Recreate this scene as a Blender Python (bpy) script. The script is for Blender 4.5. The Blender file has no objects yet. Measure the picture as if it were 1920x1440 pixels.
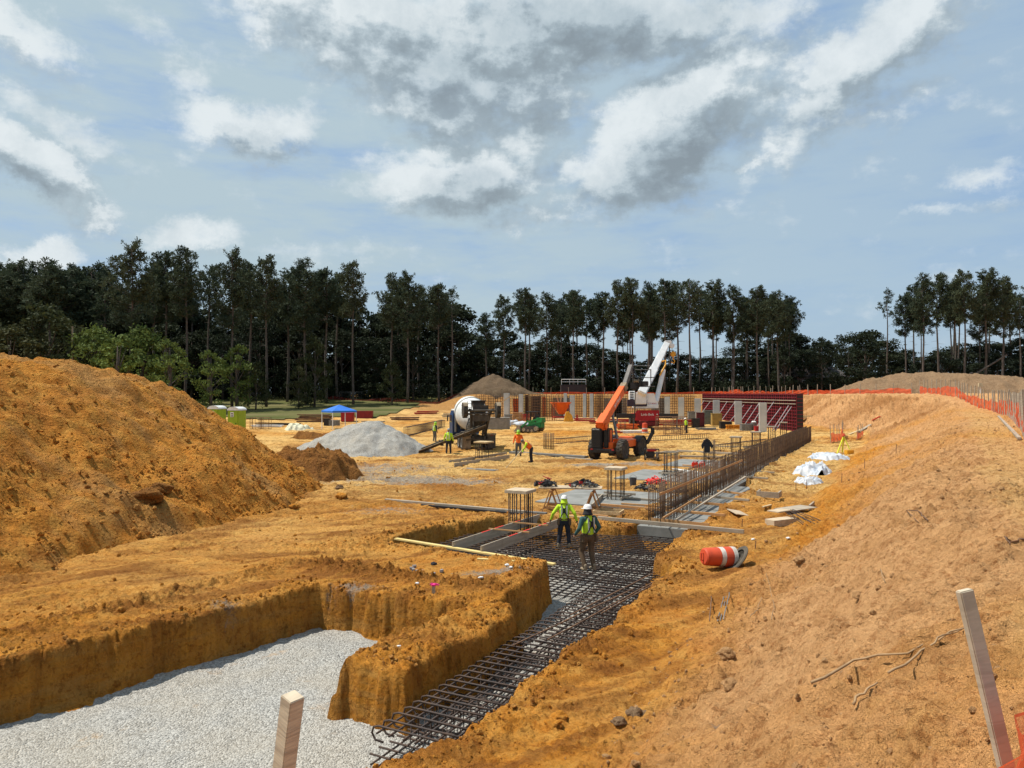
import bpy, bmesh, math, random
import numpy as np
from mathutils import Vector, Matrix, Euler
R = math.radians
SC = bpy.context.scene
COL = SC.collection

# ------------------------------------------------------------------ camera, light, exposure
H = 4.4                      # lens height above the site floor
F = 1400.0                   # focal length in pixels of the 1920 x 1440 frame
TH = math.atan(18 / F)
cam_d = bpy.data.cameras.new('camera'); cam = bpy.data.objects.new('camera', cam_d); COL.objects.link(cam)
cam_d.sensor_width = 36; cam_d.lens = 36 * F / 1920
cam_d.clip_start = 0.1; cam_d.clip_end = 6000
cam.location = (0, 0, H); cam.rotation_euler = (R(90) + TH, 0, 0)
SC.camera = cam
SC.view_settings.view_transform = 'Standard'; SC.view_settings.look = 'None'
SC.view_settings.gamma = 1; SC.view_settings.exposure = 0.22
SC.cycles.max_bounces = 6; SC.cycles.diffuse_bounces = 3; SC.cycles.transparent_max_bounces = 12

SUN_EL, SUN_AZ = 62.0, 279.0          # azimuth clockwise from +Y (seen from above)
sd = Vector((math.sin(R(SUN_AZ)) * math.cos(R(SUN_EL)), math.cos(R(SUN_AZ)) * math.cos(R(SUN_EL)), math.sin(R(SUN_EL))))
sun_d = bpy.data.lights.new('sun', 'SUN'); sun = bpy.data.objects.new('sun', sun_d); COL.objects.link(sun)
sun_d.energy = 4.8; sun_d.angle = R(0.5); sun_d.color = (1, 0.94, 0.84)
sun.rotation_euler = sd.to_track_quat('Z', 'Y').to_euler(); sun.location = (0, 0, 60)

world = bpy.data.worlds.new('World'); SC.world = world; world.use_nodes = True
wn, wl = world.node_tree.nodes, world.node_tree.links
wn.clear()
def N(t, **kw):
    n = wn.new(t)
    for k, v in kw.items(): setattr(n, k, v)
    return n
def setin(n, i, v): n.inputs[i].default_value = v
w_out = N('ShaderNodeOutputWorld'); w_bg = N('ShaderNodeBackground'); wl.new(w_bg.outputs[0], w_out.inputs[0])
sky = N('ShaderNodeTexSky', sky_type='NISHITA'); sky.sun_disc = False
sky.sun_elevation = R(SUN_EL); sky.sun_rotation = R(SUN_AZ); sky.air_density = 1.0; sky.dust_density = 1.6; sky.ozone_density = 1.3
def wmath(op, a, b=None, c=None, clamp=False):
    n = N('ShaderNodeMath', operation=op); n.use_clamp = clamp
    for i, v in enumerate((a, b, c)):
        if v is None: continue
        if isinstance(v, (int, float)): n.inputs[i].default_value = v
        else: wl.new(v, n.inputs[i])
    return n.outputs[0]
tc = N('ShaderNodeTexCoord'); sep = N('ShaderNodeSeparateXYZ'); wl.new(tc.outputs['Generated'], sep.inputs[0])
az = wmath('ARCTAN2', sep.outputs[0], sep.outputs[1])
hyp = wmath('SQRT', wmath('ADD', wmath('MULTIPLY', sep.outputs[0], sep.outputs[0]), wmath('MULTIPLY', sep.outputs[1], sep.outputs[1])))
el = wmath('ARCTAN2', sep.outputs[2], hyp)
P0n = N('ShaderNodeCombineXYZ'); wl.new(az, P0n.inputs[0]); wl.new(el, P0n.inputs[1]); P0 = P0n.outputs[0]
def ang(px, py):
    X, Y, Z = (px - 960) / F, 1.0, (738 - py) / F
    return math.atan2(X, Y), math.atan2(Z, math.hypot(X, Y))
# clouds: (px, py, rx, ry, tilt, strength)
CL = [(660, 40, 290, 110, -22, 1.1), (830, 140, 260, 120, -30, 1.15), (960, 60, 260, 100, 0, 1.1), (1010, 150, 130, 90, 45, 1.0), (1200, 30, 330, 70, -3, .95),
      (1260, 215, 260, 95, 30, 1.15), (1190, 310, 175, 85, 5, 1.15), (1640, 95, 300, 80, 35, 1.05), (1500, 165, 190, 70, 22, .7), (1390, 120, 120, 60, 10, .7), (860, 335, 185, 68, 3, 1.1),
      (465, 230, 120, 52, -12, 1.05), (35, 290, 130, 60, -35, 1.0), (30, 50, 120, 55, -40, .8), (960, 405, 75, 34, 0, .7), (790, 390, 100, 26, 0, .55),
      (195, 390, 62, 34, 10, .85), (78, 480, 66, 32, 0, 1.0), (350, 440, 120, 30, 5, .75), 
      (1420, 300, 70, 18, 10, .7), (1600, 230, 200, 50, 12, .5), (1330, 130, 200, 60, 12, .75), (560, 30, 200, 60, -25, .85), (120, 240, 160, 40, -25, .5), (340, 130, 110, 36, -35, .5), (1115, 370, 130, 24, -5, .8), (1850, 320, 140, 22, 8, .45),
      (1790, 400, 130, 14, 3, .38), (620, 480, 200, 22, 3, .4)]
SHADE = [(1250, 300, 220, 66, 22, 1.0), (875, 365, 130, 48, 5, .85), (1130, 60, 330, 85, -3, 1.0), (880, 130, 200, 130, -10, .75), (980, 215, 110, 60, 30, .6), (780, 235, 90, 40, -20, .6), (480, 255, 100, 28, -8, .7),
         (15, 325, 80, 40, -20, .9), (1610, 175, 190, 50, 28, .55), (620, 60, 150, 50, -20, .35), (1190, 345, 120, 24, 10, .5), (60, 500, 50, 16, 0, .4)]
def blobs(vec, lst):
    tot = None
    for (px, py, rx, ry, t, s) in lst:
        a, e = ang(px, py)
        m = N('ShaderNodeMapping', vector_type='TEXTURE'); wl.new(vec, m.inputs['Vector'])
        m.inputs['Location'].default_value = (a, e, 0); m.inputs['Rotation'].default_value = (0, 0, R(t))
        k = 1 / F / (1 + .45 * ((px - 960) / F) ** 2)
        m.inputs['Scale'].default_value = (rx * 1.3 * k, ry * 1.3 * k, 1)
        l = N('ShaderNodeVectorMath', operation='LENGTH'); wl.new(m.outputs[0], l.inputs[0])
        mr = N('ShaderNodeMapRange', interpolation_type='SMOOTHSTEP'); wl.new(l.outputs['Value'], mr.inputs['Value'])
        mr.inputs['From Min'].default_value = 1.2; mr.inputs['From Max'].default_value = 0.1; mr.inputs['To Min'].default_value = 0; mr.inputs['To Max'].default_value = s
        tot = mr.outputs[0] if tot is None else wmath('MAXIMUM', tot, mr.outputs[0])
    return tot
def cloud_density(P, tag):
    w1 = N('ShaderNodeTexNoise'); w1.inputs['Scale'].default_value = 7; w1.inputs['Detail'].default_value = 8; w1.inputs['Roughness'].default_value = .72
    wl.new(P, w1.inputs['Vector'])
    sub = N('ShaderNodeVectorMath', operation='SUBTRACT'); wl.new(w1.outputs['Color'], sub.inputs[0]); sub.inputs[1].default_value = (.5, .5, .5)
    sc_ = N('ShaderNodeVectorMath', operation='MULTIPLY'); wl.new(sub.outputs[0], sc_.inputs[0]); sc_.inputs[1].default_value = (.115, .09, 0)
    ad = N('ShaderNodeVectorMath', operation='ADD'); wl.new(P, ad.inputs[0]); wl.new(sc_.outputs[0], ad.inputs[1])
    tot = blobs(ad.outputs[0], CL)
    n2 = N('ShaderNodeTexNoise'); n2.inputs['Scale'].default_value = 16; n2.inputs['Detail'].default_value = 8; n2.inputs['Roughness'].default_value = .6
    st = N('ShaderNodeVectorMath', operation='MULTIPLY'); wl.new(P, st.inputs[0]); st.inputs[1].default_value = (1, 1.5, 1); wl.new(st.outputs[0], n2.inputs['Vector'])
    nn = wmath('MULTIPLY_ADD', n2.outputs[0], 2.0, -1.0)
    return wmath('ADD', tot, nn), ad.outputs[0]
D0, Ds = cloud_density(P0, 'a')
off = N('ShaderNodeVectorMath', operation='ADD'); wl.new(P0, off.inputs[0]); off.inputs[1].default_value = (-.022, .035, 0)
D1, _ = cloud_density(off.outputs[0], 'b')
def wmr(v, a, b, c=0., d=1., interp='SMOOTHSTEP'):
    m = N('ShaderNodeMapRange', interpolation_type=interp); wl.new(v, m.inputs['Value'])
    for i, q in zip(('From Min', 'From Max', 'To Min', 'To Max'), (a, b, c, d)): m.inputs[i].default_value = q
    return m.outputs[0]
cover = wmr(D0, .08, .88)
lit = wmath('SUBTRACT', D0, D1)
relief = wmr(lit, -.42, .42, 0., 1.)
core = wmath('MULTIPLY', blobs(Ds, SHADE), wmr(D0, .2, .9, .6, 1.0))
bright = wmath('SUBTRACT', wmath('MULTIPLY_ADD', relief, .60, .54), wmath('MULTIPLY', core, .50), clamp=True)
bn = N('ShaderNodeTexNoise'); bn.inputs['Scale'].default_value = 11; bn.inputs['Detail'].default_value = 7; bn.inputs['Roughness'].default_value = .65; wl.new(P0, bn.inputs['Vector'])
bright = wmath('ADD', bright, wmath('MULTIPLY_ADD', bn.outputs[0], .9, -.50), clamp=True)
ramp = N('ShaderNodeValToRGB'); wl.new(bright, ramp.inputs[0])
er = ramp.color_ramp.elements
er[0].position = 0.0; er[0].color = (.215, .26, .295, 1); er[1].position = 1.0; er[1].color = (.68, .73, .75, 1)
e = er.new(.35); e.color = (.29, .355, .40, 1); e = er.new(.62); e.color = (.43, .505, .55, 1)
# thin high veil, stretched along the horizon
vm = N('ShaderNodeVectorMath', operation='MULTIPLY'); wl.new(P0, vm.inputs[0]); vm.inputs[1].default_value = (1.6, 6.5, 1)
vn = N('ShaderNodeTexNoise'); wl.new(vm.outputs[0], vn.inputs['Vector']); vn.inputs['Scale'].default_value = 2.3; vn.inputs['Detail'].default_value = 7; vn.inputs['Roughness'].default_value = .6
veil = wmath('MULTIPLY', wmr(vn.outputs[0], .24, .58), wmr(az, -.2, .65, 1.0, .55))
hz = wmr(el, .30, .0, .0, .55)                     # paler towards the horizon
veil = wmath('MAXIMUM', veil, hz)
def mixc(f, a, b):
    m = N('ShaderNodeMix', data_type='RGBA'); 
    if isinstance(f, (int, float)): m.inputs[0].default_value = f
    else: wl.new(f, m.inputs[0])
    for i, v in ((6, a), (7, b)):
        if isinstance(v, tuple): m.inputs[i].default_value = v
        else: wl.new(v, m.inputs[i])
    return m.outputs[2]
SKY_STR = 0.12
skys = N('ShaderNodeVectorMath', operation='SCALE'); wl.new(sky.outputs[0], skys.inputs[0]); skys.inputs['Scale'].default_value = 1.0
K = 1 / SKY_STR
def k3(c): return (c[0] * K, c[1] * K, c[2] * K, 1)
base = mixc(.7, skys.outputs[0], k3((.26, .40, .60)))
base = mixc(veil, base, k3((.40, .505, .565)))
cs = N('ShaderNodeVectorMath', operation='SCALE'); wl.new(ramp.outputs[0], cs.inputs[0]); cs.inputs['Scale'].default_value = K
full = mixc(wmath('MULTIPLY', cover, .93), base, cs.outputs[0])
wl.new(full, w_bg.inputs[0]); w_bg.inputs[1].default_value = SKY_STR
world.cycles.sampling_method = 'MANUAL'; world.cycles.sample_map_resolution = 512

# ------------------------------------------------------------------ numeric noise
def _h(ix, iy, seed):
    h = (ix.astype(np.int64) * 374761393 + iy.astype(np.int64) * 668265263 + seed * 1274126177) & 0xffffffff
    h = ((h ^ (h >> 13)) * 1274126177) & 0xffffffff
    h = (h ^ (h >> 16)) & 0xffffffff
    return h
_GA = np.arange(256) * (2 * math.pi / 256); _GX, _GY = np.cos(_GA), np.sin(_GA)
def gn(x, y, seed=0):
    x = np.asarray(x, float); y = np.asarray(y, float)
    x0 = np.floor(x); y0 = np.floor(y); fx, fy = x - x0, y - y0
    ix, iy = x0.astype(np.int64), y0.astype(np.int64)
    def g(a, b, dx, dy):
        k = _h(ix + a, iy + b, seed) & 255
        return _GX[k] * dx + _GY[k] * dy
    u = fx * fx * fx * (fx * (fx * 6 - 15) + 10); v = fy * fy * fy * (fy * (fy * 6 - 15) + 10)
    a = g(0, 0, fx, fy) * (1 - u) + g(1, 0, fx - 1, fy) * u
    b = g(0, 1, fx, fy - 1) * (1 - u) + g(1, 1, fx - 1, fy - 1) * u
    return (a * (1 - v) + b * v) * 1.5
def fbm(x, y, seed=0, oct=4, rough=.5):
    s, a = 0, 1.0
    for o in range(oct):
        s = s + a * gn(x, y, seed + o * 17); x = x * 2.03 + 3.1; y = y * 2.03 - 1.7; a *= rough
    return s
def ss(e0, e1, v):
    t = np.clip((v - e0) / (e1 - e0), 0, 1); return t * t * (3 - 2 * t)
def sdist(px, py, poly):
    """signed distance to a polygon, positive inside"""
    d = np.full(px.shape, 1e9); ins = np.zeros(px.shape, bool); n = len(poly)
    for i in range(n):
        ax, ay = poly[i]; bx, by = poly[(i + 1) % n]
        ex, ey = bx - ax, by - ay
        t = np.clip(((px - ax) * ex + (py - ay) * ey) / (ex * ex + ey * ey), 0, 1)
        d = np.minimum(d, np.hypot(px - ax - t * ex, py - ay - t * ey))
        c = ((ay > py) != (by > py)) & (px < (bx - ax) * (py - ay) / ((by - ay) or 1e-9) + ax)
        ins ^= c
    return np.where(ins, d, -d)

# ------------------------------------------------------------------ site geometry (u runs along the footing, w to its right)
AX, AY = 0.46, 0.888
_n = math.hypot(AX, AY); AX /= _n; AY /= _n
def uw(x, y): return AX * x + AY * y, AY * x - AX * y
def xy(u, w): return AX * u + AY * w, AY * u - AX * w
ROT = -math.atan2(AX, AY)        # z rotation that turns local +Y onto the u direction
PIT = [(-6, -15.0), (5, -13.6), (9, -12.6), (13.15, -11.95), (13.4, -7.95), (11.6, -8.15), (9.75, -8.35), (9.75, -6.95), (13.5, -6.85), (14.0, -7.5),
       (17.5, -8.0), (18.0, -13.6), (21.5, -13.3), (23.2, -12.4), (23.7, -9.0), (24.1, -8.05), (76, -8.0), (76, -7.1), (40, -7.05), (36, -6.1), (22.2, -6.15), (19.4, -5.9),
       (18.9, -5.1), (17.6, -5.1), (14.2, -5.2), (8.3, -5.1), (6.6, -5.7), (3, -8.5), (-6, -12)]
PADS = [(27.2, 32.2, -13.2, -8.3), (36.6, 41.8, -13.2, -8.3), (44.5, 49.5, -13.0, -8.3)]
def crest_s(u): return np.interp(u, [-5, 5, 15, 25, 50, 80], [4.4, 4.6, 5.1, 5.9, 7.5, 9.0])
def ground_base(x, y):
    u, w = uw(x, y)
    s = w + 3.5 + .5 * gn(u * .25, w * .05, 31)
    xt = np.interp(y, [76, 82, 90, 100, 128, 200], [34.6, 37.0, 38.0, 37.0, 35.0, 35.0])
    bb = ss(76, 90, y); s = s * (1 - bb) + (x - xt + .8 * gn(y * .2, x * .1, 33)) * .9 * bb
    cs_ = crest_s(u)
    cz = 2.8 + 1.5 * ss(78, 106, u)
    t = np.clip(s / cs_, 0, 1)
    bank = cz * (.35 * t + .65 * ss(0, 1, t))
    back = 4.3 * ss(126, 131.5, y + 1.6 * gn(x * .12, y * .1, 5)) * ss(-22, -6, x)
    grass = np.clip((y - 104) * .075, 0, 3.6) * ss(-2, -12, x)
    z = np.maximum(np.maximum(bank, back), grass) + .5 * ss(85, 125, y) * (1 - ss(.3, 3, np.maximum(np.maximum(bank, back), grass)))
    return z, u, w, s, cs_, t
def pit_d(u, w):
    wn_ = .10 * gn(u * .7, w * .7, 76) + .11 * gn(u * 1.6, w * 1.6, 77) + .05 * gn(u * 4, w * 4, 78) + .025 * gn(u * 9, w * 9, 79)
    return sdist(u, w, PIT) + wn_ + .05
PIT_Z = -1.0
def height(x, y, detail=True, pit=True):
    x = np.asarray(x, float); y = np.asarray(y, float)
    z, u, w, s, cs_, t = ground_base(x, y)
    d = np.hypot(x, y)
    # low relief: tracks, ruts, clods
    flat = 1 - ss(0, .12, t)
    far = ss(140, 60, d)
    flat_ = flat * 1.0
    pad = np.zeros(z.shape)
    for (u0, u1, w0, w1) in PADS: pad = np.maximum(pad, ss(u0 - .8, u0 - .2, u) * ss(u1 + .8, u1 + .2, u) * ss(w0 - .8, w0 - .2, w) * ss(w1 + .8, w1 + .2, w))
    flat = flat * (1 - pad)
    r = .10 * fbm(x * .12, y * .12, 1, 3) * flat
    th = .62; xr = x * math.cos(th) + y * math.sin(th); yr = -x * math.sin(th) + y * math.cos(th)
    r = r + flat * .075 * fbm(xr * .16, yr * 1.5, 3, 4, .55) * (.6 + .8 * np.clip(gn(x * .1, y * .1, 6) + .4, 0, 1))
    xr2 = x * math.cos(.05) + y * math.sin(.05); yr2 = -x * math.sin(.05) + y * math.cos(.05)
    r = r + flat * .07 * ss(14, 40, y) * fbm(xr2 * .12, yr2 * .9, 9, 4, .55)
    bankm = ss(0, .1, t) * ss(124, 110, y)
    sl = ss(0, .2, t) * ss(1.0, .85, t)
    r = r + bankm * (.22 * fbm(u * .25, w * .35, 11, 4, .55) * (.3 + .7 * sl) + .10 * fbm(u * 1.9 + w * .4, w * .55, 12, 4, .6) * (.25 + .75 * sl) + .05 * fbm(u * 1.2 + w * 2.2, w * 1.6 - u * .9, 13, 4, .65) + .03 * fbm(x * 4.2, y * 4.2, 14, 3, .6) * ss(45, 15, d))
    r = r + (1 - flat_) * (1 - bankm) * .15 * fbm(x * .3, y * .3, 19, 4)
    gv = np.abs(fbm(xr * .10 + 7, yr * 1.15, 61, 4, .55)); gv2 = np.abs(fbm(xr2 * .07, yr2 * .8 + 3, 63, 4, .55))
    r = r + flat * (.11 * (gv - .3) * (.4 + .8 * np.clip(gn(x * .07, y * .07, 64) + .4, 0, 1)) + .14 * ss(16, 40, y) * (gv2 - .3))
    r = r + flat * ss(14, 34, d) * .13 * (np.abs(fbm(x * .55, y * .8, 66, 4, .6)) - .3)
    r = r + bankm * ((.15 + .35 * ss(50, 90, d)) * (np.abs(fbm(u * .8 + w * .3, w * .7 - u * .15, 67, 4, .6)) - .3) + .08 * (np.abs(fbm(u * 2.4 + w * 1.2, w * 1.9 - u * .8, 68, 4, .65)) - .3)) * (.35 + .65 * sl)
    if detail:
        nr = ss(60, 20, d)
        lump = fbm(x * 2.6, y * 2.6, 21, 4, .62)
        rough_m = .5 + .9 * np.clip(gn(x * .35, y * .35, 22) * 1.6, -.4, 1)
        r = r + nr * (.03 * lump + .07 * (np.abs(fbm(x * 3.1 + 5, y * 3.1, 27, 4, .65)) - .28)) * rough_m * (1 + .6 * bankm)
        # crumbly spoil along the excavation lips
        lumps2 = np.abs(fbm(x * 5.2, y * 5.2, 24, 3, .6))
    z = z + r * (far * (1 - bankm) + ss(200, 105, d) * bankm) * (1 - pad)
    if pit:
        pd = pit_d(u, w)
        if detail:
            lip = np.exp(-((pd + .35) / .32) ** 2) * (u > 2)
            rdg = np.exp(-((u - 14.7 - .5 * gn(w * .5, u * 0, 47)) / .38) ** 2) * ss(-15, -13.5, w) * ss(-7.3, -8.2, w) + .8 * np.exp(-((w + 14.1 - .4 * gn(u * .5, w * 0, 48)) / .5) ** 2) * ss(5, 8, u) * ss(15, 13.5, u)
            z = z + rdg * (.06 + .22 * np.abs(fbm(x * 3.4, y * 3.4, 49, 3, .65)))
            z = z + lip * (.02 + .11 * np.clip(gn(u * .9, w * .9, 41), 0, 1) + .09 * lumps2)
        m = ss(-.02, .17, pd + .055 * fbm(u * 3.2, w * 3.2, 46, 4, .6) * ss(.5, .1, np.abs(pd)))
        floor = np.where(u > 24.7, -.62, PIT_Z - .09 + 1.1 * np.clip(gn(u * .9, w * .9, 45) + .02, 0, 1) * np.exp(-np.maximum(pd, 0) / .2))
        z = z * (1 - m) + floor * m
    return z
def hz_at(x, y): return float(height(np.array([x]), np.array([y]))[0])

# ------------------------------------------------------------------ pixel (1920 x 1440) -> point of the site
def ray(px, py):
    v = Vector(((px - 960) / F, 1, -(py - 720) / F)); v.rotate(Euler((TH, 0, 0))); return v
def gp(px, py, z=0.0):
    v = ray(px, py); k = (z - H) / v.z; return Vector((v.x * k, v.y * k, z))
def gt(px, py):
    """point of the real ground under a pixel"""
    v = ray(px, py); k0 = 1.5
    ks = np.geomspace(1.2, 220, 900)
    hs = height(v.x * ks, v.y * ks, detail=False); zz = H + v.z * ks
    i = int(np.argmax(zz <= hs)) if (zz <= hs).any() else len(ks) - 1
    k = float(ks[i]); x, y = v.x * k, v.y * k
    return Vector((x, y, hz_at(x, y)))
def at(px, py, d):
    v = ray(px, py); k = d / v.y; return Vector((v.x * k, v.y * k, H + v.z * k))

# ------------------------------------------------------------------ object helpers
def mesh_np(name, V, Fq, smooth=True):
    me = bpy.data.meshes.new(name); V = np.asarray(V, np.float32); Fq = np.asarray(Fq, np.int32); k = Fq.shape[1]
    me.vertices.add(len(V)); me.vertices.foreach_set('co', V.ravel())
    me.loops.add(Fq.size); me.loops.foreach_set('vertex_index', Fq.ravel())
    me.polygons.add(len(Fq)); me.polygons.foreach_set('loop_start', np.arange(len(Fq), dtype=np.int32) * k)
    me.polygons.foreach_set('loop_total', np.full(len(Fq), k, np.int32))
    me.polygons.foreach_set('use_smooth', np.full(len(Fq), smooth))
    me.update(calc_edges=True); me.validate(); return me
def grid_faces(nr, nc):
    i = np.arange(nr - 1)[:, None] * nc + np.arange(nc - 1)[None, :]
    i = i.ravel(); return np.stack([i, i + 1, i + nc + 1, i + nc], 1)
def link(name, me, m=None, parent=None, loc=None, rz=0):
    o = bpy.data.objects.new(name, me); COL.objects.link(o)
    if m is not None and me is not None and not me.materials: me.materials.append(m)
    if parent is not None: o.parent = parent
    if loc is not None: o.location = loc
    if rz: o.rotation_euler = (0, 0, rz)
    return o
def tag(o, label=None, cat=None, group=None, kind=None):
    if cat and not kind: kind = 'thing'
    for k, v in (('label', label), ('category', cat), ('group', group), ('kind', kind)):
        if v: o[k] = v
    return o
def thing(name, label, cat, loc=(0, 0, 0), rz=0, group=None):
    o = bpy.data.objects.new(name, None); COL.objects.link(o); o.location = loc; o.rotation_euler = (0, 0, rz)
    o.empty_display_size = .3
    return tag(o, label, cat, group)
def kids(o): return [c for c in bpy.data.objects if c.parent == o]
_KIDS = {}
def dup(o, loc=None, rz=None, label=None, group=None, tree=None):
    """copy of a thing with copies of its parts and sub-parts"""
    tree = tree or subtree(o)
    def cp(node, parent):
        src, ch = node
        c = src.copy(); COL.objects.link(c); c.parent = parent
        for k in ch: cp(k, c)
        return c
    r = cp(tree, None)
    if loc is not None: r.location = loc
    if rz is not None: r.rotation_euler = (0, 0, rz)
    if label: r['label'] = label
    if group: r['group'] = group
    return r
def subtree(o):
    allo = list(bpy.data.objects); ch = {}
    for c in allo:
        if c.parent is not None: ch.setdefault(c.parent.name, []).append(c)
    def b(x): return (x, [b(k) for k in ch.get(x.name, [])])
    return b(o)

class MB:
    """mesh collector"""
    def __init__(s): s.v = []; s.f = []
    def add(s, v, f):
        b = len(s.v); s.v += [tuple(p) for p in v]; s.f += [tuple(i + b for i in q) for q in f]; return s
    def box(s, c, d, rot=None, bev=0.0):
        x, y, z = d[0] / 2, d[1] / 2, d[2] / 2
        if bev > 0:
            bm = bmesh.new(); bmesh.ops.create_cube(bm, size=1)
            bmesh.ops.scale(bm, vec=d, verts=bm.verts)
            bmesh.ops.bevel(bm, geom=bm.edges[:], offset=bev, segments=2, affect='EDGES', clamp_overlap=True)
            bm.verts.ensure_lookup_table(); v = [p.co.copy() for p in bm.verts]; f = [[q.index for q in fc.verts] for fc in bm.faces]; bm.free()
        else:
            v = [Vector(p) for p in ((-x, -y, -z), (x, -y, -z), (x, y, -z), (-x, y, -z), (-x, -y, z), (x, -y, z), (x, y, z), (-x, y, z))]
            f = [(0, 3, 2, 1), (4, 5, 6, 7), (0, 1, 5, 4), (1, 2, 6, 5), (2, 3, 7, 6), (3, 0, 4, 7)]
        if rot is not None:
            M = Euler(rot).to_matrix() if not isinstance(rot, Matrix) else rot
            v = [M @ p for p in v]
        c = Vector(c); return s.add([p + c for p in v], f)
    def bar(s, p0, p1, w, h, up=(0, 0, 1), bev=0.0):
        p0, p1 = Vector(p0), Vector(p1); d = p1 - p0; L = d.length; d.normalize()
        x = d.cross(Vector(up))
        if x.length < 1e-4: x = Vector((1, 0, 0))
        x.normalize(); z = x.cross(d)
        M = Matrix((x, d, z)).transposed()
        return s.box((p0 + p1) / 2, (w, L, h), M, bev)
    def tube(s, pts, r, n=6, caps=True):
        pts = [Vector(p) for p in pts]; m = len(pts)
        rs = r if isinstance(r, (list, tuple)) else [r] * m
        v = []; f = []; prev = None
        for i, p in enumerate(pts):
            d = (pts[min(i + 1, m - 1)] - pts[max(i - 1, 0)]).normalized()
            if prev is None:
                a = d.cross(Vector((0, 0, 1)))
                if a.length < .05: a = d.cross(Vector((1, 0, 0)))
            else: a = prev - d * prev.dot(d)
            a.normalize(); prev = a; b = d.cross(a)
            for k in range(n):
                t = 2 * math.pi * k / n; v.append(p + (a * math.cos(t) + b * math.sin(t)) * rs[i])
        for i in range(m - 1):
            for k in range(n):
                k2 = (k + 1) % n; f.append((i * n + k, i * n + k2, (i + 1) * n + k2, (i + 1) * n + k))
        if caps: f.append(tuple(range(n))[::-1]); f.append(tuple(range((m - 1) * n, m * n)))
        return s.add(v, f)
    def lathe(s, prof, n=20, M=None, c=(0, 0, 0)):
        """prof = [(radius, z)...] about local z"""
        v = []; f = []; c = Vector(c)
        for r, z in prof:
            for k in range(n):
                t = 2 * math.pi * k / n; p = Vector((r * math.cos(t), r * math.sin(t), z))
                v.append((M @ p if M is not None else p) + c)
        m = len(prof)
        for i in range(m - 1):
            for k in range(n):
                k2 = (k + 1) % n; f.append((i * n + k, i * n + k2, (i + 1) * n + k2, (i + 1) * n + k))
        f.append(tuple(range(n))[::-1]); f.append(tuple(range((m - 1) * n, m * n)))
        return s.add(v, f)
    def prism(s, poly, y0, y1, M=None, c=(0, 0, 0)):
        """poly in local x,z extruded along local y"""
        n = len(poly); c = Vector(c)
        v = [Vector((a, y0, b)) for a, b in poly] + [Vector((a, y1, b)) for a, b in poly]
        if M is not None: v = [M @ p for p in v]
        f = [tuple(range(n)), tuple(range(n, 2 * n))[::-1]] + [(i, i + n, (i + 1) % n + n, (i + 1) % n) for i in range(n)]
        return s.add([p + c for p in v], f)
    def blob(s, c, r, seed=0, sub=2, amp=.2, freq=1.5):
        bm = bmesh.new(); bmesh.ops.create_icosphere(bm, subdivisions=sub, radius=1)
        rx = r if isinstance(r, (tuple, list)) else (r, r, r)
        v = []
        from mathutils import noise
        for p in bm.verts:
            q = p.co; k = 1 + amp * noise.noise(q * freq + Vector((seed * 3.7, seed * 1.3, seed)))* 2
            v.append(Vector((q.x * rx[0], q.y * rx[1], q.z * rx[2])) * k + Vector(c))
        bm.verts.ensure_lookup_table(); f = [[q.index for q in fc.verts] for fc in bm.faces]; bm.free()
        return s.add(v, f)
    def mesh(s, name, smooth=False):
        me = bpy.data.meshes.new(name); me.from_pydata([tuple(p) for p in s.v], [], s.f)
        bm = bmesh.new(); bm.from_mesh(me); bmesh.ops.recalc_face_normals(bm, faces=bm.faces[:]); bm.to_mesh(me); bm.free()
        if smooth: me.polygons.foreach_set('use_smooth', [True] * len(me.polygons))
        me.update(); return me
    def build(s, name, m, parent=None, loc=None, rz=0, smooth=False):
        return link(name, s.mesh(name, smooth), m, parent, loc, rz)

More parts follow.
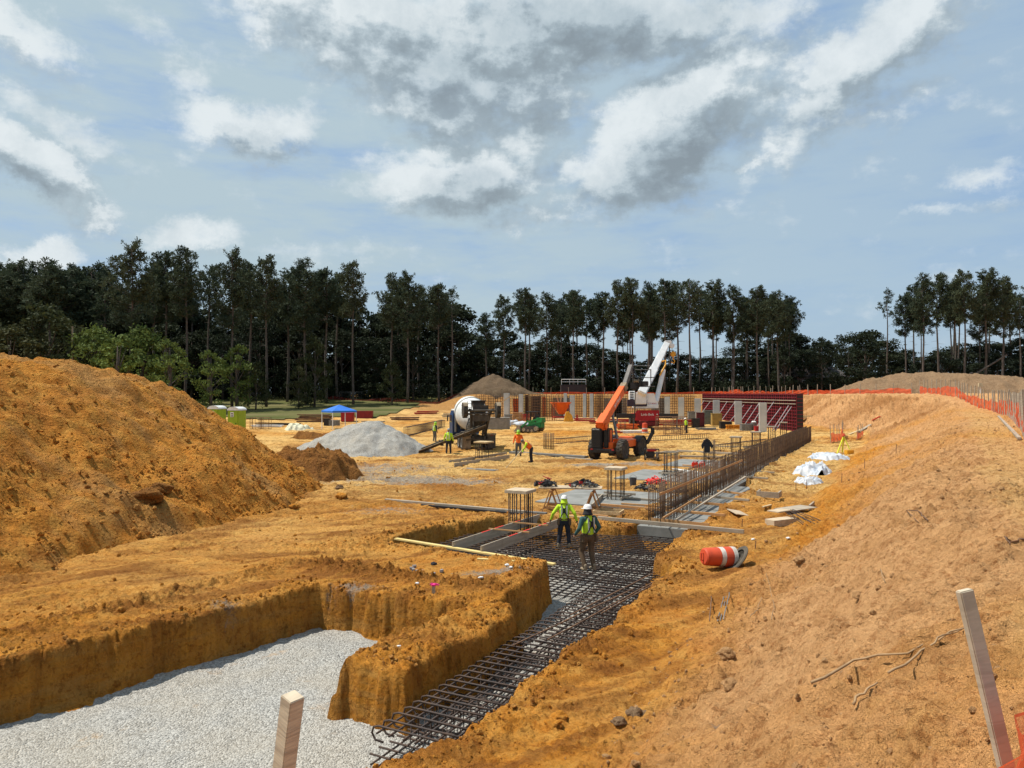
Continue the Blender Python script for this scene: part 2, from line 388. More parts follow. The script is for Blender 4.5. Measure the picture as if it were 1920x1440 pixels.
# ------------------------------------------------------------------ materials
MATS = {}
class NT:
    def __init__(s, name):
        s.m = bpy.data.materials.new(name); s.m.use_nodes = True; s.n = s.m.node_tree.nodes; s.l = s.m.node_tree.links
        s.b = s.n['Principled BSDF']; s.out = s.n['Material Output']; s.tc = s.n.new('ShaderNodeTexCoord'); s.obj = s.tc.outputs['Object']
    def put(s, sock, v):
        if isinstance(v, bpy.types.NodeSocket): s.l.new(v, sock)
        else: sock.default_value = v
    def noise(s, scale, detail=5, rough=.55, vec=None, dist=0.0, dim='3D'):
        n = s.n.new('ShaderNodeTexNoise'); n.inputs['Scale'].default_value = scale; n.inputs['Detail'].default_value = detail; n.inputs['Roughness'].default_value = rough
        n.inputs['Distortion'].default_value = dist
        s.l.new(vec if vec is not None else s.obj, n.inputs['Vector']); return n.outputs[0]
    def voro(s, scale, feature='F1', out='Distance', vec=None, rnd=1.0):
        n = s.n.new('ShaderNodeTexVoronoi'); n.feature = feature; n.inputs['Scale'].default_value = scale; n.inputs['Randomness'].default_value = rnd
        s.l.new(vec if vec is not None else s.obj, n.inputs['Vector']); return n.outputs[out]
    def mapv(s, scale=(1, 1, 1), rot=(0, 0, 0), loc=(0, 0, 0), vec=None):
        n = s.n.new('ShaderNodeMapping'); n.inputs['Scale'].default_value = scale; n.inputs['Rotation'].default_value = rot; n.inputs['Location'].default_value = loc
        s.l.new(vec if vec is not None else s.obj, n.inputs['Vector']); return n.outputs[0]
    def mr(s, v, a, b, c=0., d=1., smooth=True):
        n = s.n.new('ShaderNodeMapRange'); n.interpolation_type = 'SMOOTHSTEP' if smooth else 'LINEAR'; s.put(n.inputs['Value'], v)
        for k, q in zip(('From Min', 'From Max', 'To Min', 'To Max'), (a, b, c, d)): n.inputs[k].default_value = q
        return n.outputs[0]
    def math(s, op, a, b=0.0):
        n = s.n.new('ShaderNodeMath'); n.operation = op; s.put(n.inputs[0], a); s.put(n.inputs[1], b); return n.outputs[0]
    def mix(s, f, a, b, mode='MIX'):
        n = s.n.new('ShaderNodeMix'); n.data_type = 'RGBA'; n.blend_type = mode; s.put(n.inputs[0], f)
        for i, v in ((6, a), (7, b)): s.put(n.inputs[i], (v[0], v[1], v[2], 1) if isinstance(v, tuple) else v)
        return n.outputs[2]
    def attr(s, name):
        n = s.n.new('ShaderNodeAttribute'); n.attribute_name = name; return n.outputs['Fac']
    def bump(s, h, strength=.5, dist=.02, normal=None):
        n = s.n.new('ShaderNodeBump'); n.inputs['Strength'].default_value = strength; n.inputs['Distance'].default_value = dist; s.put(n.inputs['Height'], h)
        if normal is not None: s.l.new(normal, n.inputs['Normal'])
        return n.outputs[0]
    def rnd(s):
        n = s.n.new('ShaderNodeObjectInfo'); return n.outputs['Random']
    def fin(s, color, rough=.9, normal=None, metal=0.0, spec=.3):
        s.put(s.b.inputs['Base Color'], (color[0], color[1], color[2], 1) if isinstance(color, tuple) else color)
        s.put(s.b.inputs['Roughness'], rough); s.put(s.b.inputs['Metallic'], metal); s.b.inputs['Specular IOR Level'].default_value = spec
        if normal is not None: s.l.new(normal, s.b.inputs['Normal'])
        return s.m
def pm(name, c1, c2=None, scale=3.0, rough=.7, bump=0.0, metal=0.0, spec=.3, bscale=None, bdist=.01):
    """plain material: two tones mixed by noise, with a fine bump"""
    if name in MATS: return MATS[name]
    t = NT(name); c2 = c2 or tuple(x * .72 for x in c1)
    n = t.noise(scale, 6, .62); f = t.mr(n, .35, .68)
    col = t.mix(f, c1, c2)
    nb = t.bump(t.noise(bscale or scale * 6, 4), bump, bdist) if bump else None
    MATS[name] = t.fin(col, rough, nb, metal, spec); return MATS[name]

def m_soil(name, c_a, c_b, c_c, clod, attrs=False, grey=(.36, .33, .28), streak=None, dkf=1.0):
    t = NT(name)
    n1 = t.noise(.35, 6, .6); n2 = t.noise(2.2, 7, .65); n3 = t.noise(11, 6, .7); n4 = t.noise(48, 4, .7)
    col = t.mix(t.mr(n1, .36, .64), c_a, c_b)
    col = t.mix(t.mr(n2, .42, .66, 0, .8), col, c_c)
    if streak:
        sv = t.mapv(streak[0], (0, 0, streak[1])); sn = t.noise(1.0, 6, .65, sv)
        col = t.mix(t.mr(sn, .45, .66, 0, .75), col, streak[2])
    if attrs:
        pale = t.attr('pale'); grav = t.attr('gravelly'); dark = t.attr('dark_soil'); tan_ = t.attr('tan')
        col = t.mix(t.math('MULTIPLY', tan_, .9), col, t.mix(t.mr(n2, .4, .62), (.70, .40, .185), (.59, .325, .145)))
        col = t.mix(t.math('MULTIPLY', pale, .85), col, t.mix(t.mr(n3, .4, .65), (.80, .54, .21), (.74, .45, .14)))
        col = t.mix(t.math('MULTIPLY', dark, .85), col, (.27, .10, .020))
        gf = t.mr(t.math('ADD', grav, t.math('ADD', t.math('MULTIPLY', t.math('SUBTRACT', n3, .5), 1.3), t.math('MULTIPLY', t.math('SUBTRACT', n2, .5), 1.2))), .38, .85, 0, .85)
        gv = t.mix(t.voro(42, out='Color'), (.22, .20, .17), (.50, .47, .41))
        col = t.mix(gf, col, gv)
    if attrs:
        cut = t.attr('cut'); cv = t.noise(1.0, 6, .65, t.mapv((3.2, 3.2, 1.3))); cl = t.noise(1.0, 5, .6, t.mapv((.5, .5, 5)))
        cc_ = t.mix(t.mr(cv, .38, .62), (.60, .26, .034), (.46, .185, .026)); cc_ = t.mix(t.mr(cl, .45, .62, 0, .6), cc_, (.48, .27, .08)); col = t.mix(t.math('MULTIPLY', cut, .75), col, cc_)
    n5 = t.noise(5.5, 9, .78); n6 = t.noise(1.1, 7, .7)
    dk = t.mix(1.0, col, (.60, .50, .42), 'MULTIPLY')
    col = t.mix(t.mr(n5, .50, .64, 0, .85 * dkf), col, dk)
    col = t.mix(t.mr(n6, .52, .68, 0, .55 * dkf), col, dk)
    col = t.mix(t.mr(n3, .50, .66, .0, .5 * dkf), col, dk)
    col = t.mix(t.mr(n4, .55, .75, 0, .3), col, (.62, .44, .23))
    hh = t.math('ADD', t.math('MULTIPLY', n3, 1.0), t.math('MULTIPLY', n4, .35))
    vv = t.voro(9, vec=None); hh = t.math('ADD', hh, t.math('MULTIPLY', t.mr(vv, 0, .6, 1, 0), clod * .6))
    b0 = t.bump(t.noise(.9, 6, .7), .8, .35); b1 = t.bump(t.math('ABSOLUTE', t.math('SUBTRACT', t.noise(3.2, 7, .7), .5)), .8, .45, b0); b = t.bump(hh, 1.0, .06, b1)
    return t.fin(col, .95, b, spec=.12)
SOIL = m_soil('orange_clay_soil', (.66, .275, .038), (.57, .215, .026), (.72, .37, .080), .7, attrs=True, streak=((.14, 1.5, 1), -.62, (.40, .165, .025)))
MOUND = m_soil('mound_soil', (.60, .24, .034), (.50, .195, .032), (.66, .33, .065), 1.2, streak=((.10, .55, .35), .25, (.46, .25, .085)), dkf=.7)
BROWN = m_soil('brown_spoil', (.27, .175, .10), (.31, .20, .115), (.36, .24, .14), 1.0)
BROWN2 = m_soil('dark_brown_spoil', (.13, .09, .055), (.16, .11, .07), (.19, .14, .09), 1.0)
DARKCLOD = m_soil('dark_clod_soil', (.30, .13, .032), (.22, .095, .026), (.38, .17, .04), 1.2)
def m_gravel():
    t = NT('crushed_gravel')
    v = t.voro(34, out='Color'); n = t.noise(60, 3); s_ = t.n.new('ShaderNodeSeparateColor'); t.l.new(v, s_.inputs[0])
    col = t.mix(s_.outputs[0], (.19, .185, .17), (.50, .49, .455)); big = t.noise(.6, 4)
    col = t.mix(t.mr(big, .35, .7, 0, .35), col, (.42, .36, .27))
    col = t.mix(t.mr(t.noise(1.3, 6, .7), .60, .76, 0, .5), col, (.46, .26, .09))
    h = t.math('SUBTRACT', 1.0, t.voro(34)); h2 = t.noise(3.0, 4)
    b = t.bump(h, 1.0, .03, t.bump(h2, .5, .06))
    return t.fin(col, .9, b, spec=.2)
GRAVEL = m_gravel()
def m_grass():
    t = NT('mown_grass'); n = t.noise(.12, 5, .6); st = t.noise(1.0, 4, .6, t.mapv((.03, .35, 1), (0, 0, .2)))
    col = t.mix(t.mr(n, .35, .65), (.07, .082, .022), (.12, .115, .04)); col = t.mix(t.mr(st, .4, .62, 0, .8), col, (.16, .14, .065))
    return t.fin(col, .95, t.bump(t.noise(9, 4), .8, .08), spec=.1)
GRASS = m_grass()
CONC = pm('fresh_concrete', (.25, .25, .235), (.17, .17, .155), 1.5, .75, .15)
STEEL = pm('rebar_steel', (.055, .046, .044), (.10, .065, .048), 5, .7, .3, .35)
CURT = pm('curtain_rebar', (.105, .07, .05), (.18, .11, .065), 3, .8, .2, .2)
RUST = pm('rusty_rebar', (.14, .085, .055), (.24, .13, .07), 3, .8, .2, .2)
WOODN = None
def m_wood(name, c1, c2, rot=0.0):
    t = NT(name); v = t.mapv((14, 1.2, 14)); n = t.noise(1.0, 6, .6, v, .6); n2 = t.noise(2, 3)
    col = t.mix(t.mr(n, .35, .65), c1, c2); col = t.mix(t.mr(n2, .5, .75, 0, .4), col, tuple(x * .55 for x in c1))
    return t.fin(col, .8, t.bump(n, .3, .004), spec=.2)
WOOD = m_wood('pale_lumber', (.60, .46, .26), (.47, .33, .17))
WOODG = m_wood('weathered_lumber', (.30, .25, .19), (.40, .34, .26))
WOODY = m_wood('yellow_lumber', (.70, .56, .24), (.60, .45, .17))
WOODO = m_wood('orange_lumber', (.42, .22, .09), (.50, .29, .13))
PLY = m_wood('plywood', (.55, .45, .32), (.45, .35, .24))
BLACK = pm('black_paint', (.018, .018, .020), (.03, .028, .026), 3, .45)
RUBBER = pm('tyre_rubber', (.035, .033, .030), (.09, .075, .055), 4, .9, .3)
WHITE = pm('white_paint', (.72, .73, .72), (.60, .60, .57), 1.5, .45)
REDP = pm('red_paint', (.42, .022, .022), (.30, .02, .02), 2, .5)
ORANGEP = pm('orange_paint', (.80, .135, .02), (.66, .11, .018), 1.2, .42)
YELP = pm('yellow_paint', (.72, .36, .03), (.55, .27, .03), 3, .5)
GREENP = pm('green_paint', (.02, .22, .06), (.02, .15, .045), 3, .5)
GREY = pm('grey_metal', (.22, .22, .21), (.15, .15, .14), 4, .6, 0, .3)
GLASS = pm('dark_glass', (.03, .04, .045), (.05, .06, .065), 3, .1, spec=.6)
CHAR = pm('dark_cloth', (.02, .021, .026), (.035, .034, .036), 9, .95)
# ================================================================== THE GROUND
def axis(segs):
    out = []
    for a, b, s0, s1 in segs:
        x = a
        while x < b - 1e-6:
            out.append(x); f = (x - a) / (b - a); x += s0 + (s1 - s0) * f
    out.append(segs[-1][1]); return np.array(sorted(set(round(v, 4) for v in out)))
UA = axis([(-300, -6, 40, 4), (-6, 3, .6, .12), (3, 26, .038, .045), (26, 80, .07, .3), (80, 150, .35, .6), (150, 300, .8, 20), (300, 2500, 100, 400)])
WA = axis([(-2500, -300, 400, 100), (-300, -90, 20, 1.5), (-90, -32, 1.2, .35), (-32, -15, .2, .08), (-15, -4, .05, .05), (-4, 8, .06, .09), (8, 30, .1, .5), (30, 110, .6, 2), (110, 2500, 20, 300)])
UU, WW = np.meshgrid(UA, WA, indexing='ij')
XX = AX * UU + AY * WW; YY = AY * UU - AX * WW
ZZ = height(XX, YY)
# crumble the cut faces sideways a little so that they are not ruled lines
pd = pit_d(UU, WW)
gm = mesh_np('ground', np.stack([XX, YY, ZZ], -1).reshape(-1, 3), grid_faces(len(UA), len(WA))[:, ::-1])
def put_attr(me, name, arr):
    a = me.attributes.new(name, 'FLOAT', 'POINT'); a.data.foreach_set('value', np.asarray(arr, np.float32).ravel())
zb, uu_, ww_, s_, cs_, t_ = ground_base(XX, YY)
dist = np.hypot(XX, YY)
flat = 1 - ss(0, .15, t_)
nz = fbm(XX * .09, YY * .09, 51, 4)
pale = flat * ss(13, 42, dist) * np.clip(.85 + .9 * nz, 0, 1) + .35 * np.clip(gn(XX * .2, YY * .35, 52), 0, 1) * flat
tan_ = ss(.08, .6, t_ + .3 * nz) * np.clip(.8 + .5 * nz, 0, 1)
tan_ = np.maximum(tan_, ss(55, 80, YY) * ss(.03, .15, t_))
tan_ = np.maximum(tan_, ss(104, 112, YY + 4 * nz) * ss(-24, -17, XX))
pale = pale + ss(.93, 1.0, t_) * ss(2.2, .5, s_ - cs_) * .35 * ss(90, 60, uu_)
rx2 = XX * math.cos(.05) + YY * math.sin(.05); ry2 = -XX * math.sin(.05) + YY * math.cos(.05)
rx1 = XX * math.cos(.62) + YY * math.sin(.62); ry1 = -XX * math.sin(.62) + YY * math.cos(.62)
ruts = ss(.16, .02, np.abs(fbm(rx2 * .07, ry2 * .8 + 3, 63, 4, .55))) * ss(22, 34, dist) * (.5 + .5 * ss(-.2, .4, gn(XX * .08, YY * .12, 72)))
ruts = np.maximum(ruts, .8 * ss(.13, .02, np.abs(fbm(rx1 * .10 + 7, ry1 * 1.15, 61, 4, .55))) * ss(60, 30, dist) * ss(-.2, .3, gn(XX * .1, YY * .1, 73)))
thx = XX * math.cos(.62) + YY * math.sin(.62); thy = -XX * math.sin(.62) + YY * math.cos(.62)
dark_soil = np.clip(ss(.35, .95, fbm(XX * .35, YY * .8, 53, 4) + .25) * .75 + .8 * ss(.15, .7, fbm(thx * .22, thy * 1.3, 57, 4, .6)), 0, 1) * flat * ss(60, 24, dist)  # darker brown soil tone in stretched noise patches on the flat
dark_soil = np.maximum(dark_soil, flat * .85 * ss(.12, .6, fbm(XX * .14, YY * .55, 58, 5, .65)) * ss(20, 40, dist))
inpit = ss(.0, .1, pd)
dark_soil = np.maximum(dark_soil, .95 * ss(119, 125, YY) * ss(-24, -12, XX) * ss(60, 34, XX) * (.8 + .4 * nz)); dark_soil = np.maximum(dark_soil, .85 * ruts * flat); dark_soil = np.maximum(dark_soil, ss(50, 80, YY) * ss(.03, .15, t_) * ss(1.0, .8, t_) * np.clip(.32 + .7 * fbm(XX * .12, YY * .2, 75, 4), 0, .75)); rdg_ = np.exp(-((UU - 14.7) / .45) ** 2) * ss(-15, -13.5, WW) * ss(-7.3, -8.2, WW); dark_soil = np.maximum(dark_soil, .8 * rdg_)  # same darker tone on the far bank faces, groove lines and spoil ridge
dark_soil = np.maximum(dark_soil * (1 - inpit), inpit * .25 * (np.clip(gn(UU * 3, ZZ * 5 + WW, 55) + .5, 0, 1)))
def spot(px, py, rx, ry, z=0):
    c = gp(px, py, z); u0, w0 = uw(c.x, c.y); dx = (XX - c.x) / rx; dy = (YY - c.y) / ry; return np.exp(-(dx * dx + dy * dy))
grav = .75 * spot(850, 1005, .9, .5) + .7 * spot(930, 1075, 1.2, .6) + .7 * spot(665, 1100, .8, .35) + .6 * spot(440, 1135, .8, .5) + .8 * spot(840, 905, 4, 2.5) \
     + .75 * spot(720, 880, 5, 3.5) + .5 * spot(640, 900, 4, 2.5) + .75 * spot(1110, 872, 3, 1.6) + .75 * spot(1240, 872, 3, 1.2) + .8 * spot(1080, 790, 5, 5) + .6 * spot(730, 960, 2.5, 1.5) \
     + .7 * spot(760, 1170, .5, .25) + .8 * spot(840, 1140, .25, .3) + .5 * spot(560, 870, 3, 2) + .55 * spot(1180, 1085, .4, .6)
# a grey ashy streak on the right-hand bank
def gseg(px0, py0, px1, py1, wd):
    a = gt(px0, py0); b = gt(px1, py1); ex, ey = b.x - a.x, b.y - a.y
    t = np.clip(((XX - a.x) * ex + (YY - a.y) * ey) / (ex * ex + ey * ey), 0, 1)
    return np.exp(-(np.hypot(XX - a.x - t * ex, YY - a.y - t * ey) / wd) ** 2)
grav = grav + .36 * gseg(1330, 1370, 1620, 1230, .3) + .15 * gseg(1640, 920, 1760, 900, 1.5) + .2 * gseg(1880, 900, 1780, 1000, .5)
grav = grav * (1 - inpit)
for k, v in (('pale', pale), ('gravelly', grav), ('dark_soil', dark_soil), ('tan', tan_), ('cut', ss(.0, .06, pd) * (ZZ > -1.0))): put_attr(gm, k, np.clip(v, 0, 1))
tag(link('ground', gm, SOIL), kind='structure')

# gravel bed in the pits, laid over the pit floor
def sheet(name, u0, u1, w0, w1, step, zf, m, mask=None, smooth=True):
    ua = np.arange(u0, u1, step); wa = np.arange(w0, w1, step); U, W = np.meshgrid(ua, wa, indexing='ij')
    X = AX * U + AY * W; Y = AY * U - AX * W; Z = zf(X, Y, U, W)
    fc = grid_faces(len(ua), len(wa))[:, ::-1]
    if mask is not None:
        k = mask(X, Y, U, W).ravel(); fc = fc[k[fc].any(1)]
    me = mesh_np(name, np.stack([X, Y, Z], -1).reshape(-1, 3), fc, smooth); return tag(link(name, me, m), kind='structure')
sheet('gravel_bed', -6, 24.6, -15.5, -4.6, .06,
      lambda X, Y, U, W: PIT_Z + .03 + .05 * fbm(X * .6, Y * .6, 61, 3) + .014 * fbm(X * 9, Y * 9, 62, 3) + .16 * ss(.5, .0, pit_d(U, W)) * np.clip(gn(U * .6, W * .6, 63) + .1, 0, 1),
      GRAVEL, lambda X, Y, U, W: pit_d(U, W) > -.15)
# mown grass rising to the wood on the left
def grass_sheet():
    xs = np.arange(-130, -8, 1.0); ys = np.arange(104, 175, .8); X, Y = np.meshgrid(xs, ys, indexing='ij'); Z = height(X, Y) + .12
    e = (Y - 109 + 3 * gn(X * .1, Y * .1, 66) - np.clip(X + 19 + 3 * gn(Y * .1, X * .1, 69), 0, 40) * 6) > 0
    fc = grid_faces(len(xs), len(ys))[:, ::-1]; k = e.ravel(); fc = fc[k[fc].all(1)]
    tag(link('grass_field', mesh_np('grass_field', np.stack([X, Y, Z], -1).reshape(-1, 3), fc), GRASS), kind='structure')
grass_sheet()

# ---------------------------------------------------------------- heaps
def heap(name, label, cat, poly, top, k, m, step, seed, amp=.12, group=None, zoff=-.12, streaks=0, round_=1.2):
    xs = [p[0] for p in poly]; ys = [p[1] for p in poly]
    xa = np.arange(min(xs) - 1.5, max(xs) + 1.5, step); ya = np.arange(min(ys) - 1.5, max(ys) + 1.5, step)
    X, Y = np.meshgrid(xa, ya, indexing='ij')
    d = sdist(X, Y, poly) + .5 * gn(X * .5, Y * .5, seed) + .18 * gn(X * 1.8, Y * 1.8, seed + 1)
    T = top(X, Y) if callable(top) else np.full(X.shape, float(top))
    lin = k * d; q = round_
    Zh = -q * np.log(np.exp(-np.clip(lin, -6, 30) / q) + np.exp(-np.clip(T, -6, 30) / q)) if q else np.minimum(lin, T)
    Zh = np.where(lin < 0, lin * 1.5, Zh)
    ex = ss(-.2, 1.0, d)
    n = amp * (fbm(X * .5, Y * .5, seed + 3, 4) + .42 * fbm(X * 2.3, Y * 2.3, seed + 5, 4, .65))
    if streaks:     # rills that run down the face
        n = n + streaks * fbm(X * .22, Y * 1.4, seed + 9, 4, .6)
    Zg = np.minimum(height(X, Y, False, False), 99) if zoff is not None else 0
    Z = Zg + np.where(lin > 0, np.maximum(Zh, 0), lin) + n * ex + zoff * (1 - ex)
    keep = (d > -.9).ravel(); fc = grid_faces(len(xa), len(ya)); fc = fc[keep[fc].all(1)]
    fc = fc[:, ::-1]
    o = link(name, mesh_np(name, np.stack([X, Y, Z], -1).reshape(-1, 3), fc), m)
    return tag(o, label, cat, group), (X, Y, Z, d)
MP = [(-12.8, 15.5), (-11.6, 20), (-10.2, 24), (-8.9, 28.5), (-8.5, 34), (-10.6, 39), (-13.7, 44), (-18, 49), (-26, 55), (-60, 60), (-75, 40), (-75, 12), (-30, 9), (-20, 12)]
def mtop(X, Y):
    c = np.interp(Y, [0, 29, 31, 33.5, 36.5, 40, 45, 51, 56], [5.9, 5.9, 5.7, 5.2, 4.95, 4.1, 3.1, 1.0, .2])
    return c + .35 * gn(X * .35, Y * .35, 91) + .25 * ss(-21, -28, X)
MO, MG = heap('dirt_mound', 'big orange-brown dirt mound with a flattened top, left of the site', 'dirt pile', MP, mtop, .70, MOUND, .085, 100, .095, streaks=.15, round_=.55)
# ashy run of soil and paler slides on the mound are stains of the soil itself
def gravel_pile():
    c = gp(700, 852); c.y += 2.6; c.x -= .9
    poly = [(c.x - 5.9, c.y - .6), (c.x - 4.2, c.y - 3.4), (c.x - .5, c.y - 4.3), (c.x + 3.4, c.y - 3.6), (c.x + 5.2, c.y - .8), (c.x + 4.4, c.y + 2.6), (c.x, c.y + 4.4), (c.x - 4, c.y + 3)]
    cx, cy = c.x + .4, c.y + .3
    return heap('gravel_pile', 'pale grey cone of crushed gravel left of the mixer truck', 'gravel pile', poly, lambda X, Y: 2.75 - .30 * np.hypot((X - cx) * .8, Y - cy), .62, GRAVEL, .09, 140, .05, round_=.35)
gravel_pile()
CP = [(-13.5, 38.6), (-12, 37.4), (-9.9, 37.2), (-8.4, 38.0), (-7.6, 39.6), (-8.6, 41.6), (-10.6, 43), (-13, 42.6), (-14.5, 41)]
heap('clod_heap', 'dark clumpy soil heap at the foot of the big mound', 'dirt pile', CP, lambda X, Y: 1.35 + .5 * gn(X * .8, Y * .8, 4), .95, DARKCLOD, .06, 160, .3, round_=.25)
heap('spoil_heap', 'far brown spoil heap behind the mixer truck, before the pines', 'dirt pile', [(-14, 134), (-3, 130), (5, 131), (8, 136), (3, 146), (-9, 147)], lambda X, Y: 3.9 - .50 * np.abs(X + 3.5), .6, BROWN2, .3, 180, .25, zoff=-.5, round_=.6)
heap('spoil_heap', 'long low tan spoil heap beyond the orange fence on the right', 'dirt pile',
     [(50, 121), (60, 117), (75, 112), (95, 106), (106, 108), (110, 124), (90, 136), (62, 134)], lambda X, Y: np.interp((X / Y), [.40, .47, .54, .60, .66, .76], [1.3, 2.7, 3.55, 3.3, 2.9, 1.0]), .55, BROWN, .3, 190, .3, zoff=-.3, round_=.5)
heap('dirt_ridge', 'low dark ridge of soil in front of the grass', 'dirt pile', [(-22, 72), (-14, 71), (-13, 73.5), (-21, 75)], .55, .6, DARKCLOD, .15, 210, .3, round_=.15)

# ---------------------------------------------------------------- loose clods
def clods(name, label, pts, m, seed, smin=.02, smax=.08):
    rng = np.random.default_rng(seed)
    phi = (1 + 5 ** .5) / 2
    B = np.array([(-1, phi, 0), (1, phi, 0), (-1, -phi, 0), (1, -phi, 0), (0, -1, phi), (0, 1, phi), (0, -1, -phi), (0, 1, -phi), (phi, 0, -1), (phi, 0, 1), (-phi, 0, -1), (-phi, 0, 1)]) / 1.9
    FB = np.array([(0, 11, 5), (0, 5, 1), (0, 1, 7), (0, 7, 10), (0, 10, 11), (1, 5, 9), (5, 11, 4), (11, 10, 2), (10, 7, 6), (7, 1, 8), (3, 9, 4), (3, 4, 2), (3, 2, 6), (3, 6, 8), (3, 8, 9), (4, 9, 5), (2, 4, 11), (6, 2, 10), (8, 6, 7), (9, 8, 1)])
    n = len(pts); r = smin * (smax / smin) ** (rng.random(n) ** 2.6)
    sc = rng.uniform(.6, 1.3, (n, 1, 3)) * r[:, None, None]
    V = B[None] * rng.uniform(.72, 1.2, (n, 12, 1)) * sc
    a = rng.uniform(0, 6.28, n); c, s = np.cos(a), np.sin(a)
    Vx = V[..., 0] * c[:, None] - V[..., 1] * s[:, None]; Vy = V[..., 0] * s[:, None] + V[..., 1] * c[:, None]
    V = np.stack([Vx, Vy, V[..., 2]], -1) + np.asarray(pts)[:, None, :] + np.array([0, 0, .25])[None, None] * r[:, None, None]
    Fc = (FB[None] + (np.arange(n) * 12)[:, None, None]).reshape(-1, 3)
    me = mesh_np(name, V.reshape(-1, 3), Fc, False); return tag(link(name, me, m), label, None, None, 'stuff')
rng = np.random.default_rng(5)
# on the flat and along the cut lips
n = 60000
us = 3 + 42 * rng.random(n) ** 1.4; ws = -34 + 40 * rng.random(n)
xs_, ys_ = AX * us + AY * ws, AY * us - AX * ws
pdv = pit_d(us, ws); pr = .05 + .75 * np.exp(-((pdv + .3) / .4) ** 2) + .25 * (gn(xs_ * .5, ys_ * .5, 8) > .25)
k = (rng.random(n) < pr * .55) & (pdv < -.08); us, ws, xs_, ys_ = us[k], ws[k], xs_[k], ys_[k]
tt = ground_base(xs_, ys_)[5]
a = tt < .12
clods('soil_clods', 'small orange clods scattered on the flat ground', np.stack([xs_, ys_, height(xs_, ys_)], -1)[a], DARKCLOD if False else SOIL, 1, .012, .075)
us = 2 + 60 * rng.random(30000) ** 1.5; ws = -3.6 + 13 * rng.random(30000); xs_, ys_ = AX * us + AY * ws, AY * us - AX * ws
k = gn(xs_ * .6, ys_ * .6, 9) + .5 * rng.random(len(xs_)) > .12
BANKC = None
clods('bank_clods', 'small tan clods scattered on the right-hand bank', np.stack([xs_, ys_, height(xs_, ys_)], -1)[k][:13000], BROWN if False else m_soil('bank_clod_soil', (.58, .33, .15), (.48, .27, .12), (.64, .38, .18), .6), 2, .008, .045)
n = 26000; us = 3 + 22 * rng.random(n); ws = -15.5 + 11 * rng.random(n); xs_, ys_ = AX * us + AY * ws, AY * us - AX * ws; pdv = pit_d(us, ws)
k = (pdv < -.03) & (rng.random(n) < np.exp(-((pdv + .22) / .26) ** 2) + .7 * np.exp(-((us - 14.7) / .4) ** 2) * (ws < -8) * (ws > -14)); xs_, ys_ = xs_[k], ys_[k]
clods('lip_crumbs', 'crumbled soil along the lips of the excavation', np.stack([xs_, ys_, height(xs_, ys_)], -1), MOUND, 7, .010, .055)
X, Y, Z, d = MG
idx = np.flatnonzero((d.ravel() > -.5) & (X.ravel() > -24)); w_ = np.exp(-np.clip(d.ravel()[idx], 0, 20) / 2.4) + .06; w_ *= .25 + (gn(X.ravel()[idx] * .35, Y.ravel()[idx] * .8, 12) > 0)
pick = rng.choice(idx, 8000, replace=False, p=w_ / w_.sum())
clods('mound_clods', 'brown clods tumbled down the face of the big mound', np.stack([X.ravel()[pick], Y.ravel()[pick], Z.ravel()[pick] + .01], -1), MOUND, 3, .02, .10)
# ================================================================== TREES
def m_leaf(name, c1, c2, c3, sc=.35):
    t = NT(name); n = t.noise(sc, 4, .6); r = t.rnd()
    col = t.mix(t.mr(n, .35, .65), c1, c2); col = t.mix(t.math('MULTIPLY', r, .7), col, c3)
    t.b.inputs['Subsurface Weight'].default_value = 0
    m = t.fin(col, .75, spec=.15)
    tr = t.n.new('ShaderNodeBsdfTranslucent'); mx = t.n.new('ShaderNodeMixShader'); mx.inputs[0].default_value = .22
    t.l.new(col, tr.inputs[0]); t.l.new(t.b.outputs[0], mx.inputs[1]); t.l.new(tr.outputs[0], mx.inputs[2]); t.l.new(mx.outputs[0], t.out.inputs[0]); return m
PINE = m_leaf('pine_needles', (.052, .072, .040), (.032, .050, .033), (.078, .092, .048))
DARKL = m_leaf('dark_foliage', (.026, .037, .020), (.016, .025, .017), (.038, .048, .024))
MIDL = m_leaf('olive_foliage', (.055, .068, .024), (.030, .042, .018), (.07, .07, .03))
LITEL = m_leaf('light_green_foliage', (.15, .20, .045), (.085, .12, .032), (.12, .16, .045))
BARK = pm('pine_bark', (.12, .098, .082), (.07, .058, .05), 1.2, .95, .6)
def rand_dirs(rng, n):
    z = rng.uniform(-1, 1, n); a = rng.uniform(0, 2 * math.pi, n); r = np.sqrt(1 - z * z); return np.stack([r * np.cos(a), r * np.sin(a), z], -1)
def blades(rng, C, R_, n, L, Wd, up=.35):
    """needle tufts: n blades radiating from each centre"""
    m = len(C); D = rand_dirs(rng, m * n); D[:, 2] += up; D /= np.linalg.norm(D, axis=1)[:, None]
    S = np.cross(D, rand_dirs(rng, m * n)); S /= np.linalg.norm(S, axis=1)[:, None] + 1e-6
    c = np.repeat(C, n, 0); r = np.repeat(R_, n)[:, None]; l = r * rng.uniform(.6, 1.1, (m * n, 1)) * L
    b = c + D * l * .15; e = c + D * l; w = S * Wd * rng.uniform(.7, 1.3, (m * n, 1))
    V = np.stack([b - w * .4, b + w * .4, e + w, e - w], 1).reshape(-1, 3)
    return V
def leafcards(rng, C, s):
    m = len(C); A = rand_dirs(rng, m); B_ = np.cross(A, rand_dirs(rng, m)); B_ /= np.linalg.norm(B_, axis=1)[:, None] + 1e-6
    A = A * (s * rng.uniform(.6, 1.4, m))[:, None]; B_ = B_ * (s * .6 * rng.uniform(.6, 1.4, m))[:, None]
    return np.stack([C - A, C - B_ * .9, C + A, C + B_], 1).reshape(-1, 3)
def quads(V): return np.arange(len(V)).reshape(-1, 4)
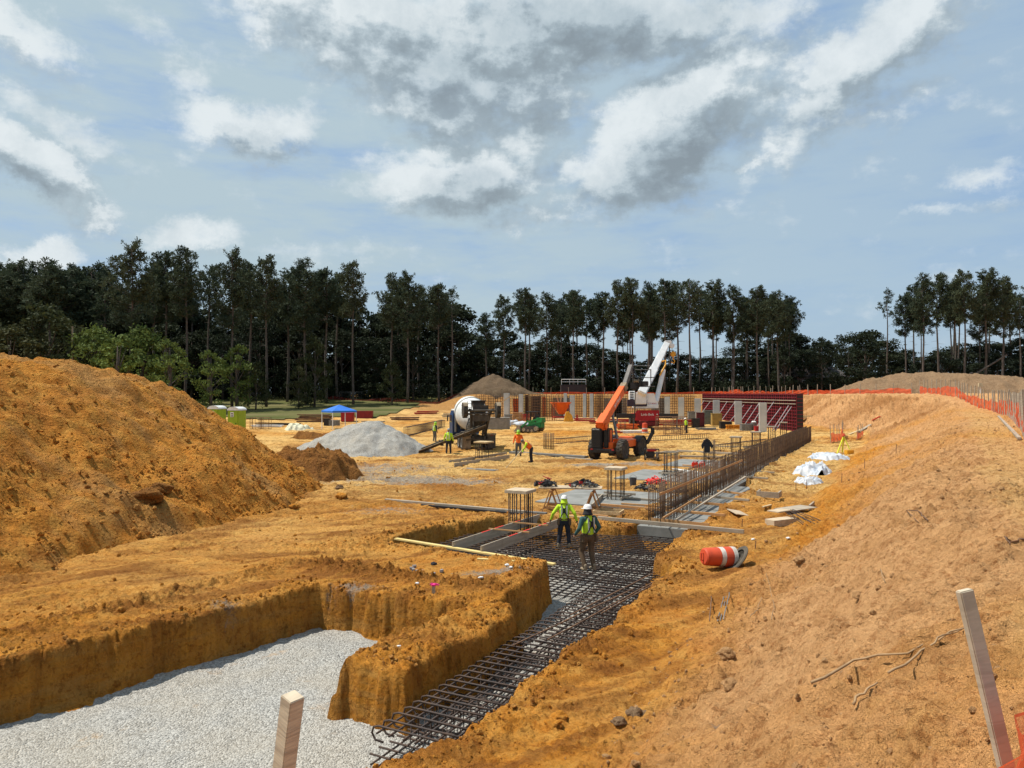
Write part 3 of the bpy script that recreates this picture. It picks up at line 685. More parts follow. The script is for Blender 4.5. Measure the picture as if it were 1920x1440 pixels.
def pine_mesh(seed, Ht=24.0, start=.58, spread=3.1, nl=58, sparse=1.0, lean=.0):
    rng = np.random.default_rng(seed); mb = MB()
    bend = [Vector((lean * (i / 9) ** 2 * 2 + .12 * math.sin(i * .9 + seed), .12 * math.cos(i * .8 + seed), Ht * i / 9)) for i in range(10)]
    mb.tube(bend, [.24 * (1 - i / 9) ** .8 + .035 for i in range(10)], 7)
    def tp(f):
        i = min(int(f * 9), 8); t = f * 9 - i; return bend[i] * (1 - t) + bend[i + 1] * t
    C = []; Rr = []
    for j in range(nl):
        f = start + (1 - start) * ((j + .5 + rng.uniform(-.5, .5)) / nl) ** .9; f = min(f, .995)
        q = (f - start) / (1 - start)
        prof = (.55 + .9 * q if q < .4 else .91 * (1 - (q - .4) / .6 * .93) ** .62) * rng.uniform(.55, 1.12)
        L = spread * prof + .25; a = rng.uniform(0, 6.283); up = rng.uniform(.05, .45) + .5 * q
        p0 = tp(f); pts = [p0 + Vector((math.cos(a) * L * t, math.sin(a) * L * t, up * L * t * (.5 + .5 * t))) for t in (0, .35, .7, 1)]
        mb.tube(pts, [.05, .04, .025, .012], 4, False)
        nt = max(2, int(L * 3.4 * sparse))
        for q2 in range(nt):
            t = 1 - .72 * (q2 / max(nt, 1)) ** 1.0; i = min(int(t * 3), 2); tt_ = t * 3 - i
            p = pts[i] * (1 - tt_) + pts[i + 1] * tt_ if i < 3 else pts[3]
            side = Vector(rng.normal(0, .38, 3)) * (L * .38)
            C.append(tuple(p + side)); Rr.append(rng.uniform(.4, .72))
    for j in range(9):      # dead stubs below the crown
        f = rng.uniform(.3, start); a = rng.uniform(0, 6.28); p0 = tp(f); L = rng.uniform(.4, 1.6)
        mb.tube([p0, p0 + Vector((math.cos(a) * L, math.sin(a) * L, -.1 * L))], [.03, .01], 4, False)
    C = np.array(C); V = blades(rng, C, np.array(Rr), 16, 1.0, .07)
    return mb.mesh('trunk', True), mesh_np('crown', V, quads(V), False)
def leafy_mesh(seed, Ht=13.0, rx=3.8, base=.12, ncl=75, per=62, ls=.20):
    rng = np.random.default_rng(seed); mb = MB()
    mb.tube([(0, 0, 0), (.1, .05, Ht * .3), (0, .1, Ht * .6), (.05, 0, Ht * .92)], [.2, .16, .1, .03], 7)
    C = []
    for j in range(ncl):
        z = rng.random() ** .85; a = rng.uniform(0, 6.28); prof = math.sin(math.pi * min(.98, (.16 + .84 * z))) ** .55
        r = rx * prof * math.sqrt(rng.uniform(.12, 1)) * rng.uniform(.75, 1.12)
        p = Vector((r * math.cos(a), r * math.sin(a), Ht * (base + (1 - base) * z)))
        if j % 3 == 0: mb.tube([(0, 0, p.z * .62), (p.x * .5, p.y * .5, p.z * .8), tuple(p)], [.06, .04, .012], 4, False)
        s = rng.uniform(.5, 1.15) * rx / 3.8 * 1.05
        D = rand_dirs(rng, per) * (rng.random((per, 1)) ** .45) * s * np.array([1.1, 1.1, .75]); C.append(np.array(p)[None] + D)
    C = np.concatenate(C); V = leafcards(rng, C, ls); return mb.mesh('trunk', True), mesh_np('crown', V, quads(V), False)
def proto(ms, leaf):
    ms[0].materials.append(BARK); ms[1].materials.append(leaf); return ms
PINES = [proto(pine_mesh(1, 24, .58, 3.5), PINE), proto(pine_mesh(2, 24, .62, 3.2, 52), PINE), proto(pine_mesh(3, 24, .50, 3.9, 66), PINE), proto(pine_mesh(4, 24, .68, 3.0, 46, 1.), PINE),
         proto(pine_mesh(5, 24, .58, 3.7, 60, 1.1, .25), PINE), proto(pine_mesh(6, 24, .74, 2.2, 22, .6), PINE), proto(pine_mesh(7, 24, .46, 3.3, 60, .9, -.2), PINE)]
LEAFY = [proto(leafy_mesh(11), DARKL), proto(leafy_mesh(12, 13, 4.4), DARKL), proto(leafy_mesh(13, 13, 3.3, .05), DARKL)]
OLIVE = [proto(leafy_mesh(14, 9, 3.4, .08, 60, 60, .16), MIDL), proto(leafy_mesh(15, 9, 3.0, .05, 60, 60, .16), MIDL)]
LITE = [proto(leafy_mesh(16, 8, 3.0, .10, 60, 64, .15), LITEL), proto(leafy_mesh(17, 6, 2.2, .1, 40, 50, .13), LITEL)]
TN = 0
def tree(name, label, ms, x, y, h, h0, wid=1.0, group=None, cat='tree', rz=None, z=None):
    z = hz_at(x, y) - .1 if z is None else z
    t = thing(name, label, cat, (x, y, z), random.uniform(0, 6.28) if rz is None else rz, group)
    s = h / h0; t.scale = (s * wid, s * wid, s)
    link('trunk', ms[0], None, t); link('crown', ms[1], None, t); return t
random.seed(7)
ORD = ['first', 'second', 'third', 'fourth', 'fifth', 'sixth', 'seventh', 'eighth', 'ninth', 'tenth', 'eleventh', 'twelfth', 'thirteenth', 'fourteenth', 'fifteenth', 'sixteenth', 'seventeenth', 'eighteenth', 'nineteenth', 'twentieth', 'twenty-first', 'twenty-second', 'twenty-third']
def stand(tops, stand_name, d0, d1, var):
    for i, tp_ in enumerate(tops):
        px, py = tp_[0], tp_[1]; d = tp_[2] if len(tp_) > 2 else random.uniform(d0, d1)
        p = at(px, py, d); z = hz_at(p.x, d) - .1; h = p.z - z
        v = tp_[3] if len(tp_) > 3 else var[i % len(var)]
        tree('pine_tree', f'{ORD[i]} tall pine from the left in the {stand_name}', PINES[v], p.x, d, h, 24.0, random.uniform(.85, 1.1), 'tall pines edging the site', 'pine tree', z=z)
L1 = [(248, 462, 118, 2), (290, 500, 135, 0), (312, 480, 126, 4), (350, 473, 122, 0), (392, 505, 138, 3), (436, 477, 124, 2), (470, 497, 134, 1), (500, 487, 128, 0), (540, 512, 140, 4), (573, 494, 132, 2), (612, 512, 136, 1), (632, 520, 146, 3), (662, 499, 134, 1), (735, 522, 142, 0), (765, 518, 138, 2), (785, 545, 150, 3), (822, 540, 142, 1), (848, 544, 145, 5)]
stand(L1, 'left stand', 125, 145, [0])
L2 = [(912, 592, 150, 2), (945, 560, 146, 0), (985, 546, 142, 4), (1025, 556, 148, 2), (1052, 575, 158, 1), (1075, 555, 144, 0), (1100, 567, 152, 1), (1131, 554, 148, 3), (1158, 534, 144, 0), (1187, 528, 142, 4), (1216, 537, 146, 2), (1246, 529, 140, 1), (1270, 535, 148, 0), (1293, 531, 142, 3), (1312, 548, 156, 1), (1335, 533, 146, 4), (1375, 543, 144, 2), (1399, 560, 156, 1), (1419, 543, 142, 0), (1458, 552, 146, 2), (1480, 562, 150, 4)]
stand(L2, 'middle stand', 140, 155, [0])
L3 = [(1663, 546, 148, 5), (1697, 555, 150, 0), (1730, 522, 142, 2), (1757, 519, 146, 1), (1790, 540, 152, 3), (1808, 514, 142, 0), (1846, 513, 144, 4), (1880, 528, 146, 2), (1912, 560, 150, 1), (1950, 530, 146, 0)]
stand(L3, 'right stand', 140, 150, [0])
# pines behind the front row
for k in range(64):
    if k < 26: px = random.uniform(220, 855); py = random.uniform(505, 560) + max(0, px - 450) * .07
    elif k < 50: px = random.uniform(930, 1500); py = random.uniform(548, 590)
    else: px = random.uniform(1700, 1990); py = random.uniform(528, 575)
    if 675 < px < 725: continue
    d = random.uniform(152, 176); p = at(px, py, d); z = hz_at(p.x, d)
    tree('pine_tree', 'dark pine standing behind the front row of tall pines', PINES[random.choice([0, 1, 3, 4, 3])], p.x, d, p.z - z, 24.0, random.uniform(.8, 1.05), 'pines behind the front row', 'pine tree', z=z)
# solid dark pines far left
for k in range(26):
    px = -60 + k * 11 + random.uniform(-5, 5); py = 500 + random.uniform(-6, 22); d = random.uniform(132, 156); p = at(px, py, d); z = hz_at(p.x, d)
    tree('pine_tree', 'dark full pine in the dense wood behind the big mound', PINES[random.choice([2, 6, 2])], p.x, d, p.z - z, 24.0, random.uniform(1.05, 1.4), 'dense pines behind the mound', 'pine tree', z=z)
# understorey that closes the wood below the crowns
def under(px0, px1, n, pyf, d0, d1, ms, label, group, wid=1.0, name='broadleaf_tree'):
    for k in range(n):
        px = px0 + (px1 - px0) * (k + .5) / n + random.uniform(-8, 8); d = random.uniform(d0, d1); py = pyf(px) + random.uniform(-10, 14); p = at(px, py, d); z = hz_at(p.x, d)
        m = random.choice(ms); h0 = max(v.co.z for v in m[0].vertices) / .92
        tree(name, label, m, p.x, d, p.z - z, h0, random.uniform(.9, 1.25) * wid, group, z=z)
f_l = lambda px: 562 + 20 * math.sin(px * .02) + max(0, px - 600) * .12
under(-80, 880, 34, f_l, 158, 172, LEAFY, 'dark broadleaf tree deep in the left wood', 'dark trees deep in the left wood', 1.25)
under(-60, 870, 26, lambda px: f_l(px) + 45, 144, 156, LEAFY, 'dark broadleaf tree between the trunks of the left stand', 'dark trees among the left pines', 1.1)
f_m = lambda px: 648 - 18 * math.sin((px - 870) * .012)
under(870, 1520, 26, f_m, 160, 176, LEAFY, 'dark broadleaf tree deep in the middle wood', 'dark trees deep in the middle wood', 1.5)
under(880, 1520, 18, lambda px: f_m(px) + 22, 152, 158, LEAFY, 'dark broadleaf tree between the trunks of the middle stand', 'dark trees among the middle pines', 1.4)
under(1500, 1990, 20, lambda px: np.interp(px, [1500, 1540, 1580, 1640, 1700, 1760, 1850, 1990], [650, 645, 640, 628, 655, 660, 640, 630]), 156, 176, LEAFY, 'dark broadleaf tree in the wood behind the long spoil heap', 'dark trees behind the right spoil heap', 1.5)
under(1640, 1990, 10, lambda px: 668, 150, 156, LEAFY, 'dark broadleaf tree between the trunks of the right stand', 'dark trees among the right pines', 1.4)
for i, (px, py, d, w) in enumerate([(1540, 634, 146, .8), (1592, 628, 150, 1.0), (1622, 622, 145, 1.1), (1470, 652, 150, .9)]):
    p = at(px, py, d); z = hz_at(p.x, d)
    tree('broadleaf_tree', ['small round tree in front of the hidden house', 'round-topped dark tree right of the hidden house', 'broad dark tree left of the long spoil heap', 'dark tree at the right end of the middle stand'][i], LEAFY[i % 3], p.x, d, p.z - z, 13.0, w * 1.2, z=z)
for i, (px, py, d) in enumerate([(20, 610, 108), (92, 580, 112), (130, 610, 118), (-30, 600, 110)]):
    p = at(px, py, d); z = hz_at(p.x, d)
    tree('broadleaf_tree', ['olive bushy tree at the far left above the mound', 'rounded olive tree above the flat top of the mound', 'olive tree beside the wooden pole', 'olive tree cut by the left edge'][i], OLIVE[i % 2], p.x, d, p.z - z, 9.0, 1.25, z=z)
for i, (px, py, d, v) in enumerate([(178, 618, 112, 0), (222, 632, 110, 1), (268, 618, 116, 0), (318, 640, 112, 1), (395, 660, 116, 1), (445, 650, 120, 1), (480, 690, 122, 1), (590, 650, 128, 1), (735, 690, 132, 1), (560, 700, 124, 1)]):
    p = at(px, py, d); z = hz_at(p.x, d)
    lab = ['bright green sapling at the left edge of the pines', 'bright green young tree beside the first tall pine', 'bright green young tree under the first tall pine', 'small light green sapling right of the bright green trees', 'light green sapling above the green toilet', 'light green sapling left of the fourth trunk gap', 'low light green bush at the grass edge', 'thin light green sapling near the blue canopy', 'light green sapling right of the blue canopy', 'low green bush above the cream tarp'][i]
    tree('young_tree', lab, LITE[v] if i < 6 else OLIVE[i % 2], p.x, d, p.z - z, 8.0 if (v == 0 or i >= 6) else 6.0, 1.0 if i < 3 else .85, 'light green young trees at the wood edge', z=z)

# low growth that closes the foot of the wood
def undergrowth():
    rng = np.random.default_rng(33); C = []
    for k in range(5200):
        px = rng.uniform(-80, 2000); d = rng.uniform(150, 170) if px > 870 else rng.uniform(146, 168)
        x = (px - 960) / F * d; C.append((x, d, hz_at_fast(x, d) + 2.6 * rng.random() ** 1.3))
    C = np.array(C); P_ = np.repeat(C, 26, 0) + rand_dirs(rng, len(C) * 26) * (rng.random((len(C) * 26, 1)) ** .5) * np.array([1.1, 1.0, .9])
    V = leafcards(rng, P_, .22); o = link('undergrowth', mesh_np('undergrowth', V, quads(V), False), DARKL)
    tag(o, 'low dark undergrowth along the foot of the wood', kind='stuff')
_gx = np.arange(-140, 150, 2.0); _gy = np.arange(140, 176, 2.0); _GX2, _GY2 = np.meshgrid(_gx, _gy, indexing='ij'); _GZ2 = height(_GX2, _GY2, False, False)
def hz_at_fast(x, y): return float(_GZ2[int(np.clip((x + 140) / 2, 0, len(_gx) - 1)), int(np.clip((y - 140) / 2, 0, len(_gy) - 1))])
undergrowth()
# ================================================================== FOOTINGS, REBAR, FORMS
def concrete_slab(u0, u1, w0, w1, z, th, label, name='concrete_footing'):
    mb = MB(); n = 12
    cu, cw = (u0 + u1) / 2, (w0 + w1) / 2; p = xy(cu, cw)
    mb.box((0, 0, 0), (w1 - w0, u1 - u0, th), bev=.015)
    o = mb.build(name, CONC, None, (p[0], p[1], z - th / 2), ROT); tag(o, label, 'footing', 'freshly poured concrete footings'); return o
concrete_slab(24.75, 37.5, -8.0, -6.1, -.12, .5, 'near wide part of the poured concrete strip under the rebar curtain')
concrete_slab(37.5, 76, -8.0, -7.1, -.14, .5, 'far narrow part of the poured concrete strip under the rebar curtain')
concrete_slab(27.3, 32.1, -13.1, -8.04, .05, .3, 'square poured pad around the capped rebar column nearest the footing strip')
concrete_slab(36.7, 41.7, -13.1, -8.04, .05, .3, 'square poured pad under the second column from the near end of the curtain')
concrete_slab(44.6, 49.4, -12.9, -8.04, .05, .3, 'square poured pad behind the red gas cans')

def L(u, w, z): x, y = xy(u, w); return Vector((x, y, z))
def bar_mesh(name, pts, r, n=6): return MB().tube(pts, r, n).mesh(name, True)
def cage(name, label, cat, ulist, wlist, u0, u1, w0, w1, z, r, hook=0, rot=None, group=None, jit=.012, seed=3, loc=None):
    """mat of crossing bars in a local frame (x across, y along); each bar a mesh of its own"""
    rg = random.Random(seed); c = xy((u0 + u1) / 2, (w0 + w1) / 2)
    t = thing(name, label, cat, (c[0], c[1], z), ROT if rot is None else rot, group)
    cu, cw = (u0 + u1) / 2, (w0 + w1) / 2
    hw = (w1 - w0) / 2
    if hook:
        a = [(-hw + .17, 0, -.20), (-hw + .03, 0, -.19), (-hw - .03, 0, -.10), (-hw, 0, -.01), (-hw + .09, 0, .02), (0, 0, .02), (hw, 0, .02)]
    else: a = [(-hw, 0, .02), (hw, 0, .02)]
    cm = bar_mesh('cross_bar', a, r); lm = bar_mesh('long_bar', [(0, -(u1 - u0) / 2, -.012), (0, (u1 - u0) / 2, -.012)], r)
    for u in ulist:
        o = link('cross_bar', cm, STEEL, t, (rg.uniform(-jit, jit) * 2, u - cu + rg.uniform(-jit, jit), rg.uniform(-.004, .004)))
        o.rotation_euler = (0, 0, rg.uniform(-.006, .006))
    for w in wlist:
        o = link('long_bar', lm, STEEL, t, (w - cw + rg.uniform(-jit, jit), 0, rg.uniform(-.004, .004))); o.rotation_euler = (0, 0, rg.uniform(-.002, .002))
    return t
fr = lambda a, b, s: list(np.arange(a, b + 1e-6, s))
# hooked trench cage running from the near end up to the square pit
cage('rebar_mat', 'upper layer of hooked rebar down the near trench', 'rebar mat', fr(8.75, 17.6, .245), fr(-6.62, -5.3, .22), 8.6, 17.8, -6.78, -5.25, -.42, .016, hook=1, group='rebar mats in the trench')
cage('rebar_mat', 'lower layer of rebar lying just above the trench gravel', 'rebar mat', fr(8.7, 17.6, .22), fr(-6.66, -5.3, .15), 8.5, 17.8, -6.8, -5.25, -.82, .015, group='rebar mats in the trench', seed=4)
cage('rebar_mat', 'wide upper rebar mat the two near workers stand on', 'rebar mat', fr(17.8, 24.3, .27), fr(-13.0, -5.4, .27), 17.7, 24.4, -13.05, -5.3, -.38, .0155, group='rebar mats in the trench', seed=5)
cage('rebar_mat', 'wide lower rebar mat beneath the two near workers', 'rebar mat', fr(17.8, 24.3, .24), fr(-13.0, -5.4, .24), 17.7, 24.4, -13.05, -5.3, -.84, .015, group='rebar mats in the trench', seed=6)
def chairs():
    t = thing('rebar_support', 'bent wire supports holding the upper mats above the lower ones', 'rebar support', (0, 0, 0)); rg = random.Random(9)
    m = bar_mesh('standee', [(-.12, 0, 0), (-.1, 0, .01), (-.07, 0, .44), (.07, 0, .44), (.1, 0, .01), (.12, 0, 0)], .009, 5)
    for k in range(90):
        u = rg.uniform(9, 23.8); w = rg.uniform(-6.6, -5.4) if u < 18 else rg.uniform(-12.6, -5.6)
        p = xy(u, w); link('standee', m, STEEL, t, (p[0], p[1], -.86), rg.choice([ROT, ROT + 1.57]) + rg.uniform(-.1, .1))
chairs()
def loose(name, label, cat, p0, p1, r, m=RUST, n=6, sag=0, group=None, seed=0):
    p0, p1 = Vector(p0), Vector(p1); rg = random.Random(seed); pts = []
    for i in range(7):
        f = i / 6; p = p0.lerp(p1, f); p.z -= sag * 4 * f * (1 - f); pts.append(p + Vector((rg.uniform(-.01, .01), rg.uniform(-.01, .01), 0)))
    c = pts[0].copy(); o = MB().tube([p - c for p in pts], r, n).build(name, m, None, c, smooth=True); return tag(o, label, cat, group)
for i, (a, b) in enumerate([((14.9, -6.3), (21.0, -5.6)), ((13.2, -6.05), (20.0, -5.35)), ((15.3, -5.75), (20.4, -5.25)), ((12.6, -6.5), (17.6, -5.75))]):
    loose('loose_bar', ['longest loose bar laid diagonally over the trench cage', 'loose bar beside the longest one over the trench cage', 'loose bar nearest the right trench wall', 'short loose bar by the hooked bar ends'][i], 'rebar', L(*a, -.36), L(*b, -.34), .015, RUST, group='loose bars lying on the trench cage', seed=i)
def pink():
    PK = pm('pink_marking_paint', (.75, .10, .25), (.65, .08, .2), 5, .8)
    for i, (u, w) in enumerate([(9.95, -5.32), (10.15, -5.3), (11.6, -5.3), (12.9, -5.28), (13.5, -5.28), (14.1, -5.3)]):
        mb = MB(); rg = random.Random(i)
        for k in range(4): mb.box((rg.uniform(-.06, .06), rg.uniform(-.09, .09), rg.uniform(0, .03)), (.05, .07, .03), (rg.uniform(-.4, .4), rg.uniform(-.4, .4), rg.uniform(0, 3)))
        x, y = xy(u, w); tag(mb.build('pink_marker', PK, None, (x, y, -.43)), 'bright pink plastic spacer along the right edge of the trench cage', 'marker', 'pink spacers along the trench')
pink()

# ---------------------------------------------------------------- column dowel cages
def rebar_column(label, x, y, z0, h, s=.58, cap='wood', nb=4, rz=None, m=STEEL, r=.016, tie_zs=None, capm=None):
    t = thing('rebar_column', label, 'rebar column', (x, y, z0), ROT + .02 if rz is None else rz, 'rebar column cages')
    bm_ = bar_mesh('vertical_bar', [(0, 0, 0), (0, 0, h)], r, 6); hs = s / 2; rg = random.Random(int(x * 10))
    for i in range(nb):
        for j in range(nb):
            if 0 < i < nb - 1 and 0 < j < nb - 1: continue
            link('vertical_bar', bm_, m, t, (-hs + s * i / (nb - 1) + rg.uniform(-.01, .01), -hs + s * j / (nb - 1) + rg.uniform(-.01, .01), 0))
    q = hs + .02; tm = MB()
    tm.tube([(-q, -q, 0), (q, -q, 0), (q, q, 0), (-q, q, 0), (-q, -q, .01)], .007, 5)
    tm = tm.mesh('tie')
    for z in (tie_zs or [.12, .3, h * .5]): link('tie', tm, m, t, (0, 0, z))
    if cap:
        mb = MB(); mb.box((0, 0, 0), (s + .2, s + .2, .10), bev=.008); link('cap', mb.mesh('cap'), capm or PLY, t, (0, 0, h + .05))
    return t
p = gp(976, 992, -.1); rebar_column('nearest rebar column cage with a square wood cap, over the wide pit', p.x, p.y, -.9, 2.02, .60, 'wood', 5)
p = gp(1155, 938, .0); rebar_column('wood-capped rebar column on the poured pad behind the sawhorse table', p.x, p.y, .05, 1.22, .56, 'wood', 4)
p = gp(1258, 893, .0); rebar_column('open rebar column cage with a thin frame on top, left of the curtain', p.x, p.y, .05, 1.22, .60, None, 4, capm=WOODG)
p = gp(907, 863, .0); rebar_column('rebar column cage with a pale plywood cap in front of the mixer truck', p.x, p.y, -.1, 1.25, .8, 'wood', 4, capm=WOOD)
p = gp(1029, 843, .0); rebar_column('uncapped rebar column cage left of the orange telehandler', p.x, p.y, -.05, 1.35, .62, None, 5)
for i, (px, py, h, cp) in enumerate([(1330, 868, 1.5, None), (1380, 850, 1.2, 'w'), (1418, 842, 1.35, 'w'), (1447, 826, 1.3, 'w'), (1469, 815, 1.3, 'w'), (1168, 806, 1.1, None)]):
    p = gp(px, py)
    rebar_column(['rebar column with a dark jacket hung over it', 'rebar column with a thin flat frame, right of the jacket', 'tall narrow rebar column with a thin cap left of the curtain', 'rebar column with a flat cap in front of the red forms', 'rebar column with a pale cap beside the far end of the curtain', 'short rebar column between the telehandler and the crane'][i], p.x, p.y, -.05, h, .6, cp and 'wood', 4, capm=WOODG)
for i, (px, py, w_, d_) in enumerate([(1258, 893, .66, .66), (1155, 936, .9, .7)]):
    p = gp(px, py)
    mb = MB()
    for a in (-1, 1): mb.box((a * w_ / 2, 0, 0), (.05, w_ + .5, .09)); mb.box((0, a * w_ / 2, .05), (w_ + .5, .05, .09))
    o = mb.build('timber_surround', WOODG, None, (p.x, p.y, .14), ROT); tag(o, ['crossed timber frame round the foot of the open column cage', 'crossed timber frame round the foot of the wood-capped column on the pad'][i], 'timber frame')
p = gp(1258, 893); mb = MB()
for a in (-1, 1): mb.box((a * .34, 0, 0), (.05, .78, .05)); mb.box((0, a * .34, 0), (.63, .05, .05))
tag(mb.build('timber_surround', WOODG, None, (p.x, p.y, 1.3), ROT), 'thin timber frame on top of the open column cage', 'timber frame')

# ---------------------------------------------------------------- the long rebar curtain
def curtain():
    u0, u1 = 24.9, 74.5; hgt = 1.50; wc = -7.45
    c = xy(u0, wc); t = thing('rebar_curtain', 'long double curtain of upright rebar standing in the poured strip', 'rebar wall', (c[0], c[1], -.12), ROT)
    rg = random.Random(2); vm = bar_mesh('vertical_bar', [(0, 0, 0), (0, 0, hgt)], .0155, 6); us = fr(0, u1 - u0, .21)
    for i, y in enumerate(us[:50]):
        for sx in (-.19, .19):
            o = link('vertical_bar', vm, CURT, t, (sx + rg.uniform(-.012, .012), y + (.1 if sx > 0 else 0) + rg.uniform(-.02, .02), 0)); o.rotation_euler = (rg.uniform(-.012, .012), rg.uniform(-.012, .012), 0)
    mb = MB()
    for y in us[50:]:
        for sx in (-.19, .19): mb.tube([(sx + rg.uniform(-.012, .012), y, 0), (sx + rg.uniform(-.02, .02), y + rg.uniform(-.03, .03), hgt)], .016, 5)
    tag(mb.build('far_bars', CURT, t), 'tightly set upright bars of the far part of the curtain', kind='stuff')
    hb = bar_mesh('horizontal_bar', [(0, 0, 0), (0, (u1 - u0) / 2 + .3, 0)], .011, 5)
    for z in (.12, .45, .8, 1.15, 1.44):
        for sx in (-.165, .165):
            for k in (0, 1): link('horizontal_bar', hb, STEEL, t, (sx, k * (u1 - u0) / 2, z + k * .012))
    # timber waler fixed along the right face
    return t
curtain()
FORMW = pm("weathered_form_wood", (.26, .195, .13), (.14, .10, .07), 2.5, .9, .3)
def panelled():
    """plywood-faced stretch of forms on the far half"""
    t = thing('wall_form', 'weathered plank wall form along the far part of the rebar curtain', 'wall form', (*xy(54.5, -7.75), -.1), ROT)
    rg = random.Random(8); m1 = MB()
    for q_ in range(7): m1.box((rg.uniform(-.02, .02), -.5 + q_ * .165, .68), (.03, .095, 1.36 + rg.uniform(-.05, .05)))
    m1 = m1.mesh('form_panel'); m1b = m1.copy(); m1c = m1.copy(); m1.materials.append(FORMW); m1b.materials.append(WOODG); m1c.materials.append(RUST)
    for k in range(17):
        o = link('form_panel', [m1, m1b, m1c][rg.choice((0, 0, 1, 2))], None, t, (.0, k * 1.16 + .6, rg.uniform(-.02, .02)))
    m2 = MB().box((0, 0, .68), (.05, .09, 1.42)).mesh('stud')
    for k in range(40): link('stud', m2, FORMW, t, (.045, k * .5 + .1, 0))
panelled()
def board(label, a, b, w=.09, h=.04, m=WOODG, z=0.08, up=(0, 0, 1), name='board', cat='board', group=None, z2=None, world=False):
    if world: p0, p1 = Vector(a), Vector(b)
    else: p0 = gp(*a, z); p1 = gp(*b, z if z2 is None else z2)
    c = (p0 + p1) / 2; d = p1 - p0; Ln = d.length; ang_ = -math.atan2(d.x, d.y); pit_ = math.asin(max(-1, min(1, d.z / Ln)))
    o = MB().box((0, 0, 0), (w, Ln, h), bev=min(w, h) * .08).build(name, m, None, c); o.rotation_euler = Euler((pit_, 0, ang_)); return tag(o, label, cat, group)
g = 'boards braced across the poured strip'
board('long brown board laid across the strip at the near end of the curtain', (1127, 946), (1360, 966), .09, .09, WOODO, .12, group=g)
board('longest pale board lying in front of the block of soil, past the near curtain end', (1121, 971), (1395, 997), .09, .12, WOODG, .10, group=g)
board('board poking right from the curtain, third from the near end', (1290, 941), (1396, 950), .07, .09, WOODO, .12, group=g)
board('board poking right from the curtain, fourth from the near end', (1320, 930), (1405, 938), .07, .09, WOODG, .12, group=g)
board('short board poking right from the curtain, fifth from the near end', (1345, 920), (1397, 927), .07, .08, WOODO, .12, group=g)
board('short board poking right from the middle of the curtain', (1385, 893), (1440, 897), .07, .08, WOODG, .12, group=g)
board('bent board poking right beside the far curtain end', (1420, 884), (1452, 886), .07, .08, WOODG, .12, group=g)
board('dark red edge board closing the near end of the poured strip', (1218, 977), (1330, 988), .04, .24, WOODO, -.02, group=g)
board('dark board between the sawhorse table and the near curtain end', (1165, 933), (1266, 940), .1, .06, WOODG, .1, group=g)
board('second dark board between the table and the curtain', (1165, 944), (1262, 951), .08, .06, WOODO, .1, group=g)
x0 = xy(24.6, -7.15); x1 = xy(39.5, -7.15)
board('long upper timber rail tied along the near face of the curtain', (*x0, 1.02), (*x1, .98), .04, .09, WOODO, world=True, group='rails tied to the curtain')
x0 = xy(25.2, -6.75); x1 = xy(37.0, -6.55)
board('long low timber rail running along the right face of the curtain', (*x0, .10), (*x1, .42), .09, .05, WOODG, world=True, group='rails tied to the curtain')
x0 = xy(24.6, -7.05); x1 = xy(30, -7.05)
board('short lower timber rail at the near end of the curtain', (*x0, .22), (*x1, .32), .04, .07, WOODO, world=True, group='rails tied to the curtain')
# form beams over the wide pit
g = 'deep form beams bridging the wide pit'
board('left deep form beam bridging the wide pit, with red paint marks', (*xy(17.9, -11.15), .10), (*xy(23.6, -11.15), .06), .045, .28, WOODG, world=True, group=g, name='form_beam', cat='form beam')
board('right deep form beam bridging the wide pit, with red paint marks', (*xy(17.75, -10.15), .10), (*xy(23.5, -10.15), .06), .045, .28, WOODG, world=True, group=g, name='form_beam', cat='form beam')
REDM = pm('red_spray_mark', (.70, .04, .03), (.6, .05, .04), 8, .8)
for o in [o for o in bpy.data.objects if o.name.startswith('form_beam')]:
    for k, yy in enumerate((-.95, -.1, 1.1)): MB().box((0, yy, .1425), (.046, .55, .003)).build('paint_mark', REDM, o)
for k, u in enumerate((20.25, 21.6)):
    board(['near crosspiece joining the two deep form beams', 'far crosspiece joining the two deep form beams'][k], (*xy(u, -11.3), .22), (*xy(u, -9.9), .22), .05, .04, WOODO, world=True, group='crosspieces on the form beams')
board('long yellow plank along the near edge of the wide pit', (742, 1010), (1040, 1058), .14, .045, WOODY, .07, name='plank', cat='plank')
board('short offcut of yellow plank beside the long yellow one', (895, 1048), (965, 1052), .1, .04, WOODY, .06, name='plank', cat='plank')
# dark boards on the flat
p0, p1 = gp(723, 937), gp(985, 962)
board('long dark grey form board lying on the flat, longest of its stack', (723, 937), (985, 960), .16, .09, WOODG, .10, group='dark boards on the flat')
board('dark board lying beside the longest one, nearer the pit', (790, 947), (1003, 966), .12, .07, BLACK, .06, group='dark boards on the flat')
board('short dark board end sticking out by the near column', (930, 957), (1025, 963), .2, .08, GREY, .07, group='dark boards on the flat')
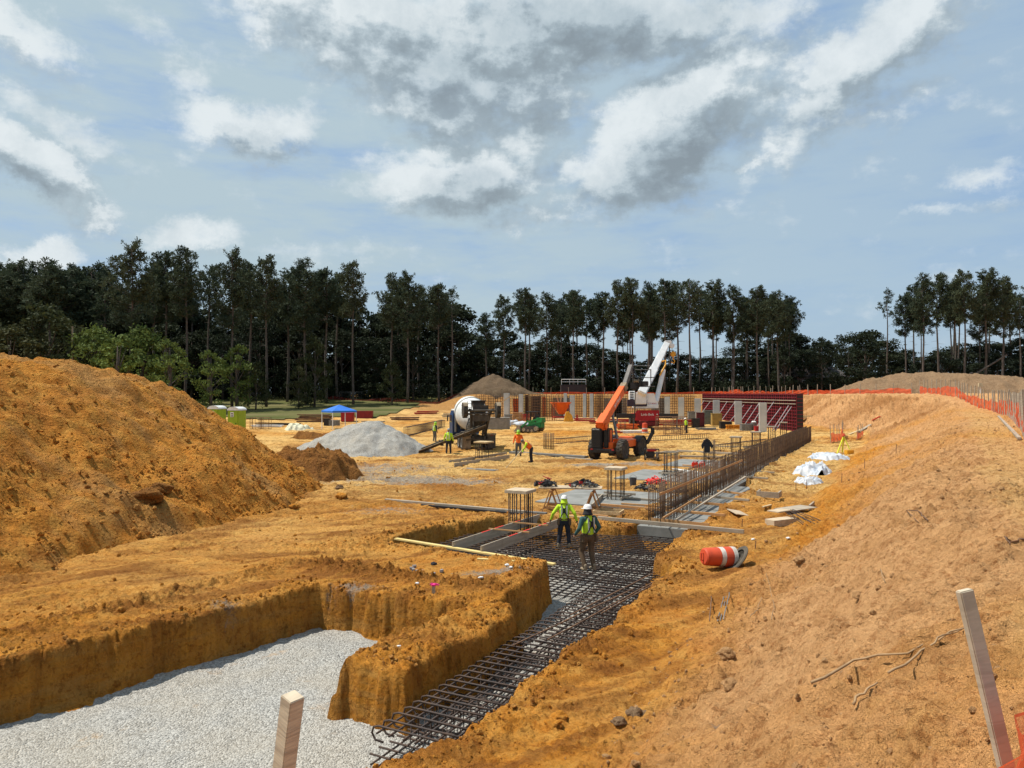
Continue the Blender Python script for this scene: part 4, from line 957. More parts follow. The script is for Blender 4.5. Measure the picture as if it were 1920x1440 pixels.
# other flat forms
for i, (a, b, m, w, h) in enumerate([((852, 872), (955, 856), WOODG, .05, .24), ((842, 866), (950, 850), WOODG, .05, .2), ((958, 848), (1100, 857), GREY, .5, .14), ((870, 878), (930, 882), GREY, .6, .04),
        ((1270, 845), (1400, 852), WOODG, .3, .14), ((1275, 855), (1400, 858), WOODG, .2, .1), ((1262, 879), (1330, 888), WHITE, .3, .04), ((1280, 872), (1340, 876), WOODO, .1, .08),
        ((1340, 836), (1460, 842), WOODG, .12, .08), ((1108, 846), (1190, 840), WOODO, .1, .06), ((1060, 858), (1110, 862), WOODG, .25, .08), ((1195, 852), (1265, 846), WOODG, .2, .1),
        ((700, 836), (770, 842), WOODO, .1, .06), ((560, 808), (650, 803), WOODG, .12, .06), ((1130, 930), (1110, 950), WOODG, .05, .2), ((1060, 960), (1140, 968), WOODO, .09, .05), ((1050, 966), (1130, 974), WOOD, .08, .05)]):
    lab = ['grey form board at the near side of the pad before the mixer', 'grey form board at the far side of the pad before the mixer', 'grey concrete strip behind the bending worker', 'flat grey patch of wet concrete in the pad before the mixer', 'stack of grey planks left of the hung jacket', 'second stack of grey planks left of the hung jacket',
           'white sheet lying right of the open column cage', 'brown board behind the white sheet', 'long grey board between the far column cages', 'thin board behind the left wheel of the telehandler', 'grey board at the left wheel of the telehandler', 'grey board right of the generator',
           'brown board lying right of the gravel pile', 'grey board on the flat before the cream tarp', 'short grey board by the sawhorse legs', 'brown board under the sawhorse table', 'pale board under the sawhorse table'][i]
    board(lab, a, b, w, h, m, h / 2 + .04)
# long ladder-like beam cages lying in the middle ground
def beam_cage(label, a, b, h=.42, w=.3):
    p0, p1 = gp(*a, .1), gp(*b, .1); d = p1 - p0; Ln = d.length; t = thing('beam_cage', label, 'rebar cage', p0, -math.atan2(d.x, d.y), 'long rebar cages lying on the flat')
    lb = bar_mesh('long_bar', [(0, 0, 0), (0, Ln, 0)], .02, 5)
    for x in (-w / 2, w / 2):
        for z in (0, h): link('long_bar', lb, STEEL, t, (x, 0, z))
    st = MB().tube([(-w / 2, 0, 0), (w / 2, 0, 0), (w / 2, 0, h), (-w / 2, 0, h), (-w / 2, 0, .01)], .014, 4).mesh('stirrup')
    for k in range(int(Ln / .3)): link('stirrup', st, STEEL, t, (0, k * .3 + .1, 0))
beam_cage('rebar beam cage running right from the uncapped column cage', (1040, 832), (1108, 826))
beam_cage('rebar beam cage on the flat right of the telehandler', (1190, 828), (1330, 821))
beam_cage('rebar beam cage on the flat left of the mixer cab', (760, 818), (832, 800), .9, .4)
beam_cage('rebar beam cage lying before the red forms', (1340, 845), (1440, 832))
# table cages, far
def wire_cage(label, px, py, w, h, d=.8, m=RUST, n=7, rz=0, group='open wire cages'):
    p = gp(px, py); t = thing('wire_cage', label, 'wire cage', (p.x, p.y, 0), rz, group); mb = MB()
    for sx in (-w / 2, w / 2):
        for sy in (-d / 2, d / 2): mb.tube([(sx, sy, 0), (sx, sy, h)], .035, 5)
    mb.build('frame', m, t); bars = MB().tube([(0, -d / 2, h), (0, -d / 2, .12)], .016, 4).mesh('bar')
    for k in range(n): link('bar', bars, m, t, (-w / 2 + w * (k + .5) / n, 0, 0))
    for z in (.12, h * .55, h): MB().tube([(-w / 2, -d / 2, z), (w / 2, -d / 2, z), (w / 2, d / 2, z), (-w / 2, d / 2, z), (-w / 2, -d / 2, z + .01)], .02, 4).build('rail', m, t)
wire_cage('left wire cage between the green toilet and the cream tarp', 481, 806, 1.3, 1.5, n=3)
wire_cage('right wire cage between the green toilet and the cream tarp', 497, 806, 1.2, 1.5, n=5)
wire_cage('wide low rusty cage right of the crane hook line', 1258, 808, 3.4, 1.7, n=12)
wire_cage('rusty cage beside the wide low one, near the far worker', 1275, 812, 1.6, 1.7, n=9)
wire_cage('small rusty cage in front of the wide low one', 1262, 815, 1.8, 1.1, n=7)

# ---------------------------------------------------------------- concrete columns
for i, (px, d, top, w) in enumerate([(1430, 86, 755, .80), (1384, 96, 752, .85), (1343, 104, 750, .88), (1308, 111, 747, .9), (1277, 116, 745, .9), (1251, 119, 744, .85), (1073, 118, 741, .72), (1096, 122, 738, .5), (1109, 121, 738, .55), (950, 118, 737, .8), (977, 116, 739, .6), (1060, 123, 737, .5)]):
    x = (px - 960) / F * d; z0 = hz_at(x, d) - .2; zt = H - (top - 738) / F * d
    t = thing('concrete_column', ['tallest-looking pale concrete column, nearest the right end of the red forms', 'concrete column second from the right end of the red forms', 'concrete column with a yellow box at its foot', 'concrete column at the left end of the red forms', 'concrete column left of the red forms', 'concrete column just right of the crane',
        'concrete column beside the orange hopper', 'narrow concrete column between hopper and telehandler boom', 'concrete column nearest the telehandler boom on its left', 'concrete column behind the mixer wheels', 'concrete column left of the yellow forms', 'thin concrete column just left of the one by the hopper'][i], 'concrete column', (x, d, z0), ROT + .25, 'bare concrete columns')
    mb = MB(); mb.box((0, 0, (zt - z0) / 2), (w, w, zt - z0), bev=.012); mb.build('shaft', pm('cured_concrete', (.50, .51, .49), (.40, .41, .395), .8, .8, .2), t)
    MB().box((0, 0, .12), (w + .16, w + .16, .24), bev=.01).build('collar', CONC, t)
# ---------------------------------------------------------------- red wall forms with braces
FORM = pm('red_form_frame', (.24, .022, .035), (.16, .015, .022), 2, .6); FORMP = pm('form_face', (.055, .012, .016), (.03, .009, .012), 2, .8)
def red_forms():
    p0 = Vector((32.9, 86.2, 0)); p1 = Vector((31.4, 123, 0)); d = p1 - p0; Ln = d.length; rz = -math.atan2(d.x, d.y); npan = 30; pw = Ln / npan
    t = thing('wall_form', 'tall run of dark red gridded wall forms', 'wall form', (p0.x, p0.y, .0), rz)
    mb = MB(); mb.box((.02, pw / 2, 2.2), (.03, pw - .03, 4.4)); face = mb.mesh('panel')
    fm = MB()
    for y in (0.03, pw / 2, pw - .03): fm.box((-.05, y, 2.2), (.07, .05, 4.4))
    for k in range(12): fm.box((-.055, pw / 2, .1 + k * 4.2 / 11), (.08, pw, .06))
    fm = fm.mesh('rib')
    for k in range(npan):
        o = link('panel', face, FORMP, t, (0, k * pw, .006 * (k % 3))); link('rib', fm, FORM, o)
    # end return
    e = MB().box((.35, -.03, 2.2), (.7, .04, 4.4)); e.build('end_panel', BLACK, t)
    m2 = MB()
    for k in range(10): m2.box((.35, -.07, .2 + k * .45), (.7, .05, .07))
    m2.build('rib', FORM, t)
    w = MB().box((-.16, 0, 0), (.08, Ln, .08)).mesh('waler')
    for z in (3.2, 3.6): link('waler', w, WOODG, t, (0, Ln / 2, z))
    ALU = pm('brace_steel', (.42, .36, .36), (.30, .26, .26), 3, .5, 0, .4)
    rg = random.Random(4)
    for k, y in enumerate([1.2, 2.0, 4.2, 6.5, 9.2, 11.5, 14, 17, 20.5, 24, 28, 32, 35.5]):
        MB().tube([(-.15, y, 2.9 + rg.uniform(-.2, .5)), (-2.6 - rg.uniform(0, .5), y - 1.4, .1)], .055, 7).build('brace', ALU, t)
    return t
red_forms()
# rebar and forms of the far retaining wall
def far_wall():
    rg = random.Random(12); y = 125.0; x0, x1 = -6, 31
    t = thing('retaining_wall', 'far retaining wall of upright rebar grids in front of the soil face', 'rebar wall', (x0, y, .3))
    n = 18; w = (x1 - x0) / n
    for k in range(n):
        mb = MB(); st = .30
        for i in range(int(w / st)):
            mb.tube([(i * st, 0, 0), (i * st + rg.uniform(-.03, .03), 0, 3.7 + rg.uniform(-.1, .5))], .045, 4)
        for j in range(9): mb.tube([(0, -.04, .3 + j * .42), (w, -.04, .3 + j * .42)], .036, 4)
        mb.build('rebar_grid', [RUST, STEEL][k % 2], t, (k * w, 0, 0))
    for k, (px, wd, m, hh) in enumerate([(985, 1.1, WOODY, 3.9), (990, 1.0, WOODY, 3.9), (1005, 1.6, BLACK, 3.7), (1020, .6, ORANGEP, 3.5), (967, .8, ORANGEP, 3.2), (1055, 3, WOODG, 3.4), (1150, 3, WOODG, 3.3), (1165, 2, WOODG, 3.3), (1240, 3, WOODG, 3.3)]):
        MB().box((0, .25, hh / 2), (wd, .08, hh)).build('form_panel', m, t, ((px - 960) / F * 124.5 - x0, 0, .006 * k))
    return t
far_wall()
# tall dark shutter standing behind the skid steer
def shutter(label, px, d, w, h, m=RUST):
    x = (px - 960) / F * d; t = thing('rebar_screen', label, 'rebar screen', (x, d, hz_at(x, d) - .1), 0, 'upright rebar screens'); vb = MB().box((0, 0, h / 2), (.05, .05, h)).mesh('vertical_bar'); hb = MB().box((0, -.05, 0), (w, .04, .05)).mesh('horizontal_bar')
    for k in range(9): link('vertical_bar', vb, m, t, (-w / 2 + w * k / 8, 0, 0))
    for k in range(10): link('horizontal_bar', hb, m, t, (0, 0, h * (.08 + .1 * k)))
shutter('tall dark rebar panel standing behind the green skid steer', 1002, 104, 1.7, 4.2)
shutter('square rebar panel right of the tall dark one', 1030, 110, 2.0, 3.4)
shutter('narrow upright rebar panel left of the telehandler boom', 1124, 116, .9, 4.2, STEEL)
for i, (a, b, d) in enumerate([((1043, 738), (1049, 762), 112), ((1053, 740), (1050, 762), 112), ((959, 742), (962, 772), 108), ((936, 757), (957, 743), 108)]):
    board(['left leg of the pair of raking pale props behind the orange hopper', 'right leg of the pair of raking pale props behind the orange hopper', 'leaning pale prop behind the mixer wheels', 'long raking rod above the mixer wheel'][i], at(*a, d), at(*b, d), .12, .12, WOOD, world=True, name='prop', cat='prop', group='raking props at the far wall')
# ================================================================== PEOPLE
SKIN = pm('skin', (.30, .16, .10), (.26, .135, .085), 6, .6); LIME = pm('lime_fabric', (.50, .72, .03), (.42, .62, .03), 7, .85); ORF = pm('orange_fabric', (.85, .16, .02), (.75, .13, .02), 7, .85)
TEAL = pm('teal_fabric', (.05, .12, .115), (.035, .09, .09), 7, .9); DENIM = pm('dark_trousers', (.018, .020, .028), (.030, .032, .042), 8, .95); BROWNF = pm('brown_trousers', (.13, .085, .05), (.09, .06, .035), 8, .95)
GREYF = pm('grey_trousers', (.12, .12, .11), (.08, .08, .075), 8, .95); BOOT = pm('boot_leather', (.30, .24, .16), (.2, .15, .1), 8, .8); GLOVE = pm('work_glove', (.05, .045, .045), (.10, .09, .08), 8, .9)
REFL = pm('reflective_tape', (.50, .52, .50), (.42, .44, .42), 5, .4); HELM = pm('white_helmet', (.80, .80, .79), (.72, .72, .70), 3, .35); GREENH = pm('green_helmet', (.30, .62, .08), (.26, .55, .08), 3, .4)
def remesh(mb, vox, sm=2):
    me = mb.mesh('tmp'); o = bpy.data.objects.new('tmp', me); COL.objects.link(o)
    r = o.modifiers.new('r', 'REMESH'); r.mode = 'VOXEL'; r.voxel_size = vox; r.use_smooth_shade = True
    s = o.modifiers.new('s', 'SMOOTH'); s.factor = .6; s.iterations = sm
    dg = bpy.context.evaluated_depsgraph_get(); dg.update(); out = bpy.data.meshes.new_from_object(o.evaluated_get(dg))
    bpy.data.objects.remove(o); bpy.data.meshes.remove(me)
    out.polygons.foreach_set('use_smooth', [True] * len(out.polygons)); out.materials.clear(); return out
def cap(mb, pts, rs, n=12, sx=1.0):
    """tapered limb with round ends"""
    pts = [Vector(p) for p in pts]; d0 = (pts[0] - pts[1]).normalized(); d1 = (pts[-1] - pts[-2]).normalized()
    P_ = [pts[0] + d0 * rs[0] * k for k in (.92, .6)] + pts + [pts[-1] + d1 * rs[-1] * k for k in (.6, .92)]
    Q = [rs[0] * .38, rs[0] * .8] + list(rs) + [rs[-1] * .8, rs[-1] * .38]
    return mb.tube(P_, Q, n)
def ell(mb, c, r, rot=None):
    prof = [(math.sin(t) + 1e-4, -math.cos(t)) for t in [math.pi * (k + .02) / 8.04 for k in range(9)]]
    M = (rot or Matrix.Identity(3)) @ Matrix.Diagonal(Vector(r)); return mb.lathe(prof, 14, M, c)
def person(label, loc, rz, ht=1.8, lean=0.0, yaw=0.0, legs=None, arms=None, shirt=LIME, vest=None, pants=DENIM, helmet=HELM, fine=False, glove=True, harness=False, belt=False, sleeves=True, neck=None, boot=BOOT, group='site workers'):
    """faces local +Y. lean tips the trunk forwards."""
    t = thing('person', label, 'person', loc, rz, group); t.scale = (ht / 1.8,) * 3
    Lr = Matrix.Rotation(-lean, 3, 'X'); hip = Vector((0, 0, .94))
    def up(p): return hip + Lr @ (Vector(p) - hip)
    legs = legs or {'L': [(-.10, 0, .93), (-.13, .02, .50), (-.14, -.03, .09)], 'R': [(.10, 0, .93), (.13, .03, .50), (.15, -.01, .09)]}
    arms = arms or {'L': [(-.20, -.01, 1.44), (-.30, -.04, 1.16), (-.33, .04, .92)], 'R': [(.20, -.01, 1.44), (.30, -.04, 1.16), (.34, .05, .92)]}
    A_ = {k: [up(v[0]) if not (len(v) > 3) else up(v[0]), *(Vector(q) if lean > .5 else up(q) for q in v[1:3])] for k, v in arms.items()}
    vox = .011 if fine else .02
    # body: one continuous figure
    b = MB(); cap(b, [up((0, 0, .95)), up((0, .0, 1.12)), up((0, .0, 1.34)), up((0, -.01, 1.46))], [.145, .14, .155, .10])
    cap(b, [up((-.13, -.01, 1.43)), up((.13, -.01, 1.43))], [.075, .075]); cap(b, [up((0, -.01, 1.46)), up((0, .01, 1.60))], [.062, .055])
    hd = up((0, .02, 1.68)); HR = Lr @ Matrix.Rotation(yaw, 3, 'Z')
    ell(b, hd, (.078, .098, .118), HR); ell(b, hd + HR @ Vector((0, .098, -.015)), (.016, .022, .022), HR); ell(b, hd + HR @ Vector((0, .07, -.075)), (.045, .03, .03), HR)
    for s in (-1, 1): ell(b, hd + HR @ Vector((s * .08, 0, -.005)), (.012, .022, .03), HR)
    for k, (h_, kn, an) in legs.items():
        cap(b, [h_, kn], [.088, .058]); cap(b, [kn, an], [.057, .038]); a = Vector(an); cap(b, [a + Vector((0, -.02, -.03)), a + Vector((0, .13, -.05))], [.04, .034])
    for k in A_:
        s_, e_, w_ = A_[k]; cap(b, [s_, e_], [.05, .04]); cap(b, [e_, w_], [.04, .027])
        d = (w_ - e_).normalized(); sg = -1 if k == 'L' else 1; side = Vector((sg * -.2, .97, 0)); side = (side - d * side.dot(d)).normalized(); nrm = d.cross(side) * sg
        pc = w_ + d * .045; b.add(*_palm(pc, d, side, nrm)) 
        for q in range(4):
            base = w_ + d * .085 + side * (.032 - .021 * q); ln = (.032, .037, .035, .027)[q]; cd = (d - nrm * (.35 + .08 * q)).normalized(); c2 = (d - nrm * 1.3).normalized()
            cap(b, [base, base + cd * ln, base + cd * ln + c2 * ln * .8], [.0095, .009, .0075], 7)
        tb = w_ + d * .03 + side * .035; td = (d + side * .9 - nrm * .3).normalized(); cap(b, [tb, tb + td * .035, tb + td * .035 + (d - nrm * .3).normalized() * .028], [.012, .0105, .008], 7)
    body = link('body', remesh(b, vox * (.8 if fine else 1), 1), SKIN, t)
    # clothing
    c = MB()
    for k, (h_, kn, an) in legs.items():
        a = Vector(an) + Vector((0, 0, .03)); cap(c, [Vector(h_) + Vector((0, 0, -.02)), kn], [.112, .080]); cap(c, [kn, a], [.080, .068])
    cap(c, [up((-.05, 0, .93)), up((.05, 0, .93))], [.125, .125]); cap(c, [up((0, 0, .93)), up((0, 0, 1.05))], [.15, .15])
    link('trousers', remesh(c, vox * 1.3), pants, t)
    for k, (h_, kn, an) in legs.items():
        a = Vector(an); bm_ = MB(); cap(bm_, [a + Vector((0, -.02, .06)), a + Vector((0, -.02, -.03))], [.055, .055]); cap(bm_, [a + Vector((0, -.03, -.045)), a + Vector((0, .16, -.05))], [.046, .044]); link('boot', remesh(bm_, vox * 1.2, 1), boot, t)
    c = MB(); cap(c, [up((0, 0, 1.00)), up((0, 0, 1.15)), up((0, 0, 1.33)), up((0, -.01, 1.45))], [.165, .158, .175, .12]); cap(c, [up((-.15, -.01, 1.42)), up((.15, -.01, 1.42))], [.085, .085])
    for k in A_:
        s_, e_, w_ = A_[k]
        if sleeves: cap(c, [s_, e_], [.072, .060]); cap(c, [e_, e_.lerp(w_, .9)], [.058, .044])
        else: cap(c, [s_, s_.lerp(e_, .6)], [.070, .062])
    link('shirt', remesh(c, vox * 1.3), shirt, t)
    def band(z0, z1, r0, r1, m, name, sx=1.12, sy=.86):
        q = MB(); M = Lr @ Matrix.Diagonal(Vector((sx, sy, 1))); q.lathe([(r0, z0), (r0 + .004, (z0 + z1) / 2), (r1, z1)], 20, M, hip - Lr @ hip); link(name, q.mesh(name, True), m, t)
    if vest is not None:
        c = MB(); cap(c, [up((0, 0, 1.04)), up((0, 0, 1.16)), up((0, 0, 1.34)), up((0, -.01, 1.44))], [.176, .172, .186, .128]); ve = link('vest', remesh(c, vox * 1.2), vest, t)
        for s in (-1, 1):
            for sg in (-1, 1):
                q = MB(); q.bar(up((s * .085, sg * .187, 1.06)), up((s * .095, sg * .16, 1.47)), .045, .012, (0, 1, 0)); q.build('reflective_stripe', REFL, ve)
    if harness:
        for s in (-1, 1):
            q = MB(); q.tube([up((s * .10, .16, 1.46)), up((s * .10, -.11, 1.50)), up((s * .02, -.185, 1.34)), up((-s * .10, -.185, 1.12)), up((-s * .14, -.13, 1.02))], .017, 6); q.build('harness_strap', CHAR, t)
        q = MB(); q.box(up((0, -.2, 1.3)), (.09, .03, .16), Lr, .01); q.build('harness_pad', CHAR, t)
    if belt:
        q = MB(); M = Lr @ Matrix.Diagonal(Vector((1.15, .95, 1))); q.lathe([(.165, .97), (.168, 1.0), (.165, 1.04)], 20, M, hip - Lr @ hip); be = link('tool_belt', q.mesh('tool_belt'), BROWNF, t)
        for s in (-1, 1): q = MB(); q.box(up((s * .20, -.03, .90)), (.09, .17, .22), Lr, .02); q.build('pouch', BROWNF, be)
    if helmet is not None:
        q = MB(); M = HR; cc = hd + HR @ Vector((0, -.005, .025))
        q.lathe([(.105, -.01), (.120, .0), (.108, .012), (.104, .05), (.088, .09), (.055, .118), (.002, .128)], 20, M @ Matrix.Diagonal(Vector((1, 1.15, 1))), cc); q.box(cc + HR @ Vector((0, .135, .0)), (.15, .06, .012), HR, .004)
        h_ = link('helmet', q.mesh('helmet', True), helmet, t)
        if neck is not None:
            q = MB(); q.lathe([(.10, .0), (.106, -.06), (.125, -.13), (.15, -.17)], 18, M @ Matrix.Diagonal(Vector((1, 1.05, 1))), cc); link('neck_shade', q.mesh('neck_shade', True), neck, t)
    if glove:
        for k in A_:
            s_, e_, w_ = A_[k]; d = (w_ - e_).normalized(); q = MB(); q.tube([w_ - d * .02, w_ + d * .03], [.040, .034], 10); q.build('glove_cuff', GLOVE, t)
    return t
def _palm(c, d, side, nrm):
    v = []
    for a in (-.045, .0, .045):
        for (p, q) in ((-.04, -.014), (.04, -.014), (.043, .012), (-.043, .012)): v.append(c + d * a + side * p * (1 if a > -.04 else .75) + nrm * q)
    f = [(0, 1, 2, 3), (8, 11, 10, 9)]
    for r in (0, 4):
        for k in range(4): f.append((r + k, r + (k + 1) % 4, r + 4 + (k + 1) % 4, r + 4 + k))
    return v, f
ZM = -.345
p = gp(1058, 1027, ZM)
person('worker in lime long sleeves and white helmet seen from behind, standing on the rebar mat', (p.x, p.y, ZM - .01), R(-4), 1.60, .10, 0,
       legs={'L': [(-.10, 0, .93), (-.15, .05, .50), (-.20, 0, .09)], 'R': [(.10, 0, .93), (.14, .07, .50), (.17, .03, .09)]},
       arms={'L': [(-.20, -.01, 1.44), (-.38, -.06, 1.20), (-.47, .05, .96)], 'R': [(.20, -.01, 1.44), (.36, -.08, 1.20), (.44, -.02, .93)]},
       shirt=LIME, vest=LIME, pants=DENIM, fine=True, harness=True, belt=True, neck=LIME, boot=BOOT)
p = gp(1103, 1068, ZM)
person('worker in teal sleeves, lime vest and brown trousers, nearer of the two on the mat', (p.x, p.y, ZM - .01), R(28), 1.74, .03, R(25),
       legs={'L': [(-.10, 0, .93), (-.16, .12, .52), (-.15, -.05, .09)], 'R': [(.10, 0, .93), (.12, .04, .50), (.12, -.10, .09)]},
       arms={'L': [(-.20, -.01, 1.44), (-.30, -.02, 1.18), (-.33, .15, 1.0)], 'R': [(.20, -.01, 1.44), (.33, -.07, 1.18), (.28, .08, .98)]},
       shirt=TEAL, vest=LIME, pants=BROWNF, fine=True, harness=True, belt=True, neck=CHAR)
p = gp(815, 829); person('worker in black shirt, lime vest and lime headcover left of the mixer cab', (p.x, p.y, 0), R(-50), 1.82, .1, 0, shirt=CHAR, vest=LIME, pants=GREYF, helmet=GREENH, neck=LIME)
p = gp(841, 852); person('worker in lime vest and grey helmet standing behind the concrete chute', (p.x, p.y, 0), R(-10), 1.86, .02, R(20), shirt=LIME, vest=LIME, pants=DENIM, helmet=pm('grey_helmet', (.25, .27, .28), (.2, .22, .23), 3, .4), boot=CHAR)
p = gp(972, 857); person('worker in bright orange shirt and green helmet facing the camera', (p.x, p.y, 0), R(178), 1.86, .02, 0, shirt=ORF, vest=None, pants=GREYF, helmet=GREENH, neck=LIME, boot=CHAR)
p = gp(996, 867); BEND = (p.x, p.y)
person('worker in lime and orange vest bending over a long handle', (p.x, p.y, 0), R(100), 1.72, .85, 0, shirt=LIME, vest=ORF, pants=DENIM, helmet=GREYF, boot=CHAR,
       arms={'L': [(-.20, -.01, 1.44), (-.24, .50, .98), (-.16, .72, .80)], 'R': [(.20, -.01, 1.44), (.24, .42, .96), (.1, .60, .66)]})
a, b_ = Vector((BEND[0] - .45, BEND[1] - .05, .95)), gp(948, 878, .05)
tag(MB().tube([(0, 0, 0), b_ - a], .025, 8).build('screed_handle', WOOD, None, a, smooth=True), 'long pale handle held by the bending worker', 'tool handle')
p = gp(1287, 813); person('distant worker in lime vest and white helmet before the rusty cages', (p.x, p.y, 0), R(60), 1.72, .15, 0, shirt=LIME, vest=LIME, pants=DENIM, boot=CHAR)
# ================================================================== MACHINES
def wheel(parent, c, r, w, hubm=GREY, lugs=14, yaw=0.0, name='wheel'):
    """axle along local x; tyre with lugs, rim inside"""
    M = Matrix.Rotation(yaw, 3, 'Z') @ Matrix.Rotation(R(90), 3, 'Y'); mb = MB()
    mb.lathe([(r * .55, -w * .42), (r * .80, -w * .5), (r * .95, -w * .44), (r * .97, 0), (r * .95, w * .44), (r * .80, w * .5), (r * .55, w * .42)], 26, M)
    for k in range(lugs):
        a = 2 * math.pi * k / lugs
        for s in (-1, 1):
            Mk = M @ Matrix.Rotation(a + s * .1, 3, 'Z'); mb.box(Mk @ Vector((r * .975, 0, s * w * .25)), (r * .07, r * .13, w * .46), Mk @ Matrix.Rotation(s * .5, 3, 'X'))
    o = mb.build('wheel', RUBBER, parent, c); h = MB(); h.lathe([(r * .10, -w * .36), (r * .50, -w * .34), (r * .56, -w * .44), (r * .56, w * .44), (r * .50, w * .30), (r * .16, w * .34), (r * .1, w * .40)], 20, M); h.build('rim', hubm, o); return o
DIRTY = pm('dirty_machine_steel', (.10, .085, .065), (.055, .048, .04), 3, .8, .3, .1); MUD = pm('mud_splashed_steel', (.30, .24, .16), (.18, .14, .095), 4, .85, .3)
DRUMW = pm('drum_white', (.66, .67, .65), (.52, .52, .49), .9, .5, .1); NAVY = pm('navy_paint', (.022, .055, .14), (.018, .04, .10), 2, .4); PALEB = pm('pale_blue_paint', (.22, .32, .40), (.18, .26, .33), 2, .45)
def mixer():
    c = gp(899, 845); t = thing('mixer_truck', 'white-drum concrete mixer truck with raised rear axle and navy cab', 'truck', (c.x, c.y, hz_at(c.x, c.y)), R(14))
    f = MB()
    for s in (-1, 1): f.box((s * .45, 4.4, .95), (.12, 8.8, .3), bev=.01)
    for y in (.3, 2.4, 4.4, 6.6): f.box((0, y, .95), (.9, .12, .22))
    f.build('frame', DIRTY, t)
    for y in (1.0, 2.35): 
        for s in (-1, 1): wheel(t, (s * .98, y, .53), .53, .56, WHITE, 16)
    for s in (-1, 1): wheel(t, (s * 1.02, 7.3, .53), .53, .34, WHITE, 16)
    a = MB()
    for y in (1.0, 2.35, 7.3): a.tube([(-1, y, .53), (1, y, .53)], .1, 8)
    a.build('axle', DIRTY, t)
    # drum
    Md = Matrix.Rotation(R(12), 3, 'X') @ Matrix.Rotation(R(-90), 3, 'X'); d = MB()
    d.lathe([(.52, -2.15), (.60, -2.0), (.95, -1.35), (1.27, -.4), (1.34, .35), (1.25, 1.3), (.85, 2.3), (.5, 2.7), (.02, 2.75)], 32, Md, (0, 3.1, 2.72)); dr = d.build('drum', DRUMW, t, smooth=True)
    b2 = MB(); b2.lathe([(1.345, .25), (1.37, .3), (1.37, .42), (1.345, .47)], 32, Md, (0, 3.1, 2.72)); b2.build('roller_ring', GREY, dr)
    o2 = MB(); o2.lathe([(.50, -2.22), (.56, -2.24), (.54, -2.12)], 24, Md, (0, 3.1, 2.72)); o2.build('drum_mouth', DIRTY, dr)
    # rear pedestal, hopper
    p = MB()
    for s in (-1, 1): p.bar((s * .62, .55, 1.0), (s * .50, .85, 3.0), .16, .22); p.bar((s * .62, .55, 1.0), (s * .35, 1.5, 2.3), .1, .1); p.bar((s * .3, .3, 1.1), (s * .42, .5, 2.6), .1, .12)
    p.box((0, .72, 2.95), (1.25, .2, .22)); p.box((0, .6, 2.1), (1.1, .12, .7)); p.build('pedestal', DIRTY, t)
    h = MB(); h.prism([(-.50, 3.85), (.50, 3.85), (.28, 2.85), (-.28, 2.85)], .25, .9); h.box((0, .5, 3.86), (1.1, .8, .06)); h.build('charge_hopper', DIRTY, t)
    # raised booster axle
    bo = MB()
    for s in (-1, 1): bo.bar((s * .55, .5, 1.35), (s * .72, -.55, 3.05), .16, .24); bo.bar((s * .72, -.55, 3.05), (s * .95, -.75, 3.2), .14, .2)
    bo.tube([(-1.1, -.72, 3.12), (1.1, -.72, 3.12)], .085, 8); bo.tube([(-1.0, -.68, 2.88), (1.0, -.68, 2.88)], .06, 8); bo.box((0, -.55, 2.55), (1.3, .14, .5)); bo.box((0, -.45, 3.35), (1.2, .1, .35))
    ax = bo.build('booster_axle', DIRTY, t)
    for s in (-1, 1):
        wheel(ax, (s * 1.28, -.72, 3.12), .56, .34, DIRTY, 14); fe = MB()
        n = 9; pr = [(math.cos(a_) * .62, math.sin(a_) * .62) for a_ in [R(35 + 110 * k / n) for k in range(n + 1)]]
        for k in range(n): fe.bar((s * 1.28, -.72 + pr[k][0], 3.12 + pr[k][1]), (s * 1.28, -.72 + pr[k + 1][0], 3.12 + pr[k + 1][1]), .34, .03, (0, 0, 1))
        fe.build('fender', MUD, ax)
    # chute swung to the left and down
    s0 = Vector((.35, -.35, 1.95)); e = at(783, 847, 55.2); Rt = Matrix.Rotation(-R(14), 3, 'Z'); e = Rt @ (e - t.location); ch = MB()
    dv = (e - s0); 
    prof = [(math.sin(a_) * .26, -math.cos(a_) * .20 + .08) for a_ in [R(-95 + 190 * k / 8) for k in range(9)]]
    up_ = Vector((0, 0, 1)); dn = dv.normalized(); sx = dn.cross(up_).normalized(); uz = sx.cross(dn); V = []; Fc = []
    for q in (s0, e):
        for k_, (a_, b_) in enumerate(prof): V.append(q + sx * a_ + uz * b_)
        for k_, (a_, b_) in reversed(list(enumerate(prof))): V.append(q + sx * a_ * 1.13 + uz * (b_ - .03))
    n = 18
    for k in range(n): Fc.append((k, (k + 1) % n, n + (k + 1) % n, n + k))
    Fc += [tuple(range(n)), tuple(range(n, 2 * n))]; ch.add(V, Fc)
    for f_ in (.33, .66): q = s0.lerp(e, f_); ch.box(q - uz * .02, (.1, .62, .42), Matrix((dn, sx, uz)).transposed())
    cc = ch.build('chute', pm('chute_steel', (.10, .08, .06), (.045, .038, .032), 3, .7, .3, .2), t); rl = MB()
    for s in (-1, 1): rl.tube([s0 + sx * .30 * s + uz * .09, e + sx * .30 * s + uz * .09], .035, 6)
    rl.build('chute_rim', MUD, cc)
    MB().tube([(.3, .2, 1.2), s0 - uz * .2, s0.lerp(e, .3) - uz * .22], .06, 6).build('chute_stay', DIRTY, cc)
    cm = MB(); cm.lathe([(.38, 2.62), (.36, 2.3), (.16, 2.0)], 16, None, (.1, -.05, 0)); cm.build('discharge_collar', DIRTY, t)
